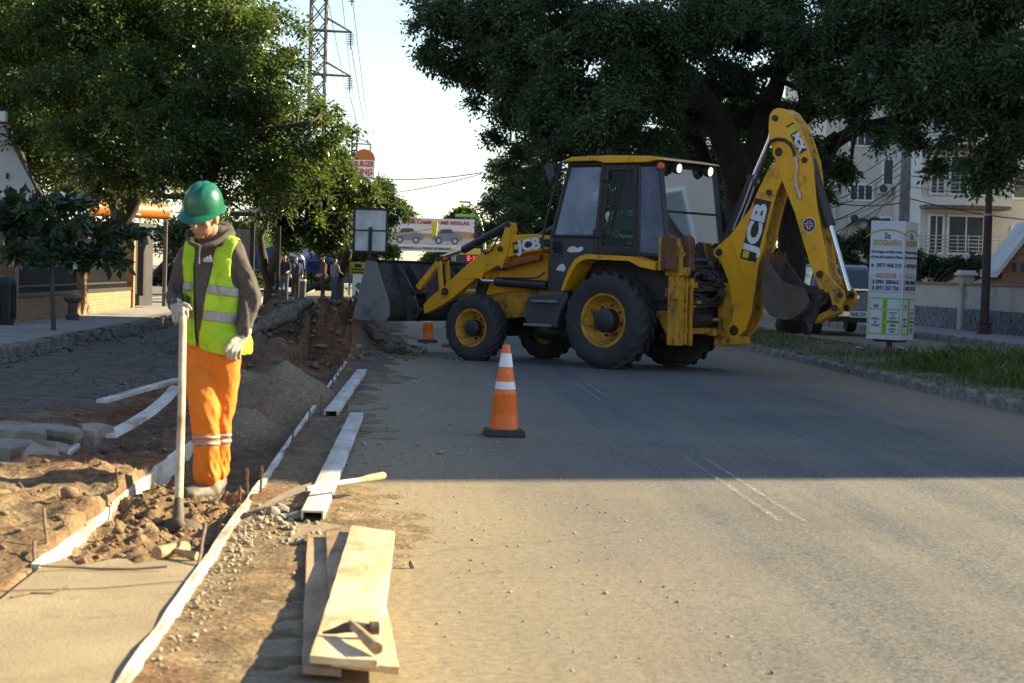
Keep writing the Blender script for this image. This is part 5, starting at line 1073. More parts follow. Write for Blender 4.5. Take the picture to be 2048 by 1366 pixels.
plank('narrow middle plank in the stack, showing beside the topmost plank', [(-0.615,6.140,0.072), (-0.497,6.101,0.072), (-0.754,9.257,0.072), (-0.867,9.269,0.072)], 0.026, 'plankd', 2) if False else None
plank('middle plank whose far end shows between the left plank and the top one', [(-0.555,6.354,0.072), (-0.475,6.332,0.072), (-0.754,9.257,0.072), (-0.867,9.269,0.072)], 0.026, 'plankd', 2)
plank('lower plank sticking out to the right under the hammer end of the stack', [(-0.550,6.190,0.075), (-0.326,6.119,0.070), (-0.570,8.515,0.072), (-0.687,8.553,0.072)], 0.026, 'plank', 3)
plank('topmost broad sunlit plank of the stack with a hammer on it', [(-0.600,6.020,0.120), (-0.388,6.011,0.112), (-0.524,9.112,0.100), (-0.742,9.252,0.104)], 0.026, 'plank', 4)
# --- hammer on the top plank
hm_ = thing('hammer', 'claw hammer with wooden handle lying on the topmost plank', 'hammer', (-0.504,6.453,0.118)); _h0 = Vector((-0.504,6.453,0.118))
def rel(pts, o): return [Vector(p) - o for p in pts]
b = MB(); b.tube(rel([(-0.506,6.405,0.150), (-0.470,6.295,0.148), (-0.428,6.160,0.142), (-0.397,6.061,0.138)], _h0), [0.014, 0.015, 0.020, 0.021], 12); b.build('handle', M['toolwood'], hm_, smooth=50)
b = MB(); b.tube(rel([(-0.412,6.391,0.142), (-0.441,6.386,0.142), (-0.446,6.385,0.142), (-0.487,6.375,0.146), (-0.520,6.383,0.142), (-0.559,6.379,0.130), (-0.597,6.381,0.122)], _h0), [0.022, 0.023, 0.015, 0.018, 0.018, 0.011, 0.004], 10); b.build('head', M['brust'], hm_, smooth=40)
# --- mallet on the slab
ml = thing('mallet', 'wooden mallet lying on the fresh gutter slab', 'mallet', (-1.511,8.798,0.000)); _h0 = Vector((-1.511,8.798,0.000))
b = MB(); b.tube(rel([(-1.535,8.527,0.052), (-1.529,8.543,0.052), (-1.446,8.701,0.052), (-1.442,8.718,0.052)], _h0), [0.028, 0.031, 0.031, 0.028], 18); b.build('head', M['toolwood'], ml, smooth=40)
b = MB(); b.tube(rel([(-1.498,8.630,0.056), (-1.427,8.562,0.050), (-1.359,8.538,0.042)], _h0), [0.013, 0.016, 0.019], 12); b.build('handle', M['toolwood'], ml, smooth=50)
# --- shovel across the channel beam
sv = thing('shovel', 'shovel lying with its pale handle across the white channel beam', 'shovel', (-1.148,11.281,0.020)); _h0 = Vector((-1.148,11.281,0.020))
b = MB(); b.tube(rel([(-1.098,10.574,0.120), (-0.985,10.763,0.130), (-0.839,11.012,0.130)], _h0), [0.015, 0.014, 0.014], 12); b.build('shaft', M['chanwhite'], sv, smooth=50)
b = MB(); b.tube(rel([(-0.839,11.012,0.130), (-0.798,11.150,0.128), (-0.733,11.384,0.120), (-0.725,11.386,0.120)], _h0), [0.016, 0.021, 0.022, 0.018], 12); b.build('grip', M['toolwood'], sv, smooth=50)
q = rel([(-1.093,10.575,0.120), (-1.072,10.632,0.150), (-1.148,10.478,0.140), (-1.241,10.263,0.100), (-1.298,10.081,0.070), (-1.241,10.206,0.075), (-1.149,10.497,0.100)], _h0); b = MB(); cn = sum(q, Vector()) / len(q) - Vector((0, 0, .012)); cn2 = cn - Vector((0, 0, .006))
b.add(q + [p - Vector((0, 0, .006)) for p in q] + [cn, cn2], [(i, (i + 1) % 7, 14) for i in range(7)] + [((i + 1) % 7 + 7, i + 7, 15) for i in range(7)] + [(i, i + 7, (i + 1) % 7 + 7, (i + 1) % 7) for i in range(7)]); b.build('blade', M['brust'], sv)
# --- steel stakes
def stake(label, p, q, r=0.008, group='rebar stakes along the forms'):
    b = MB(); p = Vector(p); q = Vector(q); pts = [p.lerp(q, i / 8) for i in range(9)]; b.tube([x + Vector((0.0015 * math.sin(i * 2), 0, 0)) - p for i, x in enumerate(pts)], r, 7); return tag(b.build('rebar_stake', M['steel'], smooth=50, loc=p), label, 'stake', group)
stake('tallest rebar stake standing at the shovel blade, left of a pair', (-1.508,11.257,-0.060), (-1.425,10.600,0.217), .0095)
stake('rebar stake with wire standing right of the tall one', (-1.456,11.433,-0.050), (-1.394,11.000,0.190), .008)
stake('short rebar stake left of the tall pair by the mud', (-1.507,10.935,-0.050), (-1.420,10.300,0.157), .0085)
stake('leaning rebar stake beside the mallet against the near form board', (-1.318,8.261,-0.030), (-1.357,8.750,0.161), .0075)
stake('rebar stake standing left of the near earth-side form board', (-2.014,8.549,0.000), (-2.088,8.750,0.204), .0075)
stake('short rebar stake driven at the corner of the slab far left', (-1.985,8.181,0.000), (-2.067,8.500,0.087), .0085)
stake('thin short stake halfway along the earth bank', (-2.060,9.047,0.000), (-2.075,9.100,0.103), .007)
stake('rusty thin stake at the muddy joint of the form boards', (-2.165,10.832,0.000), (-2.099,10.400,0.219), .007)
for (x, y0, y1, Y, z) in ((578, 915, 870, 13.0, -.05), (614, 870, 825, 15.2, -.05), (627, 845, 812, 16.6, 0), (665, 790, 752, 20, 0), (687, 760, 720, 23, 0), (345, 912, 880, 13.9, 0)):
    pass
for i, (x, y0, y1) in enumerate(((582, 905, 870), (616, 858, 822), (640, 826, 790), (663, 792, 757), (684, 755, 722))):
    bs = [(-1.558,13.913,0.000), (-1.656,15.995,0.000), (-1.738,17.809,0.000), (-1.860,20.243,0.000), (-2.061,23.765,0.000)][i]; hgt = (0.15, 0.16, .18, .2, .24)[i]
    stake(('thin', 'second thin', 'third thin', 'fourth thin', 'farthest thin')[i] + ' rebar stake holding the far form boards, counted from the worker', (bs[0], bs[1], -.1), (bs[0] + .01, bs[1], hgt), .007, 'thin stakes of the far form boards')
b = MB(); b.tube([(-1.946,8.096,0.050), (-1.837,8.187,0.033), (-1.708,8.175,0.030), (-1.563,8.188,0.032), (-1.436,8.229,0.040)], 0.006, 6); tag(b.build('steel_rod', M['steel'], smooth=50), 'thin straight steel rod lying across the fresh slab', 'rod')
b = MB(); b.tube([(-1.896,7.448,0.027), (-1.850,7.556,0.026), (-1.765,7.571,0.026), (-1.726,7.661,0.040)], 0.004, 6); tag(b.build('wire', M['steel'], smooth=50), 'short crooked wire lying on the slab at far left', 'wire')
b = MB(); b.tube([(-1.967,7.560,0.030), (-1.610,7.713,0.027), (-1.282,7.955,0.030)], 0.0025, 5); tag(b.build('string_line', M['steel']), 'taut string line crossing the fresh slab to the leaning stake', 'string')
# --- rocks and rubble
def rock_mesh(size, seed, flat=0.6, blocky=0.5, sub=2):
    bm = bmesh.new(); bmesh.ops.create_icosphere(bm, subdivisions=sub, radius=1.0); rnd = random.Random(seed)
    pl = [(Vector((rnd.gauss(0, 1), rnd.gauss(0, 1), rnd.gauss(0, 1))).normalized(), rnd.uniform(.38, .72)) for _ in range(9)]
    ax = (rnd.uniform(.8, 1.25), rnd.uniform(.7, 1.0), flat * rnd.uniform(.8, 1.15))
    for v in bm.verts:
        p = v.co.copy()
        for n_, d_ in pl:
            k = p.dot(n_)
            if k > d_: p -= n_ * (k - d_) * (0.6 + blocky * .4)
        p *= 1 + rnd.uniform(-.03, .03); v.co = Vector((p.x * ax[0], p.y * ax[1], p.z * ax[2])) * size
    me = bpy.data.meshes.new('rock'); bm.to_mesh(me); bm.free(); return me
def rock(name, label, pos, size, seed, mat, cat='rock', flat=.6, group=None, rot=None):
    me = rock_mesh(size, seed, flat); me.materials.append(M[mat]); o = link(name, me); rnd = random.Random(seed); o.location = pos; o.rotation_euler = rot or (rnd.uniform(-.3, .3), rnd.uniform(-.3, .3), rnd.uniform(0, 6)); me.polygons.foreach_set('use_smooth', [True] * len(me.polygons)); me.set_sharp_from_angle(angle=math.radians(28)); return tag(o, label, cat, group)
def slabchunk(label, pos, size, rot, seed, mat='oldcon'):
    rnd = random.Random(seed); n = 8; ol = [((size[0] / 2) * math.cos(2 * PI * k / n) * rnd.uniform(.7, 1.35), (size[1] / 2) * math.sin(2 * PI * k / n) * rnd.uniform(.7, 1.35)) for k in range(n)]
    b = MB(); top = [(x, y, size[2] / 2 + rnd.uniform(-.01, .01)) for x, y in ol]; mid = [(x * rnd.uniform(.96, 1.06), y * rnd.uniform(.96, 1.06), 0) for x, y in ol]; bot = [(x * rnd.uniform(.75, .98), y * rnd.uniform(.75, .98), -size[2] / 2 + rnd.uniform(-.03, .03)) for x, y in ol]
    b.add(top + mid + bot, [tuple(range(n)), tuple(range(2 * n, 3 * n))[::-1]] + [(i, (i + 1) % n, n + (i + 1) % n, n + i) for i in range(n)] + [(n + i, n + (i + 1) % n, 2 * n + (i + 1) % n, 2 * n + i) for i in range(n)])
    o = b.build('concrete_chunk', M[mat], bevel=0.004, seg=1); o.location = pos; o.rotation_euler = rot; return tag(o, label, 'rubble', 'broken concrete on the left')
slabchunk('thick broken concrete slab, largest and topmost at the left edge', (-3.303,13.000,0.145), (0.50, 0.44, 0.12), (0.10, 0.06, 0.4), 1)
slabchunk('sunlit pale concrete lump at the left edge below the slab', (-2.967,11.600,0.056), (0.34, 0.29, 0.12), (-.05, .12, .9), 2)
slabchunk('upright broken concrete piece leaning under the big slab', (-2.988,12.400,0.067), (0.27, 0.16, 0.10), (0.9, .25, .5), 3)
slabchunk('flat concrete piece beside the big slab, propped on earth', (-3.055,13.200,0.149), (0.37, 0.24, 0.08), (0.15, .12, .2), 4)
slabchunk('dark concrete lump right of the propped flat piece', (-2.889,13.600,0.128), (0.26, 0.22, 0.10), (0.1, -.1, 1.2), 5)
slabchunk('low concrete piece at the foot of the left rubble', (-2.996,12.700,0.087), (0.32, 0.22, 0.10), (0.2, .1, 2.0), 6)
slabchunk('small concrete piece with a white face at the rubble foot', (-2.884,12.300,-0.000), (0.22, 0.14, 0.08), (0.1, .1, .3), 7)
slabchunk('grey concrete lump underneath the big slab at the left edge', (-3.199,12.600,0.074), (0.40, 0.32, 0.14), (0.1, .0, .1), 8)
b = MB(); b.tube([(-2.927,12.800,0.034), (-2.933,13.000,0.055), (-2.938,13.200,0.068)], 0.03, 10); tag(b.build('pipe_offcut', M['galv'], smooth=50), 'short pale pipe offcut lying on the left rubble', 'pipe')
for i, (x, y, z, sz, lb) in enumerate(((545, 1024, .03, .055, 'tan rock at the shovel blade'), (566, 1018, .04, .06, 'pale pointed rock beneath the shovel'), (590, 1030, .03, .05, 'grey rounded rock near the channel beam end'), (823, 1128, .01, .028, 'single pebble lying alone on the sunlit road edge'))):
    rock('rock', lb, [(-1.238,10.251,0.030), (-1.190,10.311,0.040), (-1.113,10.151,0.030), (-0.419,8.629,0.015)][i], sz, 20 + i, 'oldcon', flat=.8)
def scatter(name, label, spots, mat, kind='stuff', cat='gravel', nv=6, sub=1):
    base = []
    for q in range(nv):
        me = rock_mesh(1.0, 300 + q, .7, sub=sub); v = vcoords(me); f = np.array([tuple(p.vertices) for p in me.polygons]); base.append((v, f)); bpy.data.meshes.remove(me)
    V = []; F_ = []; o_ = 0; rnd = random.Random(len(spots))
    for (x, y, z, s) in ground_spots(spots):
        v, f = base[rnd.randrange(nv)]; a = rnd.uniform(0, 6.28); ca, sa = math.cos(a), math.sin(a); w_ = v * s; w_ = np.stack([w_[:, 0] * ca - w_[:, 1] * sa + x, w_[:, 0] * sa + w_[:, 1] * ca + y, w_[:, 2] + z], -1); V.append(w_); F_.append(f + o_); o_ += len(v)
    ob = npmesh(name, np.concatenate(V), np.concatenate(F_), M[mat]); return tag(ob, label, cat, kind=kind)
rnd = random.Random(11); sp = []
def spot(r, s, sz, up=.3): sp.append((r, s, up, sz))
def ground_spots(sp):
    a = np.array(sp); z = strip_height(a[:, 0], a[:, 1])[0]; z = np.where(a[:, 0] > -.5, np.maximum(z, 0), z) + a[:, 2] * a[:, 3]
    return list(zip(a[:, 0] * CA - a[:, 1] * SA, a[:, 0] * SA + a[:, 1] * CA, z, a[:, 3]))
for _ in range(450):
    s = 6.2 + 4.6 * rnd.random() ** .75; r = -0.82 + abs(rnd.gauss(0, .07)); spot(r, s, abs(rnd.gauss(.005, .006)) + .003)
for _ in range(200): spot(-.81 + abs(rnd.gauss(0, .2)), rnd.gauss(9.85, .38), abs(rnd.gauss(.009, .009)) + .004)
M['gravel'] = PM('pale_gravel', (0.36, 0.30, 0.22), (0.23, 0.185, 0.13), 30, 0.9)
scatter('gravel', 'pale loose gravel along the near form board', sp, 'gravel')
sp = []
for _ in range(330): spot(rnd.uniform(-.7, 1.3) , rnd.uniform(6.3, 13), abs(rnd.gauss(.0035, .004)) + .002)
for _ in range(350): spot(rnd.uniform(-.7, .8), rnd.uniform(13, 30), abs(rnd.gauss(.009, .008)) + .004)
scatter('road_grit', 'scattered grit and pebbles on the dusty road edge', sp, 'gravel')
sp = []
for _ in range(750):
    s = rnd.uniform(8.4, 30); r = rnd.uniform(-3.2, -1.6); spot(r, s, abs(rnd.gauss(.010, .012)) + .004)
for _ in range(900): spot(rnd.uniform(-1.52, -.89), rnd.uniform(8.7, 12.0), abs(rnd.gauss(.008, .009)) + .003)
M['clod'] = PM('earth_clods', (0.25, 0.165, 0.095), (0.15, 0.09, 0.05), 20, 0.95, bmp=.4, bsc=60)
scatter('clods', 'loose earth clods over the dug strip', sp, 'clod', cat='earth')
M['greystone'] = PM('grey_rubble_stone', (0.14, 0.13, 0.12), (0.075, 0.068, 0.06), 20, .95)
sp = []
for _ in range(800):
    s = 14 + 24 * rnd.random(); r = -2.6 - 2.8 * rnd.random() ** 1.6; spot(r, s, abs(rnd.gauss(.008, .011)) + .003)
for _ in range(500): spot(-5.35 + abs(rnd.gauss(0, .15)), rnd.uniform(20, 45), abs(rnd.gauss(.03, .03)) + .01)
scatter('rubble_grit', 'grey broken stones over the old left pavement', sp, 'greystone')
sp = []
for _ in range(800):
    a = rnd.gauss(0, .9); spot(-1.7 + a, 32 + rnd.gauss(0, 2.2), abs(rnd.gauss(.03, .03)) + .012)
scatter('mound_lumps', 'dark red lumps of earth on the mound by the bucket', sp, 'clod', cat='earth')
for i, (r, s, z, sz, fl) in enumerate(((-0.75, 30.0, .12, .13, .7), (-1.3, 29.3, .16, .14, .5), (-1.0, 30.8, .36, .2, .35), (-2.3, 30.6, .5, .22, .35), (-0.45, 31.0, .07, .10, .8), (-1.9, 29.0, .22, .15, .4), (-2.7, 31.4, .66, .22, .3))):
    rock('boulder', ('rounded rock at the mound foot nearest the form board', 'brown lump on the slope left of the bucket', 'dark slab of earth under the bucket tip', 'broad flat lump high on the red mound', 'rock on the asphalt beside the hanging bucket', 'tan lump low on the mound left side', 'grey flat piece on top of the mound')[i], W(r, s, z), sz, 60 + i, 'oldcon' if i in (0, 6) else 'clod', flat=fl, group='lumps on the mound')
# fallen trunk
b = MB(); q = [(-3.968,29.500,0.302), (-3.756,30.200,0.464), (-3.519,30.800,0.622), (-3.253,31.400,0.779)]; b.tube(q, [0.07, 0.14, 0.12, 0.06], 12); b.tube([q[1], Vector(q[2]) + Vector((.1, -.25, -.05))], [.10, .06], 10); me = remesh(b, .022, 0); wrinkle(me, .10, 22, 9, 4); M['logm'] = PM('log_bark', (0.21, 0.17, 0.13), (0.09, 0.07, 0.055), 9, .95, bmp=1.0, bsc=18, stretch=(3, 1, 1)); o = finish(me, 'fallen_log', M['logm'], None); tag(o, 'rough grey fallen tree trunk lying on the rubble behind the worker', 'log')
# ================================================================ cones
M['cone'] = PM('orange_cone', (0.80, 0.155, 0.012), (0.70, 0.13, 0.010), 4, 0.5, dirt=(0.45, 0.12, 0.03), dirtamt=.25, dsc=6)
M['coneband'] = PM('cone_reflector', (0.74, 0.72, 0.76), (0.66, 0.64, 0.68), 12, .4)
def cone(label, pos, rz, H=0.75):
    t = thing('traffic_cone', label, 'traffic cone', pos, rz, 'orange traffic cones'); k = H / .75
    b = MB(); pr = [(0.150, 0.06), (0.150, 0.075), (0.146, 0.085), (0.148, 0.10), (0.143, 0.11), (0.145, 0.125), (0.138, 0.14), (0.134, .20), (0.136, .205), (0.115, 0.335), (0.118, .34), (0.112, .36), (0.104, 0.40), (0.040, 0.735), (0.036, 0.745), (0.026, 0.745), (0.026, 0.70)]
    b.lathe([(r * .78 * k, z * k) for r, z in pr], 28); b.build('cone_body', M['cone'], t, smooth=35)
    for z0, z1 in ((0.385, 0.445), (0.565, 0.675)):
        rr = lambda z: (0.104 + (0.040 - 0.104) * (z - .4) / .335) * .78 + 0.003
        b = MB(); b.lathe([(rr(z0) * k, z0 * k), (rr(z1) * k, z1 * k), ((rr(z1) - .004) * k, z1 * k), ((rr(z0) - .004) * k, z0 * k)], 28, closed=True); b.build('reflective_band', M['coneband'], t, smooth=35)
    for z in (0.36, 0.525):
        r0 = (0.104 + (0.040 - 0.104) * (z - .4) / .335) * .78 + .002; b = MB(); b.lathe([(0.009 * k, 0), (0.007 * k, .003), (0, .004)], 10, org=(0, -r0 * k, z * k), ax=(0, -1, .15)); b.build('rivet', M['galv'], t)
    b = MB(); w_ = 0.325 * k; b.box((0, 0, 0.030 * k), (w_, w_, 0.06 * k), taper=.94); b.build('base', M['rubber'], t, bevel=0.014)
cone('orange traffic cone with two white bands standing on open asphalt', (-0.044,15.844,0.000), 0.12)
cone('orange traffic cone partly hidden beneath the raised loader bucket', (-1.574,36.324,0.000), 0.3)

# ================================================================ trees
LS1 = [(0.0, (0.036, 0.058, 0.020)), (0.5, (0.066, 0.098, 0.028)), (1.0, (0.11, 0.145, 0.038))]
M['leafL'] = leaf_mat('leaf_broad', LS1, 0.52, gloss=.05)
M['leafR'] = leaf_mat('leaf_dark', [(0.0, (0.036, 0.060, 0.032)), (0.5, (0.068, 0.102, 0.048)), (1.0, (0.11, 0.145, 0.06))], 0.38, gloss=.05)
M['leafY'] = leaf_mat('leaf_light', [(0.0, (0.05, 0.085, 0.022)), (0.5, (0.085, 0.125, 0.03)), (1.0, (0.13, 0.17, 0.035))], 0.55, gloss=.04)
M['leafA'] = leaf_mat('leaf_almond', [(0.0, (0.024, 0.050, 0.022)), (0.5, (0.042, 0.085, 0.030)), (0.93, (0.065, 0.12, 0.036)), (0.95, (0.22, 0.055, 0.015)), (1.0, (0.25, 0.07, 0.02))], 0.32, gloss=0.16)
def foliage(clumps, nf, L, Wd, k=7, seed=0, droop=0.35, flat=0.8, rach=3.0, shell=0.45, spread=0.75, pads=12, padflat=0.5):
    g = np.random.default_rng(seed); C = np.array([c[:3] for c in clumps]); R_ = np.array([c[3] for c in clumps]); w = R_ ** 2.2; w = w / w.sum()
    # break every mass into flattened pads of leaves with gaps between them
    if pads:
        PC = []; PR = []; PI_ = []
        for i in range(len(C)):
            m = max(4, int(pads * (R_[i] / 0.9) ** 2)); q = g.normal(size=(m, 3)); q /= np.linalg.norm(q, axis=1, keepdims=True); rr = R_[i] * (0.45 + 0.55 * g.random(m) ** .6)
            PC.append(C[i] + q * rr[:, None] * np.array([1, 1, flat])); PR.append(np.clip(R_[i] * g.uniform(.32, .55, m), .2, .8)); PI_.append(np.full(m, i))
        C = np.concatenate(PC); R_ = np.concatenate(PR); flat = padflat; w = R_ ** 2; w = w / w.sum()
    ci = g.choice(len(C), nf, p=w); d = g.normal(size=(nf, 3)); d /= np.linalg.norm(d, axis=1, keepdims=True)
    # lumpy radius so the outline is uneven
    lump = 0.80 + 0.42 * np.abs(np.sin(d[:, 0] * 5.1 + ci * 1.7) * np.cos(d[:, 2] * 4.3 + ci * 2.3 + d[:, 1] * 3.1))
    rad = R_[ci] * g.random(nf) ** shell * lump; P = C[ci] + d * rad[:, None] * np.array([1, 1, flat])
    dr = d * 0.8 + g.normal(size=(nf, 3)) * 0.55; dr[:, 2] -= droop; dr /= np.linalg.norm(dr, axis=1, keepdims=True)
    up = np.array([0, 0, 1.0]) + g.normal(size=(nf, 3)) * 0.45; sd = np.cross(dr, up); sd /= np.linalg.norm(sd, axis=1, keepdims=True) + 1e-9; nn = np.cross(sd, dr)
    sc = g.uniform(0.7, 1.25, nf)
    V = []; val = []
    base = np.clip(0.5 + 0.28 * (hsh(ci.astype(float), ci * 0.0 + 3, seed) - 0.5) * 2 + g.normal(size=nf) * 0.14, 0, 1)
    for j in range(k):
        t = (j + 0.5) / k; side = (1 if j % 2 else -1) if j < k - 1 else 0
        o = P + dr * (L * rach * (t - 0.5) * sc)[:, None]; o[:, 2] -= (t ** 2) * L * rach * 0.15
        a = dr * (1 - spread * abs(side)) + sd * side * 0.85 + g.normal(size=(nf, 3)) * 0.22; a[:, 2] -= 0.22; a /= np.linalg.norm(a, axis=1, keepdims=True)
        b_ = np.cross(a, nn + g.normal(size=(nf, 3)) * 0.4); b_ /= np.linalg.norm(b_, axis=1, keepdims=True) + 1e-9
        l = (L * sc * g.uniform(0.75, 1.2, nf))[:, None]; w_ = (Wd * sc * g.uniform(0.8, 1.15, nf))[:, None] / 2; m_ = np.cross(a, b_) * l * 0.05
        V.append(np.stack([o, o + a * l * 0.45 + b_ * w_ + m_, o + a * l, o + a * l * 0.45 - b_ * w_ + m_], 1)); val.append(np.clip(base + g.normal(size=nf) * 0.10, 0, 1))
    V = np.concatenate(V); nq = len(V); return V.reshape(-1, 3), np.arange(nq * 4).reshape(nq, 4), np.concatenate(val)
def tree(name, label, cat, base, limbs, clumps, nf, L, Wd, leaf, bark='bark', group=None, twigs=True, **kw):
    base = Vector(base); t = thing(name, label, cat, base, 0, group); b = MB(); nodes = []
    rnd = random.Random(nf)
    for pts, rad in limbs:
        P = [Vector(p) for p in pts]; fine = []; fr_ = []
        for i in range(len(P) - 1):
            for q in range(4):
                u = q / 4; fine.append(P[i].lerp(P[i + 1], u) + Vector((rnd.uniform(-1, 1), rnd.uniform(-1, 1), 0)) * rad[i] * 0.16); fr_.append(rad[i] + (rad[i + 1] - rad[i]) * u)
        fine.append(P[-1]); fr_.append(rad[-1]); nodes += list(zip(fine, fr_))[3:]
        b.tube([p - base for p in fine], fr_, 9)
    if twigs and nodes:
        for c in clumps:
            cc = Vector(c[:3]); nb, nr_ = min(nodes, key=lambda q: (q[0] - cc).length + 0.4 * max(0, q[0].z - cc.z)); mid = nb.lerp(cc, .5) + Vector((rnd.uniform(-.2, .2), rnd.uniform(-.2, .2), .25)); r0 = min(nr_ * .6, 0.03 + 0.03 * (cc - nb).length)
            b.tube([nb - base, mid - base, cc - base], [r0, r0 * .7, r0 * .4], 6)
            for _ in range(5):
                e = cc + Vector((rnd.gauss(0, 1), rnd.gauss(0, 1), rnd.gauss(0, .7))).normalized() * c[3] * .9; b.tube([cc - base, cc.lerp(e, .5) - base + Vector((0, 0, .08)), e - base], [r0 * .4, r0 * .25, r0 * .1], 5)
    b.build('trunk', M[bark], t, smooth=60)
    V, Fc, lv = foliage(clumps, nf, L, Wd, **kw); o = npmesh('crown', V - np.array(base), Fc, M[leaf], t, lv)
    return t
# --- big trees over the left sidewalk
GL = 'large trees on the left side'
c1 = [(-12.267,48.000,7.199,1.477),(-10.118,46.000,7.233,1.533),(-8.537,47.000,7.292,1.567),(-6.794,45.000,6.962,1.269),(-6.115,46.000,6.760,1.003),(-12.242,49.000,5.710,1.508),(-9.852,46.000,5.721,1.651),(-7.736,44.000,5.464,1.579),(-6.530,45.000,5.482,1.385),(-5.624,46.000,5.838,0.767),(-5.429,46.000,5.082,0.708),(-11.472,48.000,4.167,1.354),(-9.147,45.000,4.148,1.385),(-7.309,43.000,3.953,1.323),(-6.132,44.000,4.164,1.354),(-5.121,45.000,4.260,0.981),(-4.497,45.000,4.622,0.635),(-4.247,46.000,4.822,0.401),(-4.007,46.000,4.618,0.236),(-5.022,46.000,5.270,0.590),(-5.283,46.000,6.316,0.472),(-4.406,46.000,4.114,0.472),(-9.707,45.000,3.386,0.808),(-7.899,43.000,3.256,0.717),(-6.740,43.000,3.091,0.717),(-5.658,44.000,3.166,0.903),(-4.870,45.000,3.406,0.750),(-4.638,46.000,3.990,0.590),(-5.425,45.000,2.528,0.577),(-4.609,46.000,2.816,0.531)]
_b1 = W(-9.6, 46.5, 0.12)
tree('broadleaf_tree', 'huge spreading tree behind the iron fence, filling the upper left', 'tree', _b1, [([_b1 - Vector((0, 0, .3)), (-9.581,46.500,1.863), (-8.970,46.000,2.930), (-7.848,45.500,3.987), (-6.987,45.000,5.355), (-6.789,45.000,6.734)], [.34, .28, .24, .17, .10, .05]), ([(-7.848,45.500,3.987), (-6.770,44.500,4.180), (-5.799,44.000,4.375), (-4.679,44.000,4.597)], [.18, .13, .09, .04]), ([(-8.210,45.600,3.750), (-8.660,46.000,4.934), (-10.069,47.000,5.936), (-11.043,47.000,6.626)], [.18, .13, .09, .05]), ([(-9.412,46.500,2.344), (-9.791,46.500,3.402), (-11.109,48.000,4.422)], [.18, .12, .06])], c1, 22000, 0.14, 0.058, 'leafL', group=GL, seed=2)
c2 = [(-15.658,60.000,9.574,2.462),(-13.941,62.000,8.652,2.385),(-15.480,62.000,6.401,2.226),(-12.068,60.000,6.318,2.308),(-9.797,60.000,7.603,2.308),(-14.489,62.000,4.373,1.908),(-11.259,60.000,4.352,1.846),(-8.241,58.000,5.508,1.785),(-7.652,60.000,7.662,0.923),(-8.300,60.000,9.169,0.769),(-6.809,60.000,4.476,1.231),(-9.087,60.000,3.340,1.077)]
_b2 = W(-12.5, 61, 0.12)
tree('broadleaf_tree', 'second tall tree behind the huge one, its sunlit leaves glinting through', 'tree', _b2, [([_b2 - Vector((0, 0, .3)), _b2 + Vector((.2, 0, 3)), _b2 + Vector((-.3, 0, 6)), _b2 + Vector((0, 0, 9))], [.35, .28, .2, .1]), ([(-14.341,60.000,4.878), (-14.076,60.000,7.026), (-14.575,60.000,8.995)], [.3, .22, .12])], c2, 12000, 0.15, 0.065, 'leafY', group=GL, seed=3)
c3 = [(-6.874,62.000,4.427,0.954),(-6.077,62.000,4.291,0.954),(-5.799,62.000,4.584,0.636),(-7.489,62.000,3.618,0.954),(-6.526,62.000,3.170,0.954),(-5.582,62.000,3.513,0.954),(-4.951,62.000,3.689,0.636),(-5.880,62.000,2.712,0.795),(-6.824,62.000,2.369,0.715),(-5.245,62.000,2.730,0.556)]
_b3 = Vector((-8.514,68.316,0.120))
tree('broadleaf_tree', 'leaning dark-trunked tree right of the bus shelter on the left sidewalk', 'tree', _b3, [([_b3 - Vector((0, 0, .3)), (-8.414,68.000,1.225), (-7.937,66.000,2.249), (-7.064,64.000,3.220), (-6.228,62.000,3.970)], [.26, .22, .18, .12, .05]), ([_b3 - Vector((-.25, .2, .3)), (-8.714,68.000,1.391), (-8.617,66.000,2.399), (-7.969,64.000,3.359)], [.2, .17, .13, .06])], c3, 6000, 0.17, 0.07, 'leafL', group=GL, seed=4)
c4 = [(-6.830,78.000,4.383,0.880),(-5.736,78.000,4.553,0.600),(-5.193,78.000,4.369,0.680),(-6.020,78.000,3.908,1.000),(-4.820,78.000,3.841,0.560),(-6.803,78.000,3.288,0.900),(-4.372,78.000,3.515,0.340),(-5.306,78.000,3.329,0.440),(-8.001,80.000,3.309,0.821),(-7.080,78.000,4.795,0.600),(-7.870,78.000,6.047,0.680)]
_b4 = Vector((-7.347,80.888,0.100))
tree('broadleaf_tree', 'tree with forked trunk behind the white-backed square sign', 'tree', _b4, [([_b4 - Vector((0, 0, .3)), (-7.304,82.000,1.075), (-6.747,80.000,2.321), (-6.209,78.000,3.504), (-5.940,78.000,4.707)], [.28, .24, .2, .13, .06]), ([(-7.378,82.000,0.653), (-7.966,80.000,1.877), (-8.386,78.000,2.645)], [.18, .14, .07])], c4, 8000, 0.17, 0.07, 'leafR', group=GL, seed=5)
c5 = [(-8.524,90.000,2.881,0.646),(-7.591,90.000,2.446,0.692),(-6.675,90.000,2.702,0.646),(-6.228,90.000,3.290,0.508),(-7.804,90.000,1.749,0.577),(-9.198,90.000,2.171,0.577),(-5.741,90.000,2.267,0.462),(-6.876,90.000,1.544,0.462)]
tree('bright_tree', 'smaller sunlit yellow-green tree low behind the sign post', 'tree', W(-5.6, 92, .1), [([W(-5.6, 92, -.1), (-7.730,92.000,1.294), (-7.558,91.000,2.462)], [.14, .12, .06])], c5, 3200, 0.19, 0.085, 'leafY', seed=6)
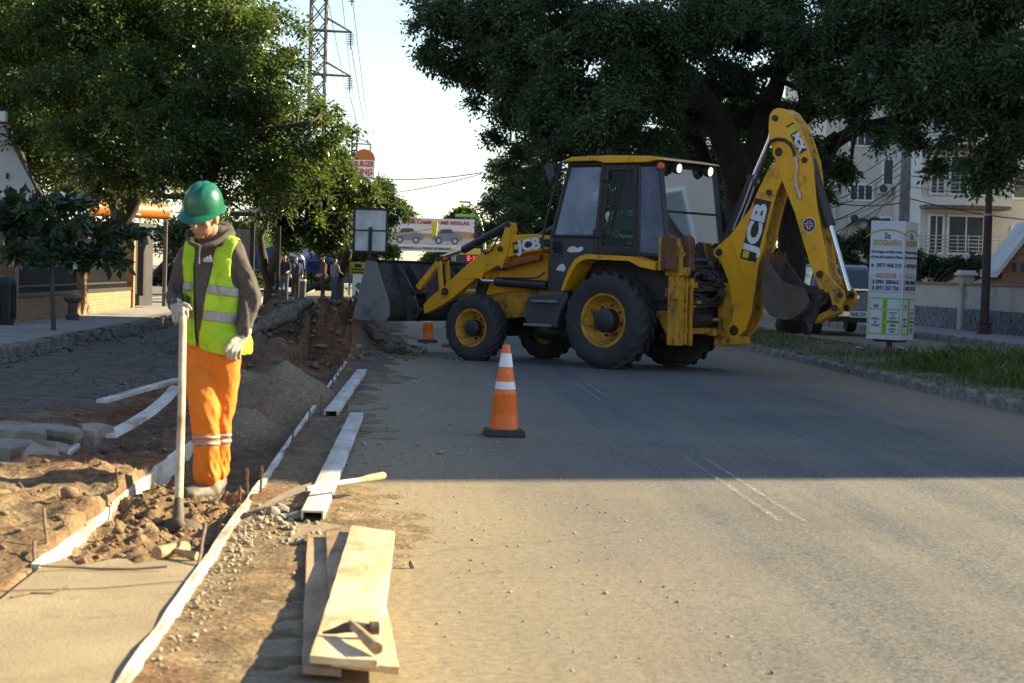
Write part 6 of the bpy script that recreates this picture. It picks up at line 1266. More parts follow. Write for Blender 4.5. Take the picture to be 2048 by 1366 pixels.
for i, (cl, lb, bs, mt) in enumerate((([(-18.801,108.000,2.954,1.246),(-17.431,108.000,3.545,1.385),(-16.029,108.000,2.755,1.385),(-14.653,108.000,3.069,1.385),(-17.928,108.000,1.042,1.385),(-16.255,108.000,0.536,1.246),(-14.601,108.000,0.858,1.246),(-19.023,108.000,0.458,1.108)], 'dense backdrop tree added far behind the bus shelter to darken the gap', W(-14.5, 108, .1), 'leafR'), ([(-14.629,118.000,2.364,1.210),(-13.283,118.000,3.006,1.210),(-14.132,118.000,0.564,1.150),(-12.624,118.000,0.758,1.059),(-11.743,118.000,1.840,1.150),(-11.101,118.000,0.346,0.847),(-13.391,118.000,1.190,1.210)], 'dense backdrop tree added far behind the blue tents to darken the gap', W(-10.5, 118, .1), 'leafR'))):
    tree('backdrop_tree', lb, 'tree', bs, [([bs, Vector(cl[1][:3])], [.25, .1])], cl, 3600, 0.26, 0.13, mt, twigs=False, seed=40 + i, pads=0)  # backdrop trees added to darken the bright gap under the canopy
# --- trees on the median, over the machine
GR = 'large trees on the median'
r1 = [(-1.935,44.000,7.191,0.677),(-1.147,44.000,7.101,0.903),(-0.357,43.000,7.100,0.882),(-1.516,44.000,6.197,0.621),(-0.783,44.000,6.105,0.846),(0.107,43.000,6.240,0.992),(0.943,42.000,6.789,0.969),(-0.424,44.000,5.332,0.733),(0.453,42.000,5.173,0.969),(1.369,41.000,5.629,1.051),(2.181,41.000,6.485,1.051),(0.047,44.000,4.560,0.677),(0.987,41.000,4.366,0.894),(1.873,40.000,4.622,0.974),(2.732,41.000,5.563,0.999),(3.328,41.000,6.621,0.999),(2.666,41.000,4.308,0.736),(-0.163,45.000,3.939,0.485),(-0.258,46.000,3.055,0.495),(0.188,44.000,3.554,0.621),(0.333,45.000,2.689,0.577),(0.724,43.000,3.847,0.496),(-1.974,44.000,6.520,0.248),(-2.135,44.000,6.236,0.158),(-0.578,45.000,4.387,0.254)]
_r1 = W(6.7 + .0, 45.0, 0.1)
tree('broadleaf_tree', 'great dark tree behind the cab, its crown arching left over the road', 'tree', _r1, [([_r1 - Vector((0, 0, .3)), (5.317,45.000,1.792), (5.215,45.000,3.170), (5.022,44.500,3.828), (4.467,44.000,4.964), (3.747,43.000,5.685), (2.776,42.000,6.413), (1.472,42.000,7.017)], [.46, .42, .40, .36, .30, .26, .18, .08]), ([(4.832,46.000,2.256), (4.442,46.000,3.421), (4.280,46.000,4.063), (3.735,45.000,5.230), (2.922,44.000,6.208), (1.972,43.000,6.291), (0.661,43.000,6.036)], [.34, .32, .30, .26, .2, .14, .06]), ([(4.961,44.500,3.939), (5.360,45.000,4.036), (5.774,45.000,5.481), (6.035,45.000,6.290), (6.395,45.000,7.557)], [.25, .26, .22, .17, .10]), ([(2.973,44.000,4.530), (1.817,43.000,4.097), (0.507,43.000,3.732)], [.09, .06, .03])], r1, 19000, 0.135, 0.05, 'leafR', group=GR, seed=7)
r2 = [(4.578,44.000,7.149,1.072),(5.722,45.000,7.082,0.923),(4.280,44.000,5.910,0.790),(5.421,46.000,5.911,0.708),(6.408,42.000,6.834,1.131),(7.217,40.000,6.805,1.026),(8.131,39.000,6.699,1.100),(9.228,39.000,6.630,1.150),(6.810,41.000,5.780,0.894),(7.469,39.000,5.689,0.950),(8.347,38.000,5.511,1.023),(9.324,38.000,5.344,1.072),(6.729,43.000,5.220,0.606),(7.255,41.000,5.010,0.578),(7.800,39.000,4.756,0.750),(8.579,38.000,4.453,0.779),(9.557,38.000,4.287,0.779),(8.229,39.000,3.923,0.480),(8.803,38.000,3.636,0.507),(9.584,38.000,3.560,0.487),(7.610,40.000,4.323,0.349),(6.444,45.000,6.072,0.692),(4.176,45.000,5.093,0.692),(5.213,46.000,5.086,0.649),(6.011,45.000,5.259,0.577),(3.511,44.000,5.329,0.677),(6.432,43.000,4.226,0.309),(6.237,43.000,3.452,0.419),(6.722,42.000,3.849,0.323),(7.157,42.000,3.700,0.258),(6.686,43.000,3.190,0.287)]
_r2 = Vector((6.858,47.471,0.100))
tree('broadleaf_tree', 'dark tree behind the digging arm, its long limb reaching over the apartment block', 'tree', _r2, [([_r2 - Vector((0, 0, .4)), (6.585,46.000,0.891), (6.480,46.000,2.302), (6.495,45.500,3.225), (6.746,45.000,3.902)], [.40, .36, .3, .24, .2]), ([(6.748,45.000,3.845), (6.892,44.500,4.084), (7.116,44.000,4.465), (7.503,43.000,4.738), (8.131,41.000,4.826), (9.018,40.000,4.974), (9.975,39.000,5.263)], [.2, .19, .17, .14, .11, .08, .05]), ([(6.635,45.000,3.784), (6.367,45.000,4.925), (6.696,43.000,6.204), (7.715,41.000,6.847)], [.2, .17, .12, .06])], r2, 25000, 0.135, 0.054, 'leafR', group=GR, seed=8)
r3 = [(-0.562,66.000,4.647,0.762),(0.296,66.000,4.166,1.015),(-0.351,66.000,3.136,0.846),(0.836,66.000,3.000,1.015),(-0.159,66.000,2.297,0.677),(1.637,66.000,4.540,1.015),(2.013,66.000,3.202,1.015),(-0.708,66.000,3.800,0.592),(3.146,66.000,4.919,1.015),(4.490,66.000,5.125,1.015),(6.214,66.000,3.993,1.015),(3.692,66.000,3.586,0.846),(5.381,66.000,3.633,1.015)]
tree('broadleaf_tree', 'darker tree farther down the median behind the loader arms', 'tree', W(7.2, 67, .1), [([W(7.2, 67, -.2), (1.731,67.000,2.193), (1.497,66.000,3.525), (0.788,66.000,4.685)], [.22, .2, .15, .06])], r3, 9000, 0.16, 0.06, 'leafR', group=GR, seed=9)
r4 = [(5.434,72.000,6.037,1.108),(7.090,72.000,6.083,1.292),(8.580,72.000,5.574,1.108),(6.768,72.000,4.604,1.108),(8.633,72.000,3.920,1.108),(7.735,72.000,3.159,0.923),(9.750,72.000,3.583,1.108),(10.689,72.000,3.057,0.923),(9.798,72.000,2.111,0.923),(10.910,72.000,1.957,0.831),(8.680,72.000,2.448,0.738),(7.688,72.000,4.630,0.923),(4.731,72.000,4.915,0.738),(9.268,72.000,7.062,1.108),(7.412,72.000,7.560,1.108),(11.629,72.000,2.531,0.646)]
tree('bright_tree', 'sunlit tree standing beyond the median trees, seen through their branches', 'tree', W(11.5, 73, .3), [([W(11.5, 73, .0), (8.813,73.000,2.090), (8.253,72.000,4.278), (7.642,72.000,6.099)], [.22, .2, .15, .06])], r4, 8500, 0.18, 0.075, 'leafY', seed=10)
for i, (cl, lb, bs) in enumerate((([(-7.554,175.000,2.367,0.628),(-6.219,175.000,2.762,0.718),(-5.113,175.000,3.331,0.718),(-6.646,175.000,1.944,0.538),(-4.423,175.000,2.678,0.628)], 'small round tree far down the road beyond the bus', (-3.571,102.347,-0.300)), ([(-6.757,210.000,6.832,0.754),(-5.428,210.000,7.406,0.969),(-4.073,210.000,7.014,0.862),(-3.506,210.000,5.956,0.862),(-4.589,210.000,6.194,0.808),(-3.208,210.000,4.890,0.754),(-3.716,210.000,3.801,0.754)], 'hazy pale tree beyond the billboard at the road end', (-2.614,153.193,-0.400)))):
    bb = Vector(bs); tp = Vector(cl[1][:3]); tree('distant_tree', lb, 'tree', bb, [([bb, bb.lerp(tp, .6), tp], [.25, .2, .1])], cl, 2200, 0.42, 0.2, 'leafY', twigs=False, seed=20 + i)
# --- shrubs and hedge behind the right wall
for i, (cl, lb, bs) in enumerate((([(14.059,66.000,1.933,0.406),(14.563,66.000,2.032,0.440),(15.152,66.000,2.133,0.440),(15.746,66.000,2.065,0.440),(13.558,66.000,1.750,0.338),(16.262,66.000,1.826,0.338),(17.338,69.000,2.300,0.389),(17.767,69.000,2.665,0.389)], 'clipped dark hedge showing above the boundary wall', W(16.6, 62, .3)), ([(10.828,64.000,2.410,0.558),(11.336,64.000,1.932,0.558),(10.359,64.000,1.741,0.558),(11.986,64.000,2.114,0.492),(12.653,64.000,1.805,0.394),(10.004,64.000,2.551,0.492),(11.636,64.000,2.760,0.394),(13.133,64.000,2.146,0.295)], 'loose leafy shrub behind the information pillar', W(15.8, 62, .3)))):
    tree('shrub', lb, 'shrub', bs, [([bs, bs + Vector((0, 0, .8))], [.08, .04])], cl, 3800, 0.14, 0.065, 'leafR', seed=30 + i)
# palm in front of the apartment block
pb = Vector((12.667,70.000,3.609)); t = thing('palm', 'small feathery palm against the cream apartment wall', 'palm', (pb.x, pb.y, .3)); b = MB(); b.tube([(0, 0, 0), (0.1, 0, 1.5), (0, 0, pb.z - .3)], [.11, .09, .08], 8); b.build('trunk', M['bark2'], t, smooth=50)
rnd = random.Random(3)
for k in range(11):
    a = 2 * PI * k / 11 + rnd.uniform(-.2, .2); e = rnd.uniform(.2, .9); V = []; F_ = []; ax = Vector((math.cos(a), math.sin(a), 0)); sd = Vector((-ax.y, ax.x, 0)); b = MB()
    for j in range(16):
        u = (j + 1) / 16; c = ax * (1.0 * u) + Vector((0, 0, e * u - 1.1 * u * u + pb.z - .3)); 
        for s in (-1, 1): tip = c + sd * s * 0.32 * (1 - .5 * u) + ax * .14 - Vector((0, 0, .16)); b.add([c, c + ax * .05, tip], [(0, 1, 2)])
    b.build('frond', M['leafL'], t)
# --- tropical almond sapling on the left sidewalk
ab = Vector((-7.804,33.157,0.150))
ac = [(-8.511,33.200,2.298,0.306),(-7.987,32.800,2.239,0.336),(-7.661,33.200,2.322,0.306),(-7.278,33.000,2.367,0.203),(-8.452,33.000,1.913,0.338),(-8.017,33.300,1.890,0.359),(-7.371,32.700,1.935,0.335),(-6.930,33.000,1.913,0.305),(-6.549,33.000,1.864,0.288),(-6.291,33.200,1.876,0.221),(-8.443,33.000,1.448,0.288),(-7.887,32.800,1.403,0.303),(-7.473,33.200,1.418,0.289),(-6.964,33.000,1.490,0.254),(-6.708,33.000,1.370,0.186),(-8.582,33.000,2.078,0.254),(-7.687,33.000,1.681,0.338)]
tree('almond_sapling', 'young large-leaved almond tree with thin trunk on the left sidewalk', 'tree', ab, [([ab - Vector((0, 0, .1)), (-7.797,33.000,0.832), (-7.835,33.000,1.507), (-7.881,33.000,2.097), (-7.870,33.000,2.393)], [.045, .042, .038, .028, .012]), ([(-7.846,33.000,1.592), (-7.266,33.000,1.777), (-6.338,33.000,1.870)], [.022, .016, .007]), ([(-7.847,33.000,1.676), (-8.282,33.000,1.875), (-8.707,33.000,1.990)], [.022, .015, .007]), ([(-7.822,33.000,1.254), (-7.257,33.000,1.355), (-6.751,33.000,1.411)], [.018, .012, .005])], ac, 520, 0.19, 0.105, 'leafA', bark='bark2', k=5, seed=12, rach=1.1, droop=.1, flat=.55, twigs=False, shell=.6, spread=.5, pads=0)

# ================================================================ left side: fence, walls, kiosk
M['brick'] = brick_mat('orange_brick', (0.36, 0.175, 0.075), (0.28, 0.13, 0.055), (0.24, 0.20, 0.16))
M['iron'] = PM('black_iron', (0.016, 0.016, 0.018), (0.028, 0.027, 0.027), 9, .6)
M['offwall'] = PM('pale_plaster', (0.60, 0.585, 0.56), (0.52, 0.505, 0.485), 1.2, .9, dirt=(0.30, .28, .25), dirtamt=.25, dsc=1.5)
M['cream'] = PM('cream_plaster', (0.60, 0.54, 0.47), (0.54, 0.485, 0.42), .7, .9, dirt=(0.32, .28, .23), dirtamt=.22, dsc=.8)
M['pink'] = PM('pale_rose_plaster', (0.50, 0.43, 0.38), (0.44, 0.375, 0.33), 1.0, .9, dirt=(0.25, .21, .18), dirtamt=.3, dsc=1.2)
M['stone'] = PM('rubble_stone', (0.20, 0.19, 0.20), (0.07, 0.066, 0.072), 9, .9, bmp=1.0, bsc=14, lo=.42, hi=.58)
M['orange'] = PM('orange_fascia', (0.50, 0.15, 0.014), (0.44, 0.125, 0.012), 2, .45)
M['tentb'] = PM('blue_tent', (0.02, 0.04, 0.13), (0.016, 0.032, 0.10), 3, .8)
M['brown'] = PM('brown_pole_paint', (0.075, 0.035, 0.028), (0.055, 0.026, 0.022), 3, .6, dirt=(.30, .26, .23), dirtamt=.12, dsc=8)
M['grass'] = leaf_mat('grass', [(0.0, (0.05, 0.085, 0.02)), (0.55, (0.095, 0.135, 0.035)), (0.8, (0.19, 0.17, 0.075)), (1.0, (0.25, 0.20, 0.10))], .3, gloss=.04)
# brick plinth and railing along the left sidewalk
def rbox(b, r0, r1, s0, s1, z0, z1): b.box(((r0 + r1) / 2, (s0 + s1) / 2, (z0 + z1) / 2), (r1 - r0, s1 - s0, z1 - z0))
FT = thing('railing_fence', 'black iron railing on a low brick wall along the left sidewalk', 'fence', (0, 0, 0)); FT.rotation_euler = (0, 0, ROADROT)
b = MB(); rbox(b, -7.55, -7.30, 36.5, 52.0, .1, .62); b.build('brick_wall', M['brick'], FT)
b = MB(); rbox(b, -7.58, -7.27, 36.5, 52.0, .622, .70); b.build('wall_cap', M['iron'], FT)
for s in (36.5, 44.2, 52.0): b = MB(); rbox(b, -7.62, -7.24, s - .19, s + .19, .1, 2.05); b.build('brick_pier', M['brick'], FT); b = MB(); rbox(b, -7.66, -7.20, s - .23, s + .23, 2.052, 2.12); b.build('pier_cap', M['pave'], FT)
b = MB(); rbox(b, -7.44, -7.40, 36.7, 51.8, .80, .84); b.build('rail', M['iron'], FT); b = MB(); rbox(b, -7.44, -7.40, 36.7, 51.8, 1.86, 1.90); b.build('rail', M['iron'], FT)
b = MB(); b.box((0, 0, .65), (.028, .028, 1.30)); b.add([(-.014, -.014, 1.3), (.014, -.014, 1.3), (.014, .014, 1.3), (-.014, .014, 1.3), (0, 0, 1.38)], [(0, 1, 4), (1, 2, 4), (2, 3, 4), (3, 0, 4)]); bar_me = b.mesh('railing_bar'); bar_me.materials.append(M['iron'])
for k in range(104):
    o = link('railing_bar', bar_me, FT); o.location = (-7.42, 36.85 + k * .1425, .70)
b = MB(); rbox(b, -9.35, -9.15, 37, 53.5, .1, 2.3); YW_ = thing('yard_wall', 'pale plastered wall behind the iron railing', 'wall', (0, 0, 0)); YW_.rotation_euler = (0, 0, ROADROT); b.build('wall_panel', M['cream'], YW_)
for s_ in (39, 42.5, 46.5, 50): b = MB(); rbox(b, -9.148, -9.12, s_, s_ + 1.5, .3, 1.9); b.build('dark_opening', M['mgrey'], YW_)
# white building with a sloping parapet far left
wb = thing('white_building', 'white building with sloping parapet wall at the left edge', 'building', (0, 0, 0)); Yb = 47.0
q = [(-11.424,47.000,2.806),(-11.475,47.000,2.925),(-11.948,47.000,3.728),(-12.297,47.000,4.413),(-12.350,47.000,4.640),(-12.926,47.000,4.624),(-12.838,47.000,-0.147),(-11.150,47.000,-0.100)]
b = MB(); b.prism([(p[0], p[2]) for p in q], Yb, Yb + .35); b.build('gable_wall', M['offwall'], wb)
q2 = [(-11.424,47.000,2.806),(-11.948,47.000,3.728),(-12.297,47.000,4.413),(-12.348,47.000,4.556),(-12.288,47.000,4.557),(-12.238,47.000,4.439),(-11.888,47.000,3.753),(-11.352,47.000,2.808)]; b = MB(); b.prism([(p[0], p[2]) for p in q2], Yb - .04, Yb + .40); b.build('parapet_coping', M['bark2'], wb)
b = MB(); b.box(Vector((-12.236,46.980,3.335)), (.06, .05, .14)); b.build('wall_hook', M['iron'], wb)
b = MB(); b.box(Vector((-12.321,46.700,4.736)), (.24, .2, .26)); o = b.build('box_lamp', M['white'], bevel=.02); tag(o, 'small white box lamp on top of the sloping parapet', 'lamp'); b = MB(); b.box(Vector((-12.324,46.700,4.891)), (.28, .24, .03)); b.box(Vector((-12.318,46.700,4.581)), (.28, .24, .03)); b.build('lamp_frame', M['iron'], o)
# kiosk behind the railing with orange fascia
kk = thing('bank_kiosk', 'cash-machine kiosk with rounded orange fascia reading 24 horas', 'kiosk', (0, 0, 0))
k0 = Vector((-10.920,50.000,2.680)); k1 = Vector((-9.266,52.000,2.739))
d = (k1 - k0); d.z = 0; L_ = d.length; d.normalize(); nn = Vector((d.y, -d.x, 0)); zc = (k0.z + k1.z) / 2
b = MB(); vs = []
for e in (0, L_):
    for k in range(7):
        a = -PI / 2 + PI * k / 6; vs.append(k0 + d * e + nn * math.cos(a) * .13 + Vector((0, 0, math.sin(a) * .20 + zc - k0.z)))
b.add(vs, [(i, i + 1, 8 + i, 7 + i) for i in range(6)] + [tuple(range(7)), tuple(range(7, 14))[::-1], (6, 0, 7, 13)]); b.build('fascia', M['orange'], kk, smooth=50)
fc = k0 + d * L_ * .57 + nn * .135; fc.z = zc
lettering('lettering', '24', .20, M['decalw'], kk, fc + Vector((0, 0, .06)), d, (0, 0, 1), bold=.008, extrude=.004); lettering('lettering', 'horas', .09, M['decalw'], kk, fc + Vector((0, 0, -.09)), d, (0, 0, 1), bold=.004, extrude=.004)
b = MB(); c = fc - d * .48 + Vector((0, 0, .02)); b.quad(c - d * .16 - Vector((0, 0, .1)), c + d * .16 - Vector((0, 0, .1)), c + d * .16 + Vector((0, 0, .1)), c - d * .16 + Vector((0, 0, .1))); b.build('fascia_logo', M['decalb'], kk)
b = MB()
for e in (.08, L_ - .05): b.cyl(k0 + d * e - Vector((0, 0, .2)) , Vector((k0.x, k0.y, .2)) + d * e, .06, 8)
b.build('post', M['mgrey'], kk, smooth=40)
b = MB(); cc = k0 + d * L_ / 2 - nn * 1.6; b.box((cc.x, cc.y, 1.3), (L_ * .9, 2.4, 2.2), Matrix.Rotation(math.atan2(d.y, d.x), 3, 'Z')); b.build('kiosk_body', M['mgrey'], kk)
for i, e in enumerate((.25, .5, .75)):
    c = k0 + d * L_ * e - nn * .37; b = MB(); b.box((c.x, c.y, 1.25), (.5, .04, 1.5), Matrix.Rotation(math.atan2(d.y, d.x), 3, 'Z')); b.build('kiosk_door', M['mblack'] if i != 1 else M['pave'], kk, bevel=.01)  # dark doors carry shade in their colour, the paler one a sunlit spot
# litter bin at the left edge
bn = Vector((-9.099,35.029,0.150)); t = thing('litter_bin', 'tall dark slatted litter bin at the left edge of the sidewalk', 'bin', bn); b = MB(); b.lathe([(.13, 0), (.15, .05), (.17, .75), (.18, .78), (.15, .86), (.06, .9), (0, .9)], 16); b.build('bin_body', M['mgrey'], t, smooth=40)
for k in range(12): a = 2 * PI * k / 12; b = MB(); b.box((.172 * math.cos(a), .172 * math.sin(a), .42), (.02, .05, .62), Matrix.Rotation(a, 3, 'Z')); b.build('slat', M['mblack'], t)
hy = Vector((-8.837,39.154,0.150)); t = thing('stone_bollard', 'squat weathered stone bollard by the brick wall', 'bollard', hy); b = MB(); b.lathe([(.13, 0), (.14, .1), (.10, .14), (.10, .34), (.16, .38), (.18, .44), (.12, .50), (0, .52)], 12); b.build('post', M['bark2'], t, smooth=40)
# bus shelter
SS_ = thing('bus_shelter', 'dark bus shelter with pale side panel behind the worker', 'bus shelter', (0, 0, 0)); Ys_ = 58
for (x, Yq) in ((505, 56), (556, 60), (480, 56)):
    pass
for nm, p in (('post', (-7.524,56.000,1.512)), ('post', (-7.262,60.000,1.548)), ('post', (-8.154,57.000,1.502))):
    b = MB(); b.box((p[0], p[1], 1.35), (.12, .12, 2.5)); b.build('post', M['iron'], SS_)
q0 = Vector((-8.111,55.500,2.742)); q1 = Vector((-7.256,61.000,2.805)); b = MB(); b.add([q0, Vector((q1.x, q0.y, q0.z)), q1 + Vector((0, 0, .3)), Vector((q0.x, q1.y, q0.z + .3))] + [p + Vector((0, 0, .12)) for p in (q0, Vector((q1.x, q0.y, q0.z)), q1 + Vector((0, 0, .3)), Vector((q0.x, q1.y, q0.z + .3)))], [(3, 2, 1, 0), (4, 5, 6, 7), (0, 1, 5, 4), (1, 2, 6, 5), (2, 3, 7, 6), (3, 0, 4, 7)]); b.build('shelter_roof', M['iron'], SS_)
c = Vector((-7.788,56.200,1.794)); b = MB(); b.box((c.x, c.y, c.z), (.46, .06, 1.2)); b.build('side_panel', M['pave'], SS_)
b = MB(); c = Vector((-7.510,59.000,0.506)); b.box((c.x, c.y, .6), (1.3, .4, .06)); b.build('bench', M['iron'], SS_)
# blue market tents
for i, (x, y, Y, w_) in enumerate(((610, 512, 84, 1.5), (545, 505, 80, 1.3), (655, 520, 95, 1.2))):
    p = [(-8.974,84.000,2.168), (-9.922,80.000,2.191), (-9.096,95.000,2.041)][i]; t = thing('market_tent', ('blue market tent under the trees, brightest one in the middle', 'dark blue tent nearest the shelter', 'blue tent farthest right near the sign')[i], 'tent', (p[0], p[1], .15)); h = p[2] - .15; b = MB(); w = w_
    b.add([(-w, -w, h - .55), (w, -w, h - .55), (w, w, h - .55), (-w, w, h - .55), (0, 0, h), (-w, -w, h - .9), (w, -w, h - .9), (w, w, h - .9), (-w, w, h - .9)], [(0, 1, 4), (1, 2, 4), (2, 3, 4), (3, 0, 4), (0, 5, 6, 1), (1, 6, 7, 2), (2, 7, 8, 3), (3, 8, 5, 0)]); b.build('canopy', M['tentb'], t)
    for sx in (-1, 1):
        for sy in (-1, 1): b = MB(); b.cyl((sx * w * .97, sy * w * .97, 0), (sx * w * .97, sy * w * .97, h - .6), .03, 6); b.build('leg', M['galv'], t)
# people far off under the trees
CL = [('dkblue', (0.03, 0.04, 0.09)), ('dark', (0.022, 0.022, 0.026)), ('wine', (0.07, 0.02, 0.025)), ('pale', (0.16, 0.15, 0.15)), ('jeans', (0.05, 0.075, 0.14)), ('tan', (0.22, 0.16, 0.10))]
for n_, c_ in CL: M['cl_' + n_] = PM('cloth_' + n_, c_, tuple(x * .75 for x in c_), 8, .9)
def bystander(label, pos, face, top, leg, h=1.7, arm=0.0, seed=0):
    k = h / 1.7; b = MB(); t = thing('person', label, 'person', pos, face, 'people standing under the trees')
    for s in (-1, 1):
        chain(b, [(s * .09, 0, .88), (s * .10, -.02 * s, .48), (s * .10, .02 * s, .07)], [.095, .068, .05], 8); chain(b, [(s * .10, .02, .05), (s * .11, -.13, .04)], [.05, .04], 8)
        el = (s * .26, -.04, 1.10 + .1 * arm); ha = (s * .22, -.20 - .1 * arm, .92 + .35 * arm); chain(b, [(s * .19, 0, 1.38), el, ha], [.062, .048, .036], 8); chain(b, [ha, (ha[0], ha[1] - .06, ha[2] - .05)], [.036, .022], 6)
    chain(b, [(-.07, 0, .92), (-.10, 0, 1.30)], [.115, .12], 10); chain(b, [(.07, 0, .92), (.10, 0, 1.30)], [.115, .12], 10); chain(b, [(-.16, 0, 1.39), (.16, 0, 1.39)], .062, 8); chain(b, [(0, 0, 1.4), (0, -.01, 1.53)], .05, 8); b.ball((0, -.02, 1.60), (.075, .09, .11)); b.ball((0, -.11, 1.585), .02)
    me = remesh(b, .022, 3); v = vcoords(me) * k; me.vertices.foreach_set('co', v.ravel()); me.update()
    o = finish(me, 'body', [M['cl_' + leg], M['cl_' + top], M['skin'], M['hair']], t); mi = []
    for p in me.polygons:
        z = p.center.z / k; x = abs(p.center.x / k); y = p.center.y / k
        mi.append(3 if (z > 1.64 or (z > 1.55 and y > .0)) else (2 if z > 1.46 or (x > .17 and z < 1.0 + .3 * arm and y < -.12) else (1 if z > .93 or x > .2 else (0 if z > .08 else 3))))
    me.polygons.foreach_set('material_index', mi)
ppl = [('person in dark blue standing left of the tent pole', (-8.038,71.879,0.120), .3, 'dkblue', 'dark'), ('person in black standing beside the leaning tree trunk', (-8.238,70.140,0.120), -.4, 'dark', 'jeans'), ('person in dark clothes nearest the middle of the group', (-7.459,73.069,0.120), .9, 'dark', 'dark'), ('person in wine-red top in the group under the trees', (-7.309,74.791,0.120), -1.2, 'wine', 'dark'), ('person in pale shirt at the right of the group', (-7.054,76.806,0.120), 2.4, 'pale', 'jeans'), ('person in blue near the green and white sign', (-7.417,86.006,0.100), .2, 'dkblue', 'tan'), ('person in tan walking farther off by the road', (-8.237,99.022,0.000), 2.9, 'tan', 'jeans')]
for i, (lb, ps, fc, tp, lg) in enumerate(ppl):
    if i in (2, 5): continue
    bystander(lb, ps, fc, tp, lg, 1.62 + .03 * (i % 4), arm=(i % 3) * .4)
t = thing('street_bin', 'grey box bin standing on the sidewalk among the people', 'bin', (-8.042,73.255,0.120)); b = MB(); b.box((0, 0, .35), (.45, .4, .7), taper=1.1); b.build('bin_body', M['mgrey'], t, bevel=.03); b = MB(); b.box((0, 0, .74), (.5, .46, .06)); b.build('lid', M['offwall'], t, bevel=.02)
# small signs beyond
def sign(name, label, cat, p, w, h, mat, post=True, zb=0.0, frame=None):
    p = Vector(p); t = thing(name, label, cat, (p.x, p.y, zb)); b = MB(); b.box((0, 0, p.z - zb), (w, .05, h)); b.build('panel', M[mat], t, bevel=.004)
    if post: b = MB(); b.cyl((0, .05, -.1), (0, .05, p.z - zb), .035, 8); b.build('post', M['galv'], t, smooth=40)
    return t
M['greenp'] = PM('green_sign', (0.03, 0.20, 0.10), (0.025, .17, .085), 3, .5); M['yelp'] = PM('yellow_sign', (0.62, 0.42, 0.02), (.55, .37, .02), 3, .5); M['blackp'] = PM('black_sign', (0.02, 0.02, 0.02), (.03, .03, .03), 3, .5)
t = sign('advert_sign', 'narrow white sign with green logo low behind the loader bucket', 'sign', (-6.348,80.000,0.324), .5, 1.6, 'white', zb=0); p = Vector((-6.357,80.000,0.652))
b = MB(); b.add([(0, -.03, p.z + .17), (.17, -.03, p.z), (0, -.03, p.z - .17), (-.17, -.03, p.z)], [(0, 1, 2, 3)]); b.build('logo', M['greenp'], t); lettering('lettering', 'P...', .3, M['greenp'], t, (0, -.03, p.z - .7), (0, 0, 1), (-1, 0, 0), bold=.01) if False else None
b = MB(); b.box((0.02, -.028, p.z - .65), (.22, .004, .75)); b.build('green_stripe', M['greenp'], t)
t = sign('warning_sign', 'yellow and black roadwork sign left of the bucket top', 'sign', (-6.686,85.000,1.374), .95, .55, 'yelp'); p = Vector((-6.686,85.000,1.374))
for dz in (-.05, -.17): b = MB(); b.box((0, -.03, p.z + dz), (.8, .004, .06)); b.build('text_bar', M['blackp'], t)
b = MB(); b.box((-.1, -.03, p.z + .12), (.3, .004, .16)); b.build('symbol', M['blackp'], t)
sign('plain_sign', 'brown blank board under the yellow roadwork sign', 'sign', (-7.114,88.000,0.942), 1.1, .5, 'bark2')
for i, p in enumerate(((-3.217,42.000,1.338),)):
    pass
# square sign seen from behind
p = Vector((-3.183,43.000,2.190)); t = thing('square_sign', 'white-backed square sign in a black frame behind the bucket', 'sign', (p.x, p.y, 0)); w, h = .71, .94
M['signback'] = PM('sign_back_sheet', (0.50, 0.53, 0.54), (0.34, 0.36, 0.38), 2.2, .35, .35, lo=.4, hi=.6)
b = MB(); b.box((0, 0, p.z), (w, .02, h)); b.build('panel', M['signback'], t)
for nm, c, s in (('frame_bar', (0, -.02, p.z + h / 2), (w + .06, .05, .045)), ('frame_bar', (0, -.02, p.z - h / 2), (w + .06, .05, .045)), ('frame_bar', (-w / 2, -.02, p.z), (.035, .05, h)), ('frame_bar', (w / 2, -.02, p.z), (.035, .05, h)), ('frame_bar', (0, -.02, p.z - .0), (w, .045, .03))):
    b = MB(); b.box(c, s); b.build(nm, M['iron'], t)
b = MB(); b.box((0, -.05, (p.z + .07) / 2), (.075, .06, p.z + .07)); b.build('post', M['iron'], t)
for k in range(9): b = MB(); c = (-w / 2 - .05, 0, p.z + .38 - k * .1); b.add([c, (c[0] - .06, -.01, c[2] - .02), (c[0] + .01, 0, c[2] - .09)], [(0, 1, 2)]); b.build('pennant', M['decalr'] if k % 2 else M['decalw'], t)
# ================================================================ bus
bu = Vector((-2.949,122.000,-0.387)); t = thing('city_bus', 'yellow-roofed city bus seen head-on behind the loader arms', 'bus', (bu.x, bu.y, 0)); M['busy'] = PM('bus_yellow', (0.60, 0.40, 0.05), (.55, .36, .04), 2, .4); M['led'] = PM('led_red', (.5, .02, .04), (.5, .02, .04), 3, .5, emit=(1.0, .05, .10, .5))
zr = Vector((-3.036,122.000,2.830)).z
pr = [(-1.25, .35), (1.25, .35), (1.25, zr - .35), (1.1, zr - .05), (.9, zr), (-.9, zr), (-1.1, zr - .05), (-1.25, zr - .35)]
b = MB(); b.prism(pr, 0, 11); b.build('bus_body', M['busy'], t, bevel=.05); zs = Vector((-3.018,122.000,2.175)).z
b = MB(); b.box((0, -.02, zs), (2.2, .06, .55)); b.build('destination_display', M['blackp'], t)
lettering('lettering', 'E·10', .42, M['led'], t, (.35, -.06, zs + .03), (1, 0, 0), (0, 0, 1), bold=.012, extrude=.004); lettering('lettering', '12', .32, M['decalw'], t, (-.85, -.06, zs - .02), (1, 0, 0), (0, 0, 1), bold=.008, extrude=.004); lettering('lettering', 'LINEA', .15, M['decalw'], t, (-.85, -.06, zs + .2), (1, 0, 0), (0, 0, 1), extrude=.004)
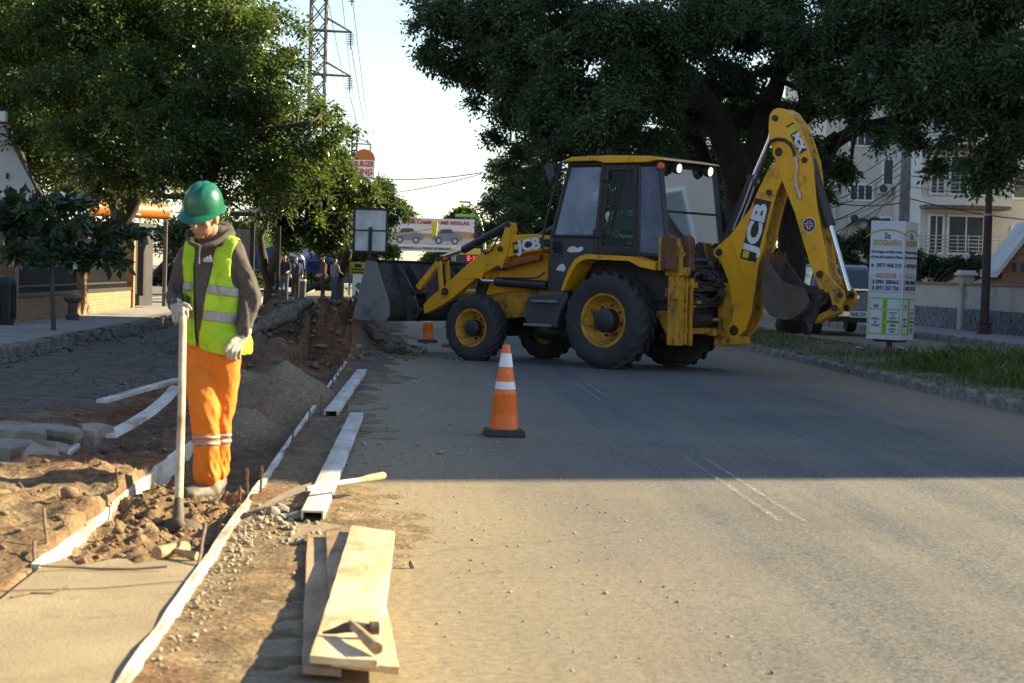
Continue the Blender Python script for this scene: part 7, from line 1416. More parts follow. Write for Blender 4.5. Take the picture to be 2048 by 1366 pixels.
b = MB(); b.box((0, -.02, (zs - .3 + 1.1) / 2), (2.3, .05, zs - .3 - 1.1)); b.build('windscreen', M['glassd'], t)
b = MB(); b.box((0, -.02, .7), (2.4, .06, .6)); b.build('front_panel', M['mgrey'], t)
for s in (-1, 1): b = MB(); b.box((s * .95, -.06, .75), (.35, .04, .18)); b.build('headlight', M['white'], t); b = MB(); b.lathe([(.3, -.15), (.48, -.13), (.48, .13), (.3, .15)], 18, org=(s * 1.05, 2.2, .48), ax=(1, 0, 0)); b.build('wheel', M['rubber'], t)
# ================================================================ billboard over the road
q = [(-9.819,150.000,5.195),(-3.183,150.000,5.572),(-3.109,150.000,2.849),(-9.761,150.000,2.932)]; bc = sum((Vector(p) for p in q), Vector()) / 4; bw = 173 * 150 / 3900; bh = 2.55
t = thing('billboard', 'wide banner billboard with two grey cars spanning the road', 'billboard', (bc.x, bc.y, 0)); zc = bc.z
M['bbw'] = PM('banner_white', (.62, .58, .60), (.56, .53, .55), 1, .7); M['bbo'] = PM('banner_dune', (.50, .26, .09), (.40, .20, .08), .6, .8); M['bbg'] = PM('banner_sand', (.44, .42, .41), (.38, .36, .35), .8, .8); M['bbc'] = PM('banner_car', (.19, .19, .23), (.15, .15, .19), 2, .5); M['bbk'] = PM('banner_dark', (.04, .04, .055), (.05, .05, .06), 2, .5); M['bbr'] = PM('banner_red', (.45, .06, .03), (.42, .05, .03), 2, .7)
RB_ = Matrix.Rotation(-math.radians(1.6), 3, 'Y')
b = MB(); b.box((0, .1, zc), (bw, .15, bh)); b.build('banner', M['bbw'], t)
b = MB(); b.prism([(-bw / 2, .05 + zc), (-bw * .3, .22 + zc), (0, .10 + zc), (bw * .3, .35 + zc), (bw / 2, .25 + zc), (bw / 2, -.25 + zc), (-bw / 2, -.25 + zc)], .015, .02); b.build('dune_print', M['bbo'], t)
b = MB(); b.prism([(-bw / 2, -.22 + zc), (bw / 2, -.22 + zc), (bw / 2, -.75 + zc), (-bw / 2, -.75 + zc)], .010, .014); b.build('sand_print', M['bbg'], t)
for x0 in (-1.75, 1.25):
    car = [(-1.15, -.35), (-1.17, -.05), (-1.0, .10), (-.75, .15), (-.45, .48), (.30, .50), (.65, .18), (1.05, .08), (1.18, -.10), (1.18, -.38), (.9, -.45), (-.9, -.45)]
    b = MB(); b.prism([(x0 + x, zc + z) for x, z in car], .002, .008); b.build('printed_car', M['bbc'], t)
    b = MB(); b.prism([(x0 - .62, zc + .16), (x0 - .40, zc + .42), (x0 + .26, zc + .44), (x0 + .52, zc + .18)], -.002, .001); b.build('printed_window', M['bbk'], t)
    for dx in (-.62, .62):
        b = MB(); b.lathe([(0, .012), (.27, .012), (.27, 0)], 16, org=(x0 + dx, .002, zc - .42), ax=(0, -1, 0)); b.build('printed_wheel', M['bbk'], t); b = MB(); b.lathe([(0, .016), (.15, .016), (.15, 0)], 12, org=(x0 + dx, .0, zc - .42), ax=(0, -1, 0)); b.build('printed_rim', M['bbg'], t)
lettering('lettering', 'A MI CAMINO MIS REGLAS', .36, M['bbr'], t, (.45, -.02, zc + .95), (1, 0, .0), (0, 0, 1), bold=.014, width=5.0, extrude=.01)
lettering('lettering', '¡BIENVENIDOS A LA CIUDAD DE FERNANDO DE LA MORA!', .28, M['bbk'], t, (.25, -.02, zc - 1.05), (1, 0, 0), (0, 0, 1), bold=.008, width=5.9, extrude=.01)
for x in (-bw / 2 - .1, bw / 2 + .1): b = MB(); b.box((x, .2, (zc + bh / 2) / 2), (.18, .2, zc + bh / 2)); b.build('post', M['iron'], t)
p = Vector((-3.827,151.000,5.737)); t2 = thing('green_header_sign', 'narrow green header sign with gold letters on top of the billboard', 'sign', (p.x, p.y, 0)); b = MB(); b.box((0, 0, p.z), (1.7, .1, .28)); b.build('panel', M['greenp'], t2); lettering('lettering', 'AMPLIAR', .24, M['decaly'], t2, (0, -.06, p.z), (1, 0, 0), (0, 0, 1), width=1.5); b = MB(); b.box((0, .06, p.z - .5), (.06, .06, 1)); b.build('bracket', M['iron'], t2)
# traffic lights in yellow housings
for i, (p, arm) in enumerate((((-5.285,128.000,4.156), (-7.863,128.000,3.659)), ((-1.844,118.000,3.747), None))):
    p = Vector(p); t = thing('traffic_light', ('yellow traffic light hanging on a long arm before the billboard', 'yellow traffic light on its own pole right of the billboard')[i], 'traffic light', (p.x, p.y, 0)); b = MB(); b.box((0, 0, p.z), (.34, .3, .95)); b.box((0, 0, p.z + .3), (.42, .32, .36)); b.build('housing', M['decaly'], t, bevel=.02)
    for k in range(3): b = MB(); b.lathe([(.12, 0), (.13, .05), (.11, .05), (0, .02)], 12, org=(0, .16, p.z + .3 - .3 * k), ax=(0, 1, 0)); b.build('lens', M['blackp'], t)
    b = MB()
    if arm is not None: a = Vector(arm); b.tube([(0, 0, p.z + .0), (a.x - p.x, 0, a.z - p.z + p.z), (a.x - p.x - .4, 0, 0)], .05, 6)
    else: b.cyl((0, 0, 0), (0, 0, p.z), .05, 8)
    b.build('pole', M['decaly'], t, smooth=40)
b = MB(); p = Vector((-1.921,118.000,2.114)); t = thing('gantry_post', 'dark gantry post right of the billboard', 'post', (p.x, p.y, 0)); b.box((0, 0, 2.2), (.25, .2, 4.4)); b.box((.4, 0, 3.6), (1.6, .1, .1)); b.build('post', M['iron'], t)
# street lamp
p = Vector((-2.734,105.000,5.114)); q = Vector((-1.963,105.000,4.438)); t = thing('street_lamp', 'curved-arm street lamp reaching out over the road end', 'street lamp', (q.x + .35, q.y, 0)); rl = lambda v: Vector(v) - Vector((q.x + .35, q.y, 0)); b = MB(); b.tube([(0, 0, 0), (0, 0, q.z - 1.5), rl(q) + Vector((.12, 0, -.3)), rl((-2.245,105.000,4.913)), rl((-2.518,105.000,5.066))], [.08, .07, .05, .04, .04], 8); b.build('pole', M['galv'], t, smooth=50); b = MB(); c = rl(p); b.box(c, (.62, .2, .08)); b.build('lamp_head', M['mgrey'], t, bevel=.02)
# ================================================================ burger sign
p = Vector((-14.857,190.000,11.452)); t = thing('restaurant_sign', 'rounded orange and white burger restaurant sign above the trees', 'sign', (p.x, p.y, 0)); w = 44 * 190 / 3900
b = MB(); pts = [(w / 2 * math.cos(a), p.z + .55 + 1.05 * math.sin(a)) for a in [PI * k / 16 for k in range(17)]]; b.prism(pts, 0, .4); b.build('top_bun', M['orange'], t)
b = MB(); b.box((0, .22, p.z - .42), (w * 1.0, .44, 1.9)); b.build('white_panel', M['white'], t)
M['bkred'] = PM('burger_red', (.50, .04, .03), (.46, .035, .03), 2, .5)
lettering('lettering', 'BURGER', .75, M['bkred'], t, (0, -.02, p.z + .12), (1, 0, 0), (0, 0, 1), bold=.03, width=w * .9, extrude=.01); lettering('lettering', 'KING', .75, M['bkred'], t, (0, -.02, p.z - .62), (1, 0, 0), (0, 0, 1), bold=.03, width=w * .8, extrude=.01)
b = MB(); b.cyl((0, .3, 0), (0, .3, p.z - 1.2), .25, 10); b.build('mast', M['galv'], t, smooth=40)
# ================================================================ pylons and lines
def pylon(label, xl, xr, base, top, Y, arms, w_px):
    pass
M['pyl'] = PM('pylon_steel', (0.13, 0.125, 0.135), (.09, .085, .09), 2, .6, .4)
def lattice(label, cx, Y, z0, z1, w, arms, r, armlen):
    t = thing('pylon', label, 'pylon', (cx, Y, 0), 0, 'power line pylons'); b = MB()
    cs = [(-w / 2, -w / 2), (w / 2, -w / 2), (w / 2, w / 2), (-w / 2, w / 2)]
    for x, y in cs: b.cyl((x, y, 0), (x, y, z1), r * 1.4, 5)
    b.build('corner_legs', M['pyl'], t); b = MB(); n = int((z1 - z0) / (w * 1.25)); dz = (z1 - z0) / n
    for i in range(n):
        za = z0 + i * dz
        for (x0, y0), (x1, y1) in ((cs[0], cs[1]), (cs[1], cs[2]), (cs[2], cs[3]), (cs[3], cs[0])): b.cyl((x0, y0, za), (x1, y1, za + dz), r * .7, 4); b.cyl((x1, y1, za), (x0, y0, za + dz), r * .7, 4)
    o = b.build('lattice', M['pyl'], t); o['kind'] = 'stuff'
    for za in arms:
        b = MB()
        for y in (-w / 2, w / 2): b.cyl((-w / 2, y, za), (armlen, 0, za - .1), r, 5)
        for y in (-w / 2, w / 2): b.cyl((w / 2, y, za + armlen * .38), (armlen, 0, za - .1), r * .9, 5)
        b.build('cross_arm', M['pyl'], t); b = MB(); n = 7
        b.cyl((armlen - .1, 0, za - .1), (armlen - .1, 0, za - armlen * .55), r * .5, 5)
        for k in range(n): zz = za - armlen * .10 - k * armlen * .052; b.lathe([(r * .6, .02), (r * 4.2, 0), (r * .6, -.04)], 8, org=(armlen - .1, 0, zz))
        b.build('insulator', M['blackp'], t)
    return t
p0 = Vector((-15.474,150.000,18.040)); A1 = Vector((-13.061,150.000,19.556)); A2 = Vector((-12.977,150.000,16.203)); A0 = Vector((-13.143,150.000,22.866))
lattice('tall lattice power pylon rising behind the left trees', p0.x, 150, 4, 26, 30 * 150 / 3900, [A0.z, A1.z, A2.z], .075, (703 - 636) * 150 / 3900)
p1 = Vector((-34.993,420.000,28.050)); B1 = Vector((-31.671,420.000,28.357))
lattice('smaller distant pylon showing above the tree tops near the burger sign', p1.x, 420, 5, Vector((-34.757,420.000,31.483)).z, 10 * 420 / 3900, [B1.z], .13, (742 - 709) * 420 / 3900)
def wire(label, a, b_, sag, r=.03, group='overhead wires', n=16):
    a = Vector(a); b_ = Vector(b_); m = MB(); m.tube([a.lerp(b_, i / n) - Vector((0, 0, 4 * sag * (i / n) * (1 - i / n))) for i in range(n + 1)], r, 5); return tag(m.build('wire', M['pyl'] if r > .03 else M['iron']), label, 'wire', group)
wire('uppermost power line crossing the sky beside the pylon', (-12.928,150.000,21.921), (-31.101,420.000,27.087), 1.0, .035); wire('power line running down from the middle insulator', (-12.914,150.000,18.302), (-31.410,420.000,26.543), 1.0, .035); wire('power line hanging from the lowest insulator', (-12.895,150.000,14.487), (-32.134,420.000,25.451), .8, .035); wire('thin line left of the others crossing the pylon arms', (-14.647,148.000,21.781), (-34.747,420.000,31.055), .8, .03); wire('thin line slanting past the upper pylon arm', (-13.553,148.000,21.812), (-34.564,420.000,32.345), .6, .03)
wire('cable across the street ending at the right tree, upper of two', (-9.058,90.000,5.856), (-1.400,80.000,5.435), .35, .022); wire('cable across the street ending at the right tree, lower of two', (-8.072,95.000,4.888), (-1.460,80.000,5.372), .2, .018)

# ================================================================ right side: wall, pole, pillar sign, pickup, buildings
WT = thing('boundary_wall', 'pale boundary wall with dark stone base and brick coping along the right sidewalk', 'wall', (0, 0, 0)); WT.rotation_euler = (0, 0, ROADROT)
b = MB(); rbox(b, 15.03, 15.22, 30, 80, .1, .72); b.build('stone_base', M['stone'], WT); b = MB(); rbox(b, 15.06, 15.2, 30, 80, .721, 1.36); b.build('wall_panel', M['pink'], WT)
b = MB(); rbox(b, 15.00, 15.24, 30, 80, 1.361, 1.43); b.build('coping', M['brick'], WT)
for s in (45.5, 52.3, 59.5, 66.5):
    b = MB(); rbox(b, 14.95, 15.28, s - .18, s + .18, .1, 1.62); b.build('pillar', M['pink'], WT); b = MB(); rbox(b, 14.86, 15.37, s - .27, s + .27, 1.622, 1.70); rbox(b, 14.91, 15.32, s - .22, s + .22, 1.70, 1.76); b.build('pillar_cap', M['offwall'], WT, bevel=.01)
pp_ = Vector((11.791,48.743,0.150)); t = thing('lamp_pole', 'tall brown steel pole with peeling paint and square base on the far sidewalk', 'pole', pp_); b = MB(); b.tube([(0, 0, .2), (0, 0, 3.0), (.0, 0, 3.02), (.02, 0, 8)], [.115, .105, .085, .07], 12); b.build('shaft', M['brown'], t, smooth=40)
b = MB(); b.box((0, 0, .13), (.32, .32, .26), taper=.85); b.box((0, 0, .28), (.36, .36, .05)); b.build('base', M['brown'], t, bevel=.01); b = MB(); b.lathe([(.115, 0), (.12, .03), (.115, .05)], 12, org=(0, 0, 2.95)); b.build('collar', M['galv'], t)
cp = Vector((12.329,62.000,3.379)); t = thing('concrete_pole', 'square concrete utility pole behind the information pillar carrying many wires', 'pole', (cp.x, cp.y, .2)); b = MB(); b.box((0, 0, 4.5), (.34, .30, 9), taper=.7); b.build('shaft', M['oldcon'], t, bevel=.02); b = MB(); b.box((0, -.2, 5.6), (1.6, .08, .1)); b.build('cross_bar', M['oldcon'], t)
for i, (x0, y0, x1, y1) in enumerate(((1640, 432, 1806, 330), (1640, 425, 1806, 345), (1640, 452, 1806, 360), (1640, 445, 1806, 372), (1660, 470, 1806, 390), (1640, 405, 1806, 405), (1810, 380, 2060, 360), (1810, 350, 2060, 330), (1810, 405, 2060, 430), (1690, 520, 1806, 350), (1640, 380, 1806, 300))):
    pass
WP = [((8.889,58.000,3.291), (12.237,62.000,5.118)), ((8.885,58.000,3.394), (12.245,62.000,4.881)), ((8.899,58.000,2.994), (12.255,62.000,4.612)), ((8.896,58.000,3.083), (12.261,62.000,4.422)), ((9.060,58.000,2.613), (12.267,62.000,4.248)), ((8.872,58.000,3.794), (12.278,62.000,3.932)), ((12.355,62.000,4.457), (17.337,66.000,4.776)), ((12.343,62.000,4.804), (17.314,66.000,5.398)), ((12.368,62.000,4.093), (17.379,66.000,3.630)), ((10.490,62.000,2.376), (12.249,62.000,4.770)), ((8.866,58.000,3.987), (12.215,62.000,5.750)), ((8.878,58.000,3.616), (12.230,62.000,5.308))]
for i, (a, c) in enumerate(WP): wire('thin overhead wire strung from the concrete utility pole', a, c, .1 + .05 * (i % 4), .010 + .004 * (i % 3), 'wires of the concrete pole', 10)
# --- information pillar
M['pilw'] = PM('pillar_white', (.60, .60, .64), (.54, .54, .58), 2, .4, dirt=(.42, .41, .42), dirtamt=.15); M['lime'] = PM('lime_print', (.30, .52, .02), (.28, .48, .02), 2, .5); M['gold'] = PM('gold_print', (.50, .34, .04), (.46, .31, .03), 2, .5); M['navy'] = PM('navy_print', (.05, .05, .22), (.045, .045, .2), 2, .5); M['rosep'] = PM('rose_print', (.40, .14, .10), (.38, .13, .1), 2, .5); M['ink'] = PM('ink_print', (.04, .05, .11), (.04, .05, .1), 2, .5)
tb = Vector((6.481,33.481,0.110)); T = thing('information_pillar', 'white four-sided advertising pillar with green panels on the grassy median', 'sign', tb, math.radians(-20)); T.rotation_euler = (0, 0.012, math.radians(-32))
w = .62; dpt = .62; z0, z1 = .27, 2.29
b = MB(); b.box((0, 0, (z0 + z1) / 2), (w, dpt, z1 - z0)); b.build('panel_box', M['pilw'], T, bevel=.008); b = MB(); b.box((0, 0, z0 - .02), (w * .7, dpt * .7, .04)); b.build('underside', M['mgrey'], T); b = MB(); b.cyl((0, 0, -.2), (0, 0, z0), .05, 12); b.build('post', M['steel'], T, smooth=40)
def face(rot):
    R_ = Matrix.Rotation(rot, 3, 'Z'); hw = (dpt if rot else w) / 2
    def P(x, z, o=.003): return R_ @ Vector((x * w, -hw - o, z))
    X = R_ @ Vector((1, 0, 0))
    def tx(s, size, x, z, mat, width=None, vert=False): lettering('lettering', s, size, M[mat], T, P(x, z, .0065), X, (0, 0, 1), width=width, bold=size * .03, extrude=.001)
    def rect(x0, x1, za, zb, mat, o, nm):
        b = MB(); b.quad(P(x0, za, o), P(x1, za, o), P(x1, zb, o), P(x0, zb, o)); b.build(nm, M[mat], T)
    b = MB(); n = 14; vs = []
    for k in range(n + 1):
        a = math.radians(28 + 124 * k / n); th = .005 + .022 * math.sin(PI * k / n); c = (0, 1.83)
        for rr_ in (.30 - th, .30 + th * .2): vs.append(P(rr_ * math.cos(a) / w * 1.55, c[1] + rr_ * math.sin(a) + .02))
    b.add(vs, [(2 * k, 2 * k + 1, 2 * k + 3, 2 * k + 2) for k in range(n)]); b.build('arc_print', M['gold'], T)
    tx('Dx', .14, 0, 2.035, 'navy', .11); tx('ECOGRAFÍAS', .13, 0, 1.915, 'gold', .50); tx('Río Paraguay casi Mcal. López', .06, 0, 1.765, 'ink', .55); tx('a 50 mts del Hospital de Clínicas', .06, 0, 1.675, 'ink', .58); tx('0971 968 219', .095, .08, 1.53, 'ink', .44)
    b = MB(); c = P(-.40, 1.53, .004); b.lathe([(.028, 0), (.028, .002), (0, .002)], 14, org=c, ax=R_ @ Vector((0, -1, 0))); b.build('phone_logo', M['greenp'], T)
    rect(-.28, .28, 1.325, 1.395, 'rosep', .004, 'label_print'); tx('URGENCIAS', .068, 0, 1.36, 'pilw', .31)
    for (xa, xb, za, zb) in ((-.44, .44, 1.355, 1.362), (-.44, .44, 1.075, 1.082), (-.44, -.43, 1.075, 1.362), (.43, .44, 1.075, 1.362)): rect(xa, xb, za, zb, 'rosep', .0032, 'box_line')
    tx('0981 500663', .095, .05, 1.25, 'ink', .42); tx('0971 257 720', .095, .05, 1.145, 'ink', .42)
    for z in (1.25, 1.145): rect(-.38, -.335, z - .035, z + .035, 'ink', .004, 'handset_print')
    rect(-.46, .46, .36, .985, 'lime', .0030, 'green_map'); z = .36
    for (xa, xb, za, zb) in ((-.43, -.06, .80, .955), (.08, .43, .80, .955), (-.43, -.06, .385, .775), (.08, .43, .605, .775), (.08, .43, .375, .555)): rect(xa, xb, za, zb, 'pilw', .0045, 'map_block')
    tx('S6', .075, -.24, .84, 'ink', .09)
    for k, s in enumerate(('HOSPITAL', 'DE', 'CLINICAS')): tx(s, .042, -.25, .62 - k * .055, 'ink', (.15, .04, .15)[k])
    for k, s in enumerate(('CUARTOS', 'LAS', 'RESIDAS')): tx(s, .036, .25, .73 - k * .045, 'ink', (.14, .06, .12)[k])
    tx('RIO PARAGUAY', .03, .25, .578, 'ink', .2); rect(.18, .34, .50, .54, 'greenp', .006, 'map_mark'); tx('SHOPPING', .038, .25, .455, 'ink', .14); tx('PINEDO', .038, .25, .41, 'ink', .1)
    for k, s in enumerate('AVDA. MCAL. LOPEZ'):
        if s not in ' .': tx(s, .034, .01, .93 - k * .033, 'ink')
face(0.0); face(PI / 2)
# --- median grass, litter
def grass_blades(name, label, n, fr, seed, hgt):
    g = np.random.default_rng(seed); r, s, hh = fr(g, n); n = len(r); a = g.uniform(0, 6.283, n); w_ = .006 + .004 * g.random(n); x = r * CA - s * SA; y = r * SA + s * CA; z = np.full(n, .10); h = hh * g.uniform(.4, 1.2, n)
    lean = g.normal(size=(n, 2)) * .35 * h[:, None]; dx = np.cos(a) * w_; dy = np.sin(a) * w_; z0 = z
    V = np.stack([np.stack([x - dx, y - dy, z0], -1), np.stack([x + dx, y + dy, z0], -1), np.stack([x + dx * .6 + lean[:, 0] * .4, y + dy * .6 + lean[:, 1] * .4, z0 + h * .6], -1), np.stack([x + lean[:, 0], y + lean[:, 1], z0 + h], -1)], 1).reshape(-1, 3)
    o = npmesh(name, V, np.arange(n * 4).reshape(n, 4), M['grass'], attr=np.clip(g.normal(.45, .25, n), 0, 1)); return tag(o, label, 'grass', kind='stuff')
def f_near(g, n):
    s = 14 + 20 * g.random(n) ** .9; r = 6.62 + 2.35 * g.random(n); dens = np.clip(1.1 - np.maximum(0, s - 27) * .15, .04, 1) * (.25 + .75 * smooth(6.6, 7.1, r)) * np.clip(.1 + 1.5 * (vnoise(r * 1.4, s * .8, 4) + .35), 0, 1); k = g.random(n) < dens; r, s = r[k], s[k]; n = len(r); h = .05 + .26 * np.clip(smooth(6.9, 8.2, r) * (1 - .5 * smooth(26, 33, s)) * (0.35 + 1.2 * (vnoise(r * 1.1 + 5, s * .6, 8) + .5)), 0, 1.2); return r, s, h
def f_far(g, n): s = 32 + 24 * g.random(n); r = 6.6 + 2.3 * g.random(n); return r, s, .03 + .07 * (vnoise(r, s * .7, 12) + .5)
grass_blades('grass', 'green grass growing on the near part of the median', 34000, f_near, 3, .2); grass_blades('grass', 'sparse short grass on the bare far part of the median', 9000, f_far, 4, .08)
M['litter'] = PM('litter_plastic', (.55, .55, .57), (.25, .26, .28), 25, .4)
for i, (p, lb) in enumerate((((6.333,35.559,0.120), 'crumpled silver wrapper on bare earth left of the pillar'), ((7.151,35.911,0.120), 'white plastic strip lying right of the pillar post'))): rock('litter', lb, Vector(p) + Vector((0, 0, .03)), .09 + .05 * i, 90 + i, 'litter', 'litter', flat=.35)
# --- pickup truck seen from behind
M['silver'] = PM('silver_paint', (.20, .20, .215), (.17, .17, .185), 2, .38, .5, dirt=(.22, .20, .18), dirtamt=.2)
pk = Vector((8.368,48.877,0.000)); pk = pk + Vector((.02, 0, 0)); T = thing('pickup_truck', 'silver double-cab pickup truck parked beyond the median, rear towards camera', 'pickup', (pk.x + .15, pk.y, 0), math.radians(2.0))
hw = .90
b = MB(); b.prism([(0, .62), (0, 1.10), (1.45, 1.12), (1.45, 1.08), (3.9, 1.10), (5.0, 1.0), (5.1, .62)], -hw, hw, axis='x'); b.build('body', M['silver'], T, bevel=.06)
b = MB(); cb_ = [(1.35, 1.10), (1.55, 1.72), (1.75, 1.80), (3.0, 1.80), (3.7, 1.12)]; vs = [(-hw * .95 if z < 1.2 else -hw * .76, y, z) for y, z in cb_] + [(hw * .95 if z < 1.2 else hw * .76, y, z) for y, z in cb_]; n = 5
b.add(vs, [tuple(range(n)), tuple(range(n, 2 * n))[::-1]] + [(i, n + i, n + (i + 1) % n, (i + 1) % n) for i in range(n)]); b.build('cab', M['silver'], T, bevel=.05)
b = MB(); b.add([(-hw * .84, 1.355, 1.20), (hw * .84, 1.355, 1.20), (hw * .68, 1.505, 1.66), (-hw * .68, 1.505, 1.66)], [(0, 1, 2, 3)]); b.build('rear_window', M['glassd'], T)
b = MB(); b.box((0, 1.415, 1.43), (.04, .03, .48), Matrix.Rotation(-.28, 3, 'X')); b.build('window_divider', M['mblack'], T)
for s in (-1, 1):
    b = MB(); b.add([(s * hw * .965, 1.5, 1.16), (s * hw * .965, 3.5, 1.16), (s * hw * .80, 3.05, 1.70), (s * hw * .80, 1.68, 1.70)], [(0, 1, 2, 3)]); b.build('side_window', M['glassd'], T); b = MB(); b.box((s * (hw - .08), -.01, .92), (.13, .06, .36)); b.build('tail_light', M['decalr'], T, bevel=.02)
    for y in (.95, 4.1):
        b = MB(); b.lathe([(.22, -.13), (.36, -.12), (.38, -.06), (.38, .06), (.36, .12), (.22, .13)], 22, org=(s * (hw - .12), y, .38), ax=(1, 0, 0)); wv = b.build('tyre', M['rubber'], T, smooth=40); b = MB(); b.lathe([(.0, .05 * s), (.21, .08 * s), (.22, .0)], 16, org=(s * (hw - .12), y, .38), ax=(1, 0, 0)); b.build('rim', M['galv'], wv, smooth=40)
b = MB(); b.box((0, -.005, .90), (1.42, .04, .50)); tg = b.build('tailgate', M['silver'], T, bevel=.02); b = MB(); b.box((0, -.035, .98), (.26, .03, .09)); b.build('handle', M['chrome'], tg, bevel=.01); b = MB(); b.box((0, -.03, 1.12), (.5, .01, .05)); b.build('badge', M['mgrey'], tg)
b = MB(); b.box((0, .06, 1.17), (1.5, .06, .04)); b.build('bed_rail', M['chrome'], T)
b = MB(); b.box((0, -.10, .56), (1.62, .18, .16)); b.build('bumper', M['chrome'], T, bevel=.02); b = MB(); b.box((0, -.05, .42), (1.3, .1, .14)); b.build('bumper_skirt', M['mblack'], T); b = MB(); b.box((0, 2.4, .5), (1.4, 4.2, .25)); b.build('underbody', M['mblack'], T)
b = MB(); b.box((.08, -.205, .555), (.44, .012, .17)); b.build('number_plate', M['white'], T, bevel=.004); lettering('lettering', 'BHS 229', .13, M['ink'], T, (.08, -.2135, .545), (1, 0, 0), (0, 0, 1), bold=.003, width=.36)
for s in (-1, 1): b = MB(); b.box((s * (hw + .10), 3.35, 1.2), (.2, .12, .16)); b.build('mirror', M['mblack'], T, bevel=.02)
# --- apartment blocks
def block(label, x0, x1, Y, depth, z1, mat):
    t = thing('apartment_building', label, 'building', (0, 0, 0)); b = MB(); b.box(((x0 + x1) / 2, Y + depth / 2, z1 / 2 - .2), (x1 - x0, depth, z1 + .4)); b.build('walls', M[mat], t); b = MB(); b.box(((x0 + x1) / 2, Y + depth / 2, z1 + .15), (x1 - x0 + .3, depth + .3, .3)); b.build('roof_parapet', M['offwall'], t); return t
def window(t, c, w, h, Y, bars=2):
    c = Vector(c); b = MB(); b.box((c.x, Y - .03, c.z), (w + .18, .10, h + .18)); f = b.build('window', M['white'], t); b = MB(); b.box((c.x, Y - .085, c.z), (w, .02, h)); b.build('pane', M['glassd'], f)
    for k in range(1, bars): b = MB(); b.box((c.x - w / 2 + w * k / bars, Y - .10, c.z), (.05, .03, h)); b.build('mullion', M['white'], f)
xa = Vector((13.868,88.000,5.040)).x; xb = Vector((18.143,88.000,5.159)).x
A = block('cream apartment block with white window frames behind the utility pole', xa, xb, 88, 14, 13.0, 'cream')
for (p, w_, h_, br) in (((15.521,88.000,5.424), .95, .62, 3), ((16.705,88.000,6.355), .38, 1.1, 1), ((16.697,88.000,3.994), .35, .6, 1), ((17.824,88.000,3.981), .32, 1.3, 1), ((17.838,88.000,6.162), .45, 1.3, 1), ((15.433,88.000,8.003), .95, .9, 3)): window(A, p, w_, h_, 88, br)
for p in ((14.363,88.000,5.054), (18.092,88.000,4.708)): b = MB(); b.cyl((p[0], 87.9, 0), (p[0], 87.9, 12.8), .06, 8); b.build('downpipe', M['offwall'], A, smooth=40)
for p, lb in (((15.239,87.700,4.238), 'round-fanned air-conditioner unit left of the palm on the cream facade'), ((16.495,87.700,5.595), 'air-conditioner unit hung under the narrow window of the cream facade')):
    p = Vector(p); t = thing('air_conditioner', lb, 'air conditioner', (p.x, p.y, p.z), 0, 'air conditioners on the facade'); b = MB(); b.box((0, 0, 0), (.55, .4, .45)); b.build('case', M['offwall'], t, bevel=.02); b = MB(); b.lathe([(.17, 0), (.18, .02), (.05, .02), (0, .02)], 16, org=(-.06, -.2, 0), ax=(0, -1, 0)); b.build('fan_grille', M['mgrey'], t)
xa = Vector((16.990,82.000,4.900)).x; xb = xa + 9.0
Bk = block('white apartment block with stacked balconies at the right edge', xa, xb, 82, 14, 13.0, 'offwall')
zb1 = Vector((18.609,81.000,4.824)).z; zb0 = Vector((18.689,81.000,2.589)).z; xl = Vector((16.906,80.000,4.740)).x; xr = Vector((20.425,80.000,4.838)).x
for k, zf in enumerate((zb0 - .25, zb1, zb1 + (zb1 - zb0) + .25, zb1 + 2 * (zb1 - zb0) + .5)):
    b = MB(); b.prism([(xl, 81.99), (xl, 80.9), (xl + 1.6, 80.3), (xr, 80.5), (xr, 81.99)], zf - .16, zf + .16, axis='z'); bal = b.build('balcony', M['offwall'], Bk, bevel=.01); b = MB(); b.prism([(xl + .02, 81.98), (xl + .02, 80.88), (xl + 1.6, 80.28), (xr - .02, 80.48), (xr - .02, 81.98)], zf - .30, zf - .161, axis='z'); b.build('balcony_underside', M['bark2'], bal)
    for h in (.30, .45, .60, .75, .90): b = MB(); b.tube([(xl + .05, 81.9, zf + .16 + h), (xl + .05, 80.92, zf + .16 + h), (xl + 1.6, 80.33, zf + .16 + h), (xr - .05, 80.53, zf + .16 + h)], .022, 5); b.build('rail', M['galv'], bal)
    for j in range(9):
        u = j / 8; x = xl + .05 + (xr - xl - .1) * u; y = 80.92 + (80.33 - 80.92) * min(1, (x - xl) / 1.6) if x < xl + 1.6 else 80.33 + .2 * (x - xl - 1.6) / max(.1, xr - xl - 1.6); b = MB(); b.cyl((x, y, zf + .16), (x, y, zf + 1.1), .02, 5); b.build('baluster', M['galv'], bal)
for k, zf in enumerate((zb0 - .25, zb1, zb1 + (zb1 - zb0) + .25)):
    window(Bk, (xl + 2.0, 82, zf + 1.15), 1.4, 1.5, 82, 2); window(Bk, (xl + .75, 82, zf + 1.15), .5, 1.5, 82, 2)
    window(Bk, (xr + .8, 82, zf + .9), .7, 1.2, 82, 1)
# neighbouring block out of frame to the right: its shade covers the street
N_ = thing('apartment_building', 'plain neighbouring apartment block standing out of view on the right', 'building', (0, 0, 0)); N_.rotation_euler = (0, 0, ROADROT)
HN = 19.5
b = MB(); rbox(b, 19, 34, 20.9, 49.5, -.2, HN); b.build('walls', M['cream'], N_); b = MB(); rbox(b, 19, 34, 20.9, 49.5, HN + .01, HN + .5); b.build('roof_slab', M['offwall'], N_)
SHADE_B = thing('apartment_building', 'unseen set-back block added for its shade beyond the plain one', 'building', (0, 0, 0)); SHADE_B.rotation_euler = (0, 0, ROADROT); b = MB(); rbox(b, 25.6, 38, 51.6, 76, -.2, 15.5); b.build('walls', M['offwall'], SHADE_B); b = MB(); rbox(b, 25.4, 38.2, 51.52, 76.2, 15.51, 15.8); b.build('roof_slab', M['cream'], SHADE_B)  # added out of view; height set for sun and shade on the left trees
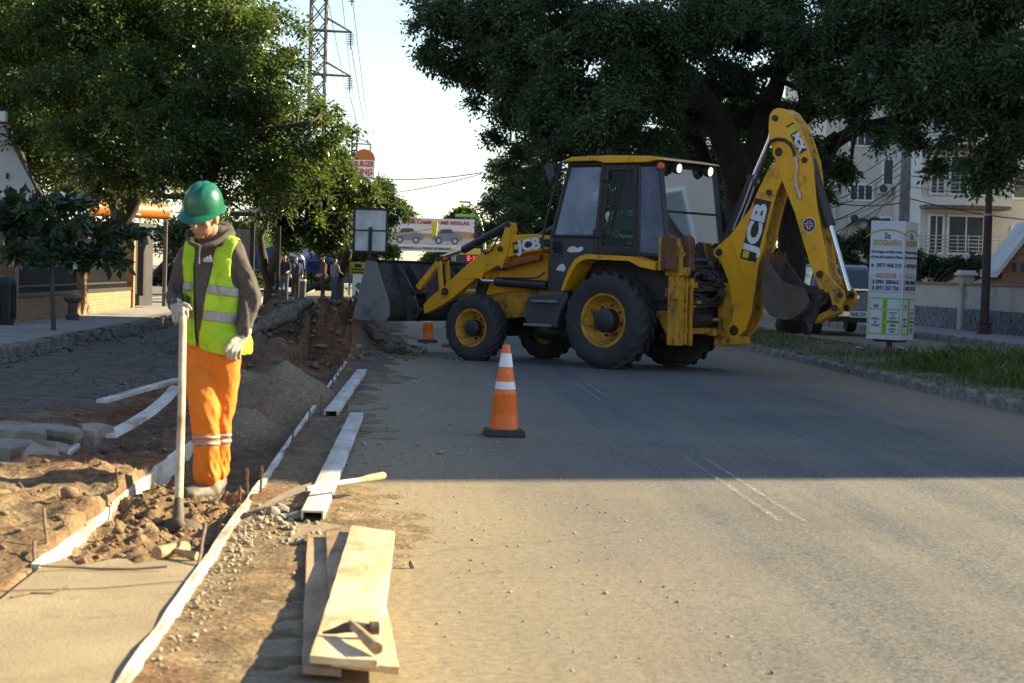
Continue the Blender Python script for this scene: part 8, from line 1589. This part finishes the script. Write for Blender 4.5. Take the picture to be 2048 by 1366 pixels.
for fl in range(6):
    for k in range(7):
        b = MB(); rbox(b, 18.94, 18.995, 23 + 4.2 * k, 24.6 + 4.2 * k, 1.2 + 3.1 * fl, 2.7 + 3.1 * fl); f = b.build('window', M['white'], N_); b = MB(); rbox(b, 18.92, 18.939, 23.1 + 4.2 * k, 24.5 + 4.2 * k, 1.3 + 3.1 * fl, 2.6 + 3.1 * fl); b.build('pane', M['glassd'], f)
# little brick house with white gable behind the wall
p = Vector((15.953,60.000,1.766)); t = thing('brick_playhouse', 'little brick house with steep white gable trim behind the wall at right', 'small house', (p.x, p.y, .3)); w = .95; h0 = 1.55; hp2 = Vector((15.424,60.000,3.179)).z - .3
b = MB(); b.prism([(-w, 0), (w, 0), (w, h0), (0, hp2), (-w, h0)], 0, 2.0); b.build('walls', M['brick'], t)
for s in (-1, 1): b = MB(); b.prism([(s * (w + .18), h0 - .22), (s * (w + .18), h0 - .02), (0, hp2 + .22), (0, hp2)], -.12, 2.1); b.build('roof_slope', M['offwall'], t)
for k in range(5): b = MB(); b.box((-.6 + .3 * k, -.02, h0 + .12), (.14, .04, .26)); b.build('blue_pane', M['decalb'] if k % 2 else M['glassd'], t)
b = MB(); b.prism([(.25 * math.cos(a), 1.05 + .25 * math.sin(a)) for a in [PI * k / 8 for k in range(9)]] , -.03, -.005); b.build('arch', M['mblack'], t)
# dish antenna on the pillar, frame sign at the edge
p = Vector((12.269,53.000,2.152)); t = thing('dish_antenna', 'small white dish on the wall pillar', 'antenna', p); b = MB(); b.lathe([(0, .05), (.06, .04), (.10, .0), (.10, .01), (.06, .055), (0, .065)], 16, ax=(-.3, -1, .4)); b.build('dish', M['offwall'], t, smooth=60); b = MB(); b.cyl((0, .02, 0), (0, .05, -.16), .012, 6); b.build('mount', M['galv'], t)
p = Vector((9.912,38.000,5.709)); t = thing('frame_sign', 'dark sign panel with white frame cut by the right edge of the picture', 'sign', (p.x, p.y, 0)); w, h = .62, .86
b = MB(); b.box((0, 0, p.z), (w, .04, h)); b.build('panel', M['blackp'], t)
for c, s in (((0, -.02, p.z + h / 2), (w + .08, .07, .07)), ((0, -.02, p.z - h / 2), (w + .08, .07, .07)), ((-w / 2, -.02, p.z), (.05, .07, h - .07)), ((w / 2, -.02, p.z), (.05, .07, h - .07))): b = MB(); b.box(c, s); b.build('frame_bar', M['white'], t)
b = MB(); b.cyl((w / 2 + .3, .05, 0), (w / 2 + .3, .05, p.z + .6), .05, 8); b.box((w / 2 + .0, .05, p.z), (.7, .05, .05)); b.build('post', M['galv'], t)
# operator in the cab
b = MB(); t = thing('person', 'operator in a green vest sitting in the cab of the yellow machine', 'person', JO, JR); cvx = -.02
chain(b, [(-.10, .0, 1.74), (-.12, .0, 2.15)], [.15, .16], 10); chain(b, [(-.12, -.16, 2.22), (-.12, .16, 2.22)], .07, 8); chain(b, [(-.12, 0, 2.25), (-.10, 0, 2.40)], .05, 8); b.ball((-.08, 0, 2.49), (.10, .08, .12))
for s in (-1, 1): chain(b, [(-.12, s * .2, 2.2), (.05, s * .26, 1.98), (.32, s * .2, 1.98)], [.06, .05, .035], 8); chain(b, [(-.05, s * .1, 1.74), (.38, s * .14, 1.76), (.46, s * .14, 1.35), (.56, s * .14, 1.30)], [.10, .08, .06, .045], 8)
me = remesh(b, .02, 3); M['opvest'] = PM('operator_vest', (.30, .75, .06), (.26, .68, .05), 5, .7); o = finish(me, 'body', [M['cl_dark'], M['opvest'], M['skin'], M['hair']], t)
me.polygons.foreach_set('material_index', [3 if p.center.z > 2.53 else (2 if p.center.z > 2.34 else (1 if p.center.z > 1.82 and p.center.x < .08 and abs(p.center.y) < .23 else 0)) for p in me.polygons])
# unseen house added on the left for the cab windows to mirror
HL_ = thing('reflected_house', 'low plastered house added out of view on the left for the cab reflections', 'house', (0, 0, 0)); HL_.rotation_euler = (0, 0, ROADROT)
b = MB(); rbox(b, -24, -10.6, 6, 34.5, -.2, 5.6); b.build('walls', M['pave'], HL_); b = MB(); b.prism([(-24.4, 5.61), (-10.2, 5.61), (-17.3, 8.2)], 5.6, 34.9); b.build('roof', M['brick'], HL_)
for k in range(6):
    b = MB(); rbox(b, -10.598, -10.52, 8 + 4.4 * k, 9.6 + 4.4 * k, 1.0, 2.6); f = b.build('window', M['white'], HL_); b = MB(); rbox(b, -10.518, -10.50, 8.1 + 4.4 * k, 9.5 + 4.4 * k, 1.1, 2.5); b.build('pane', M['glassd'], f)
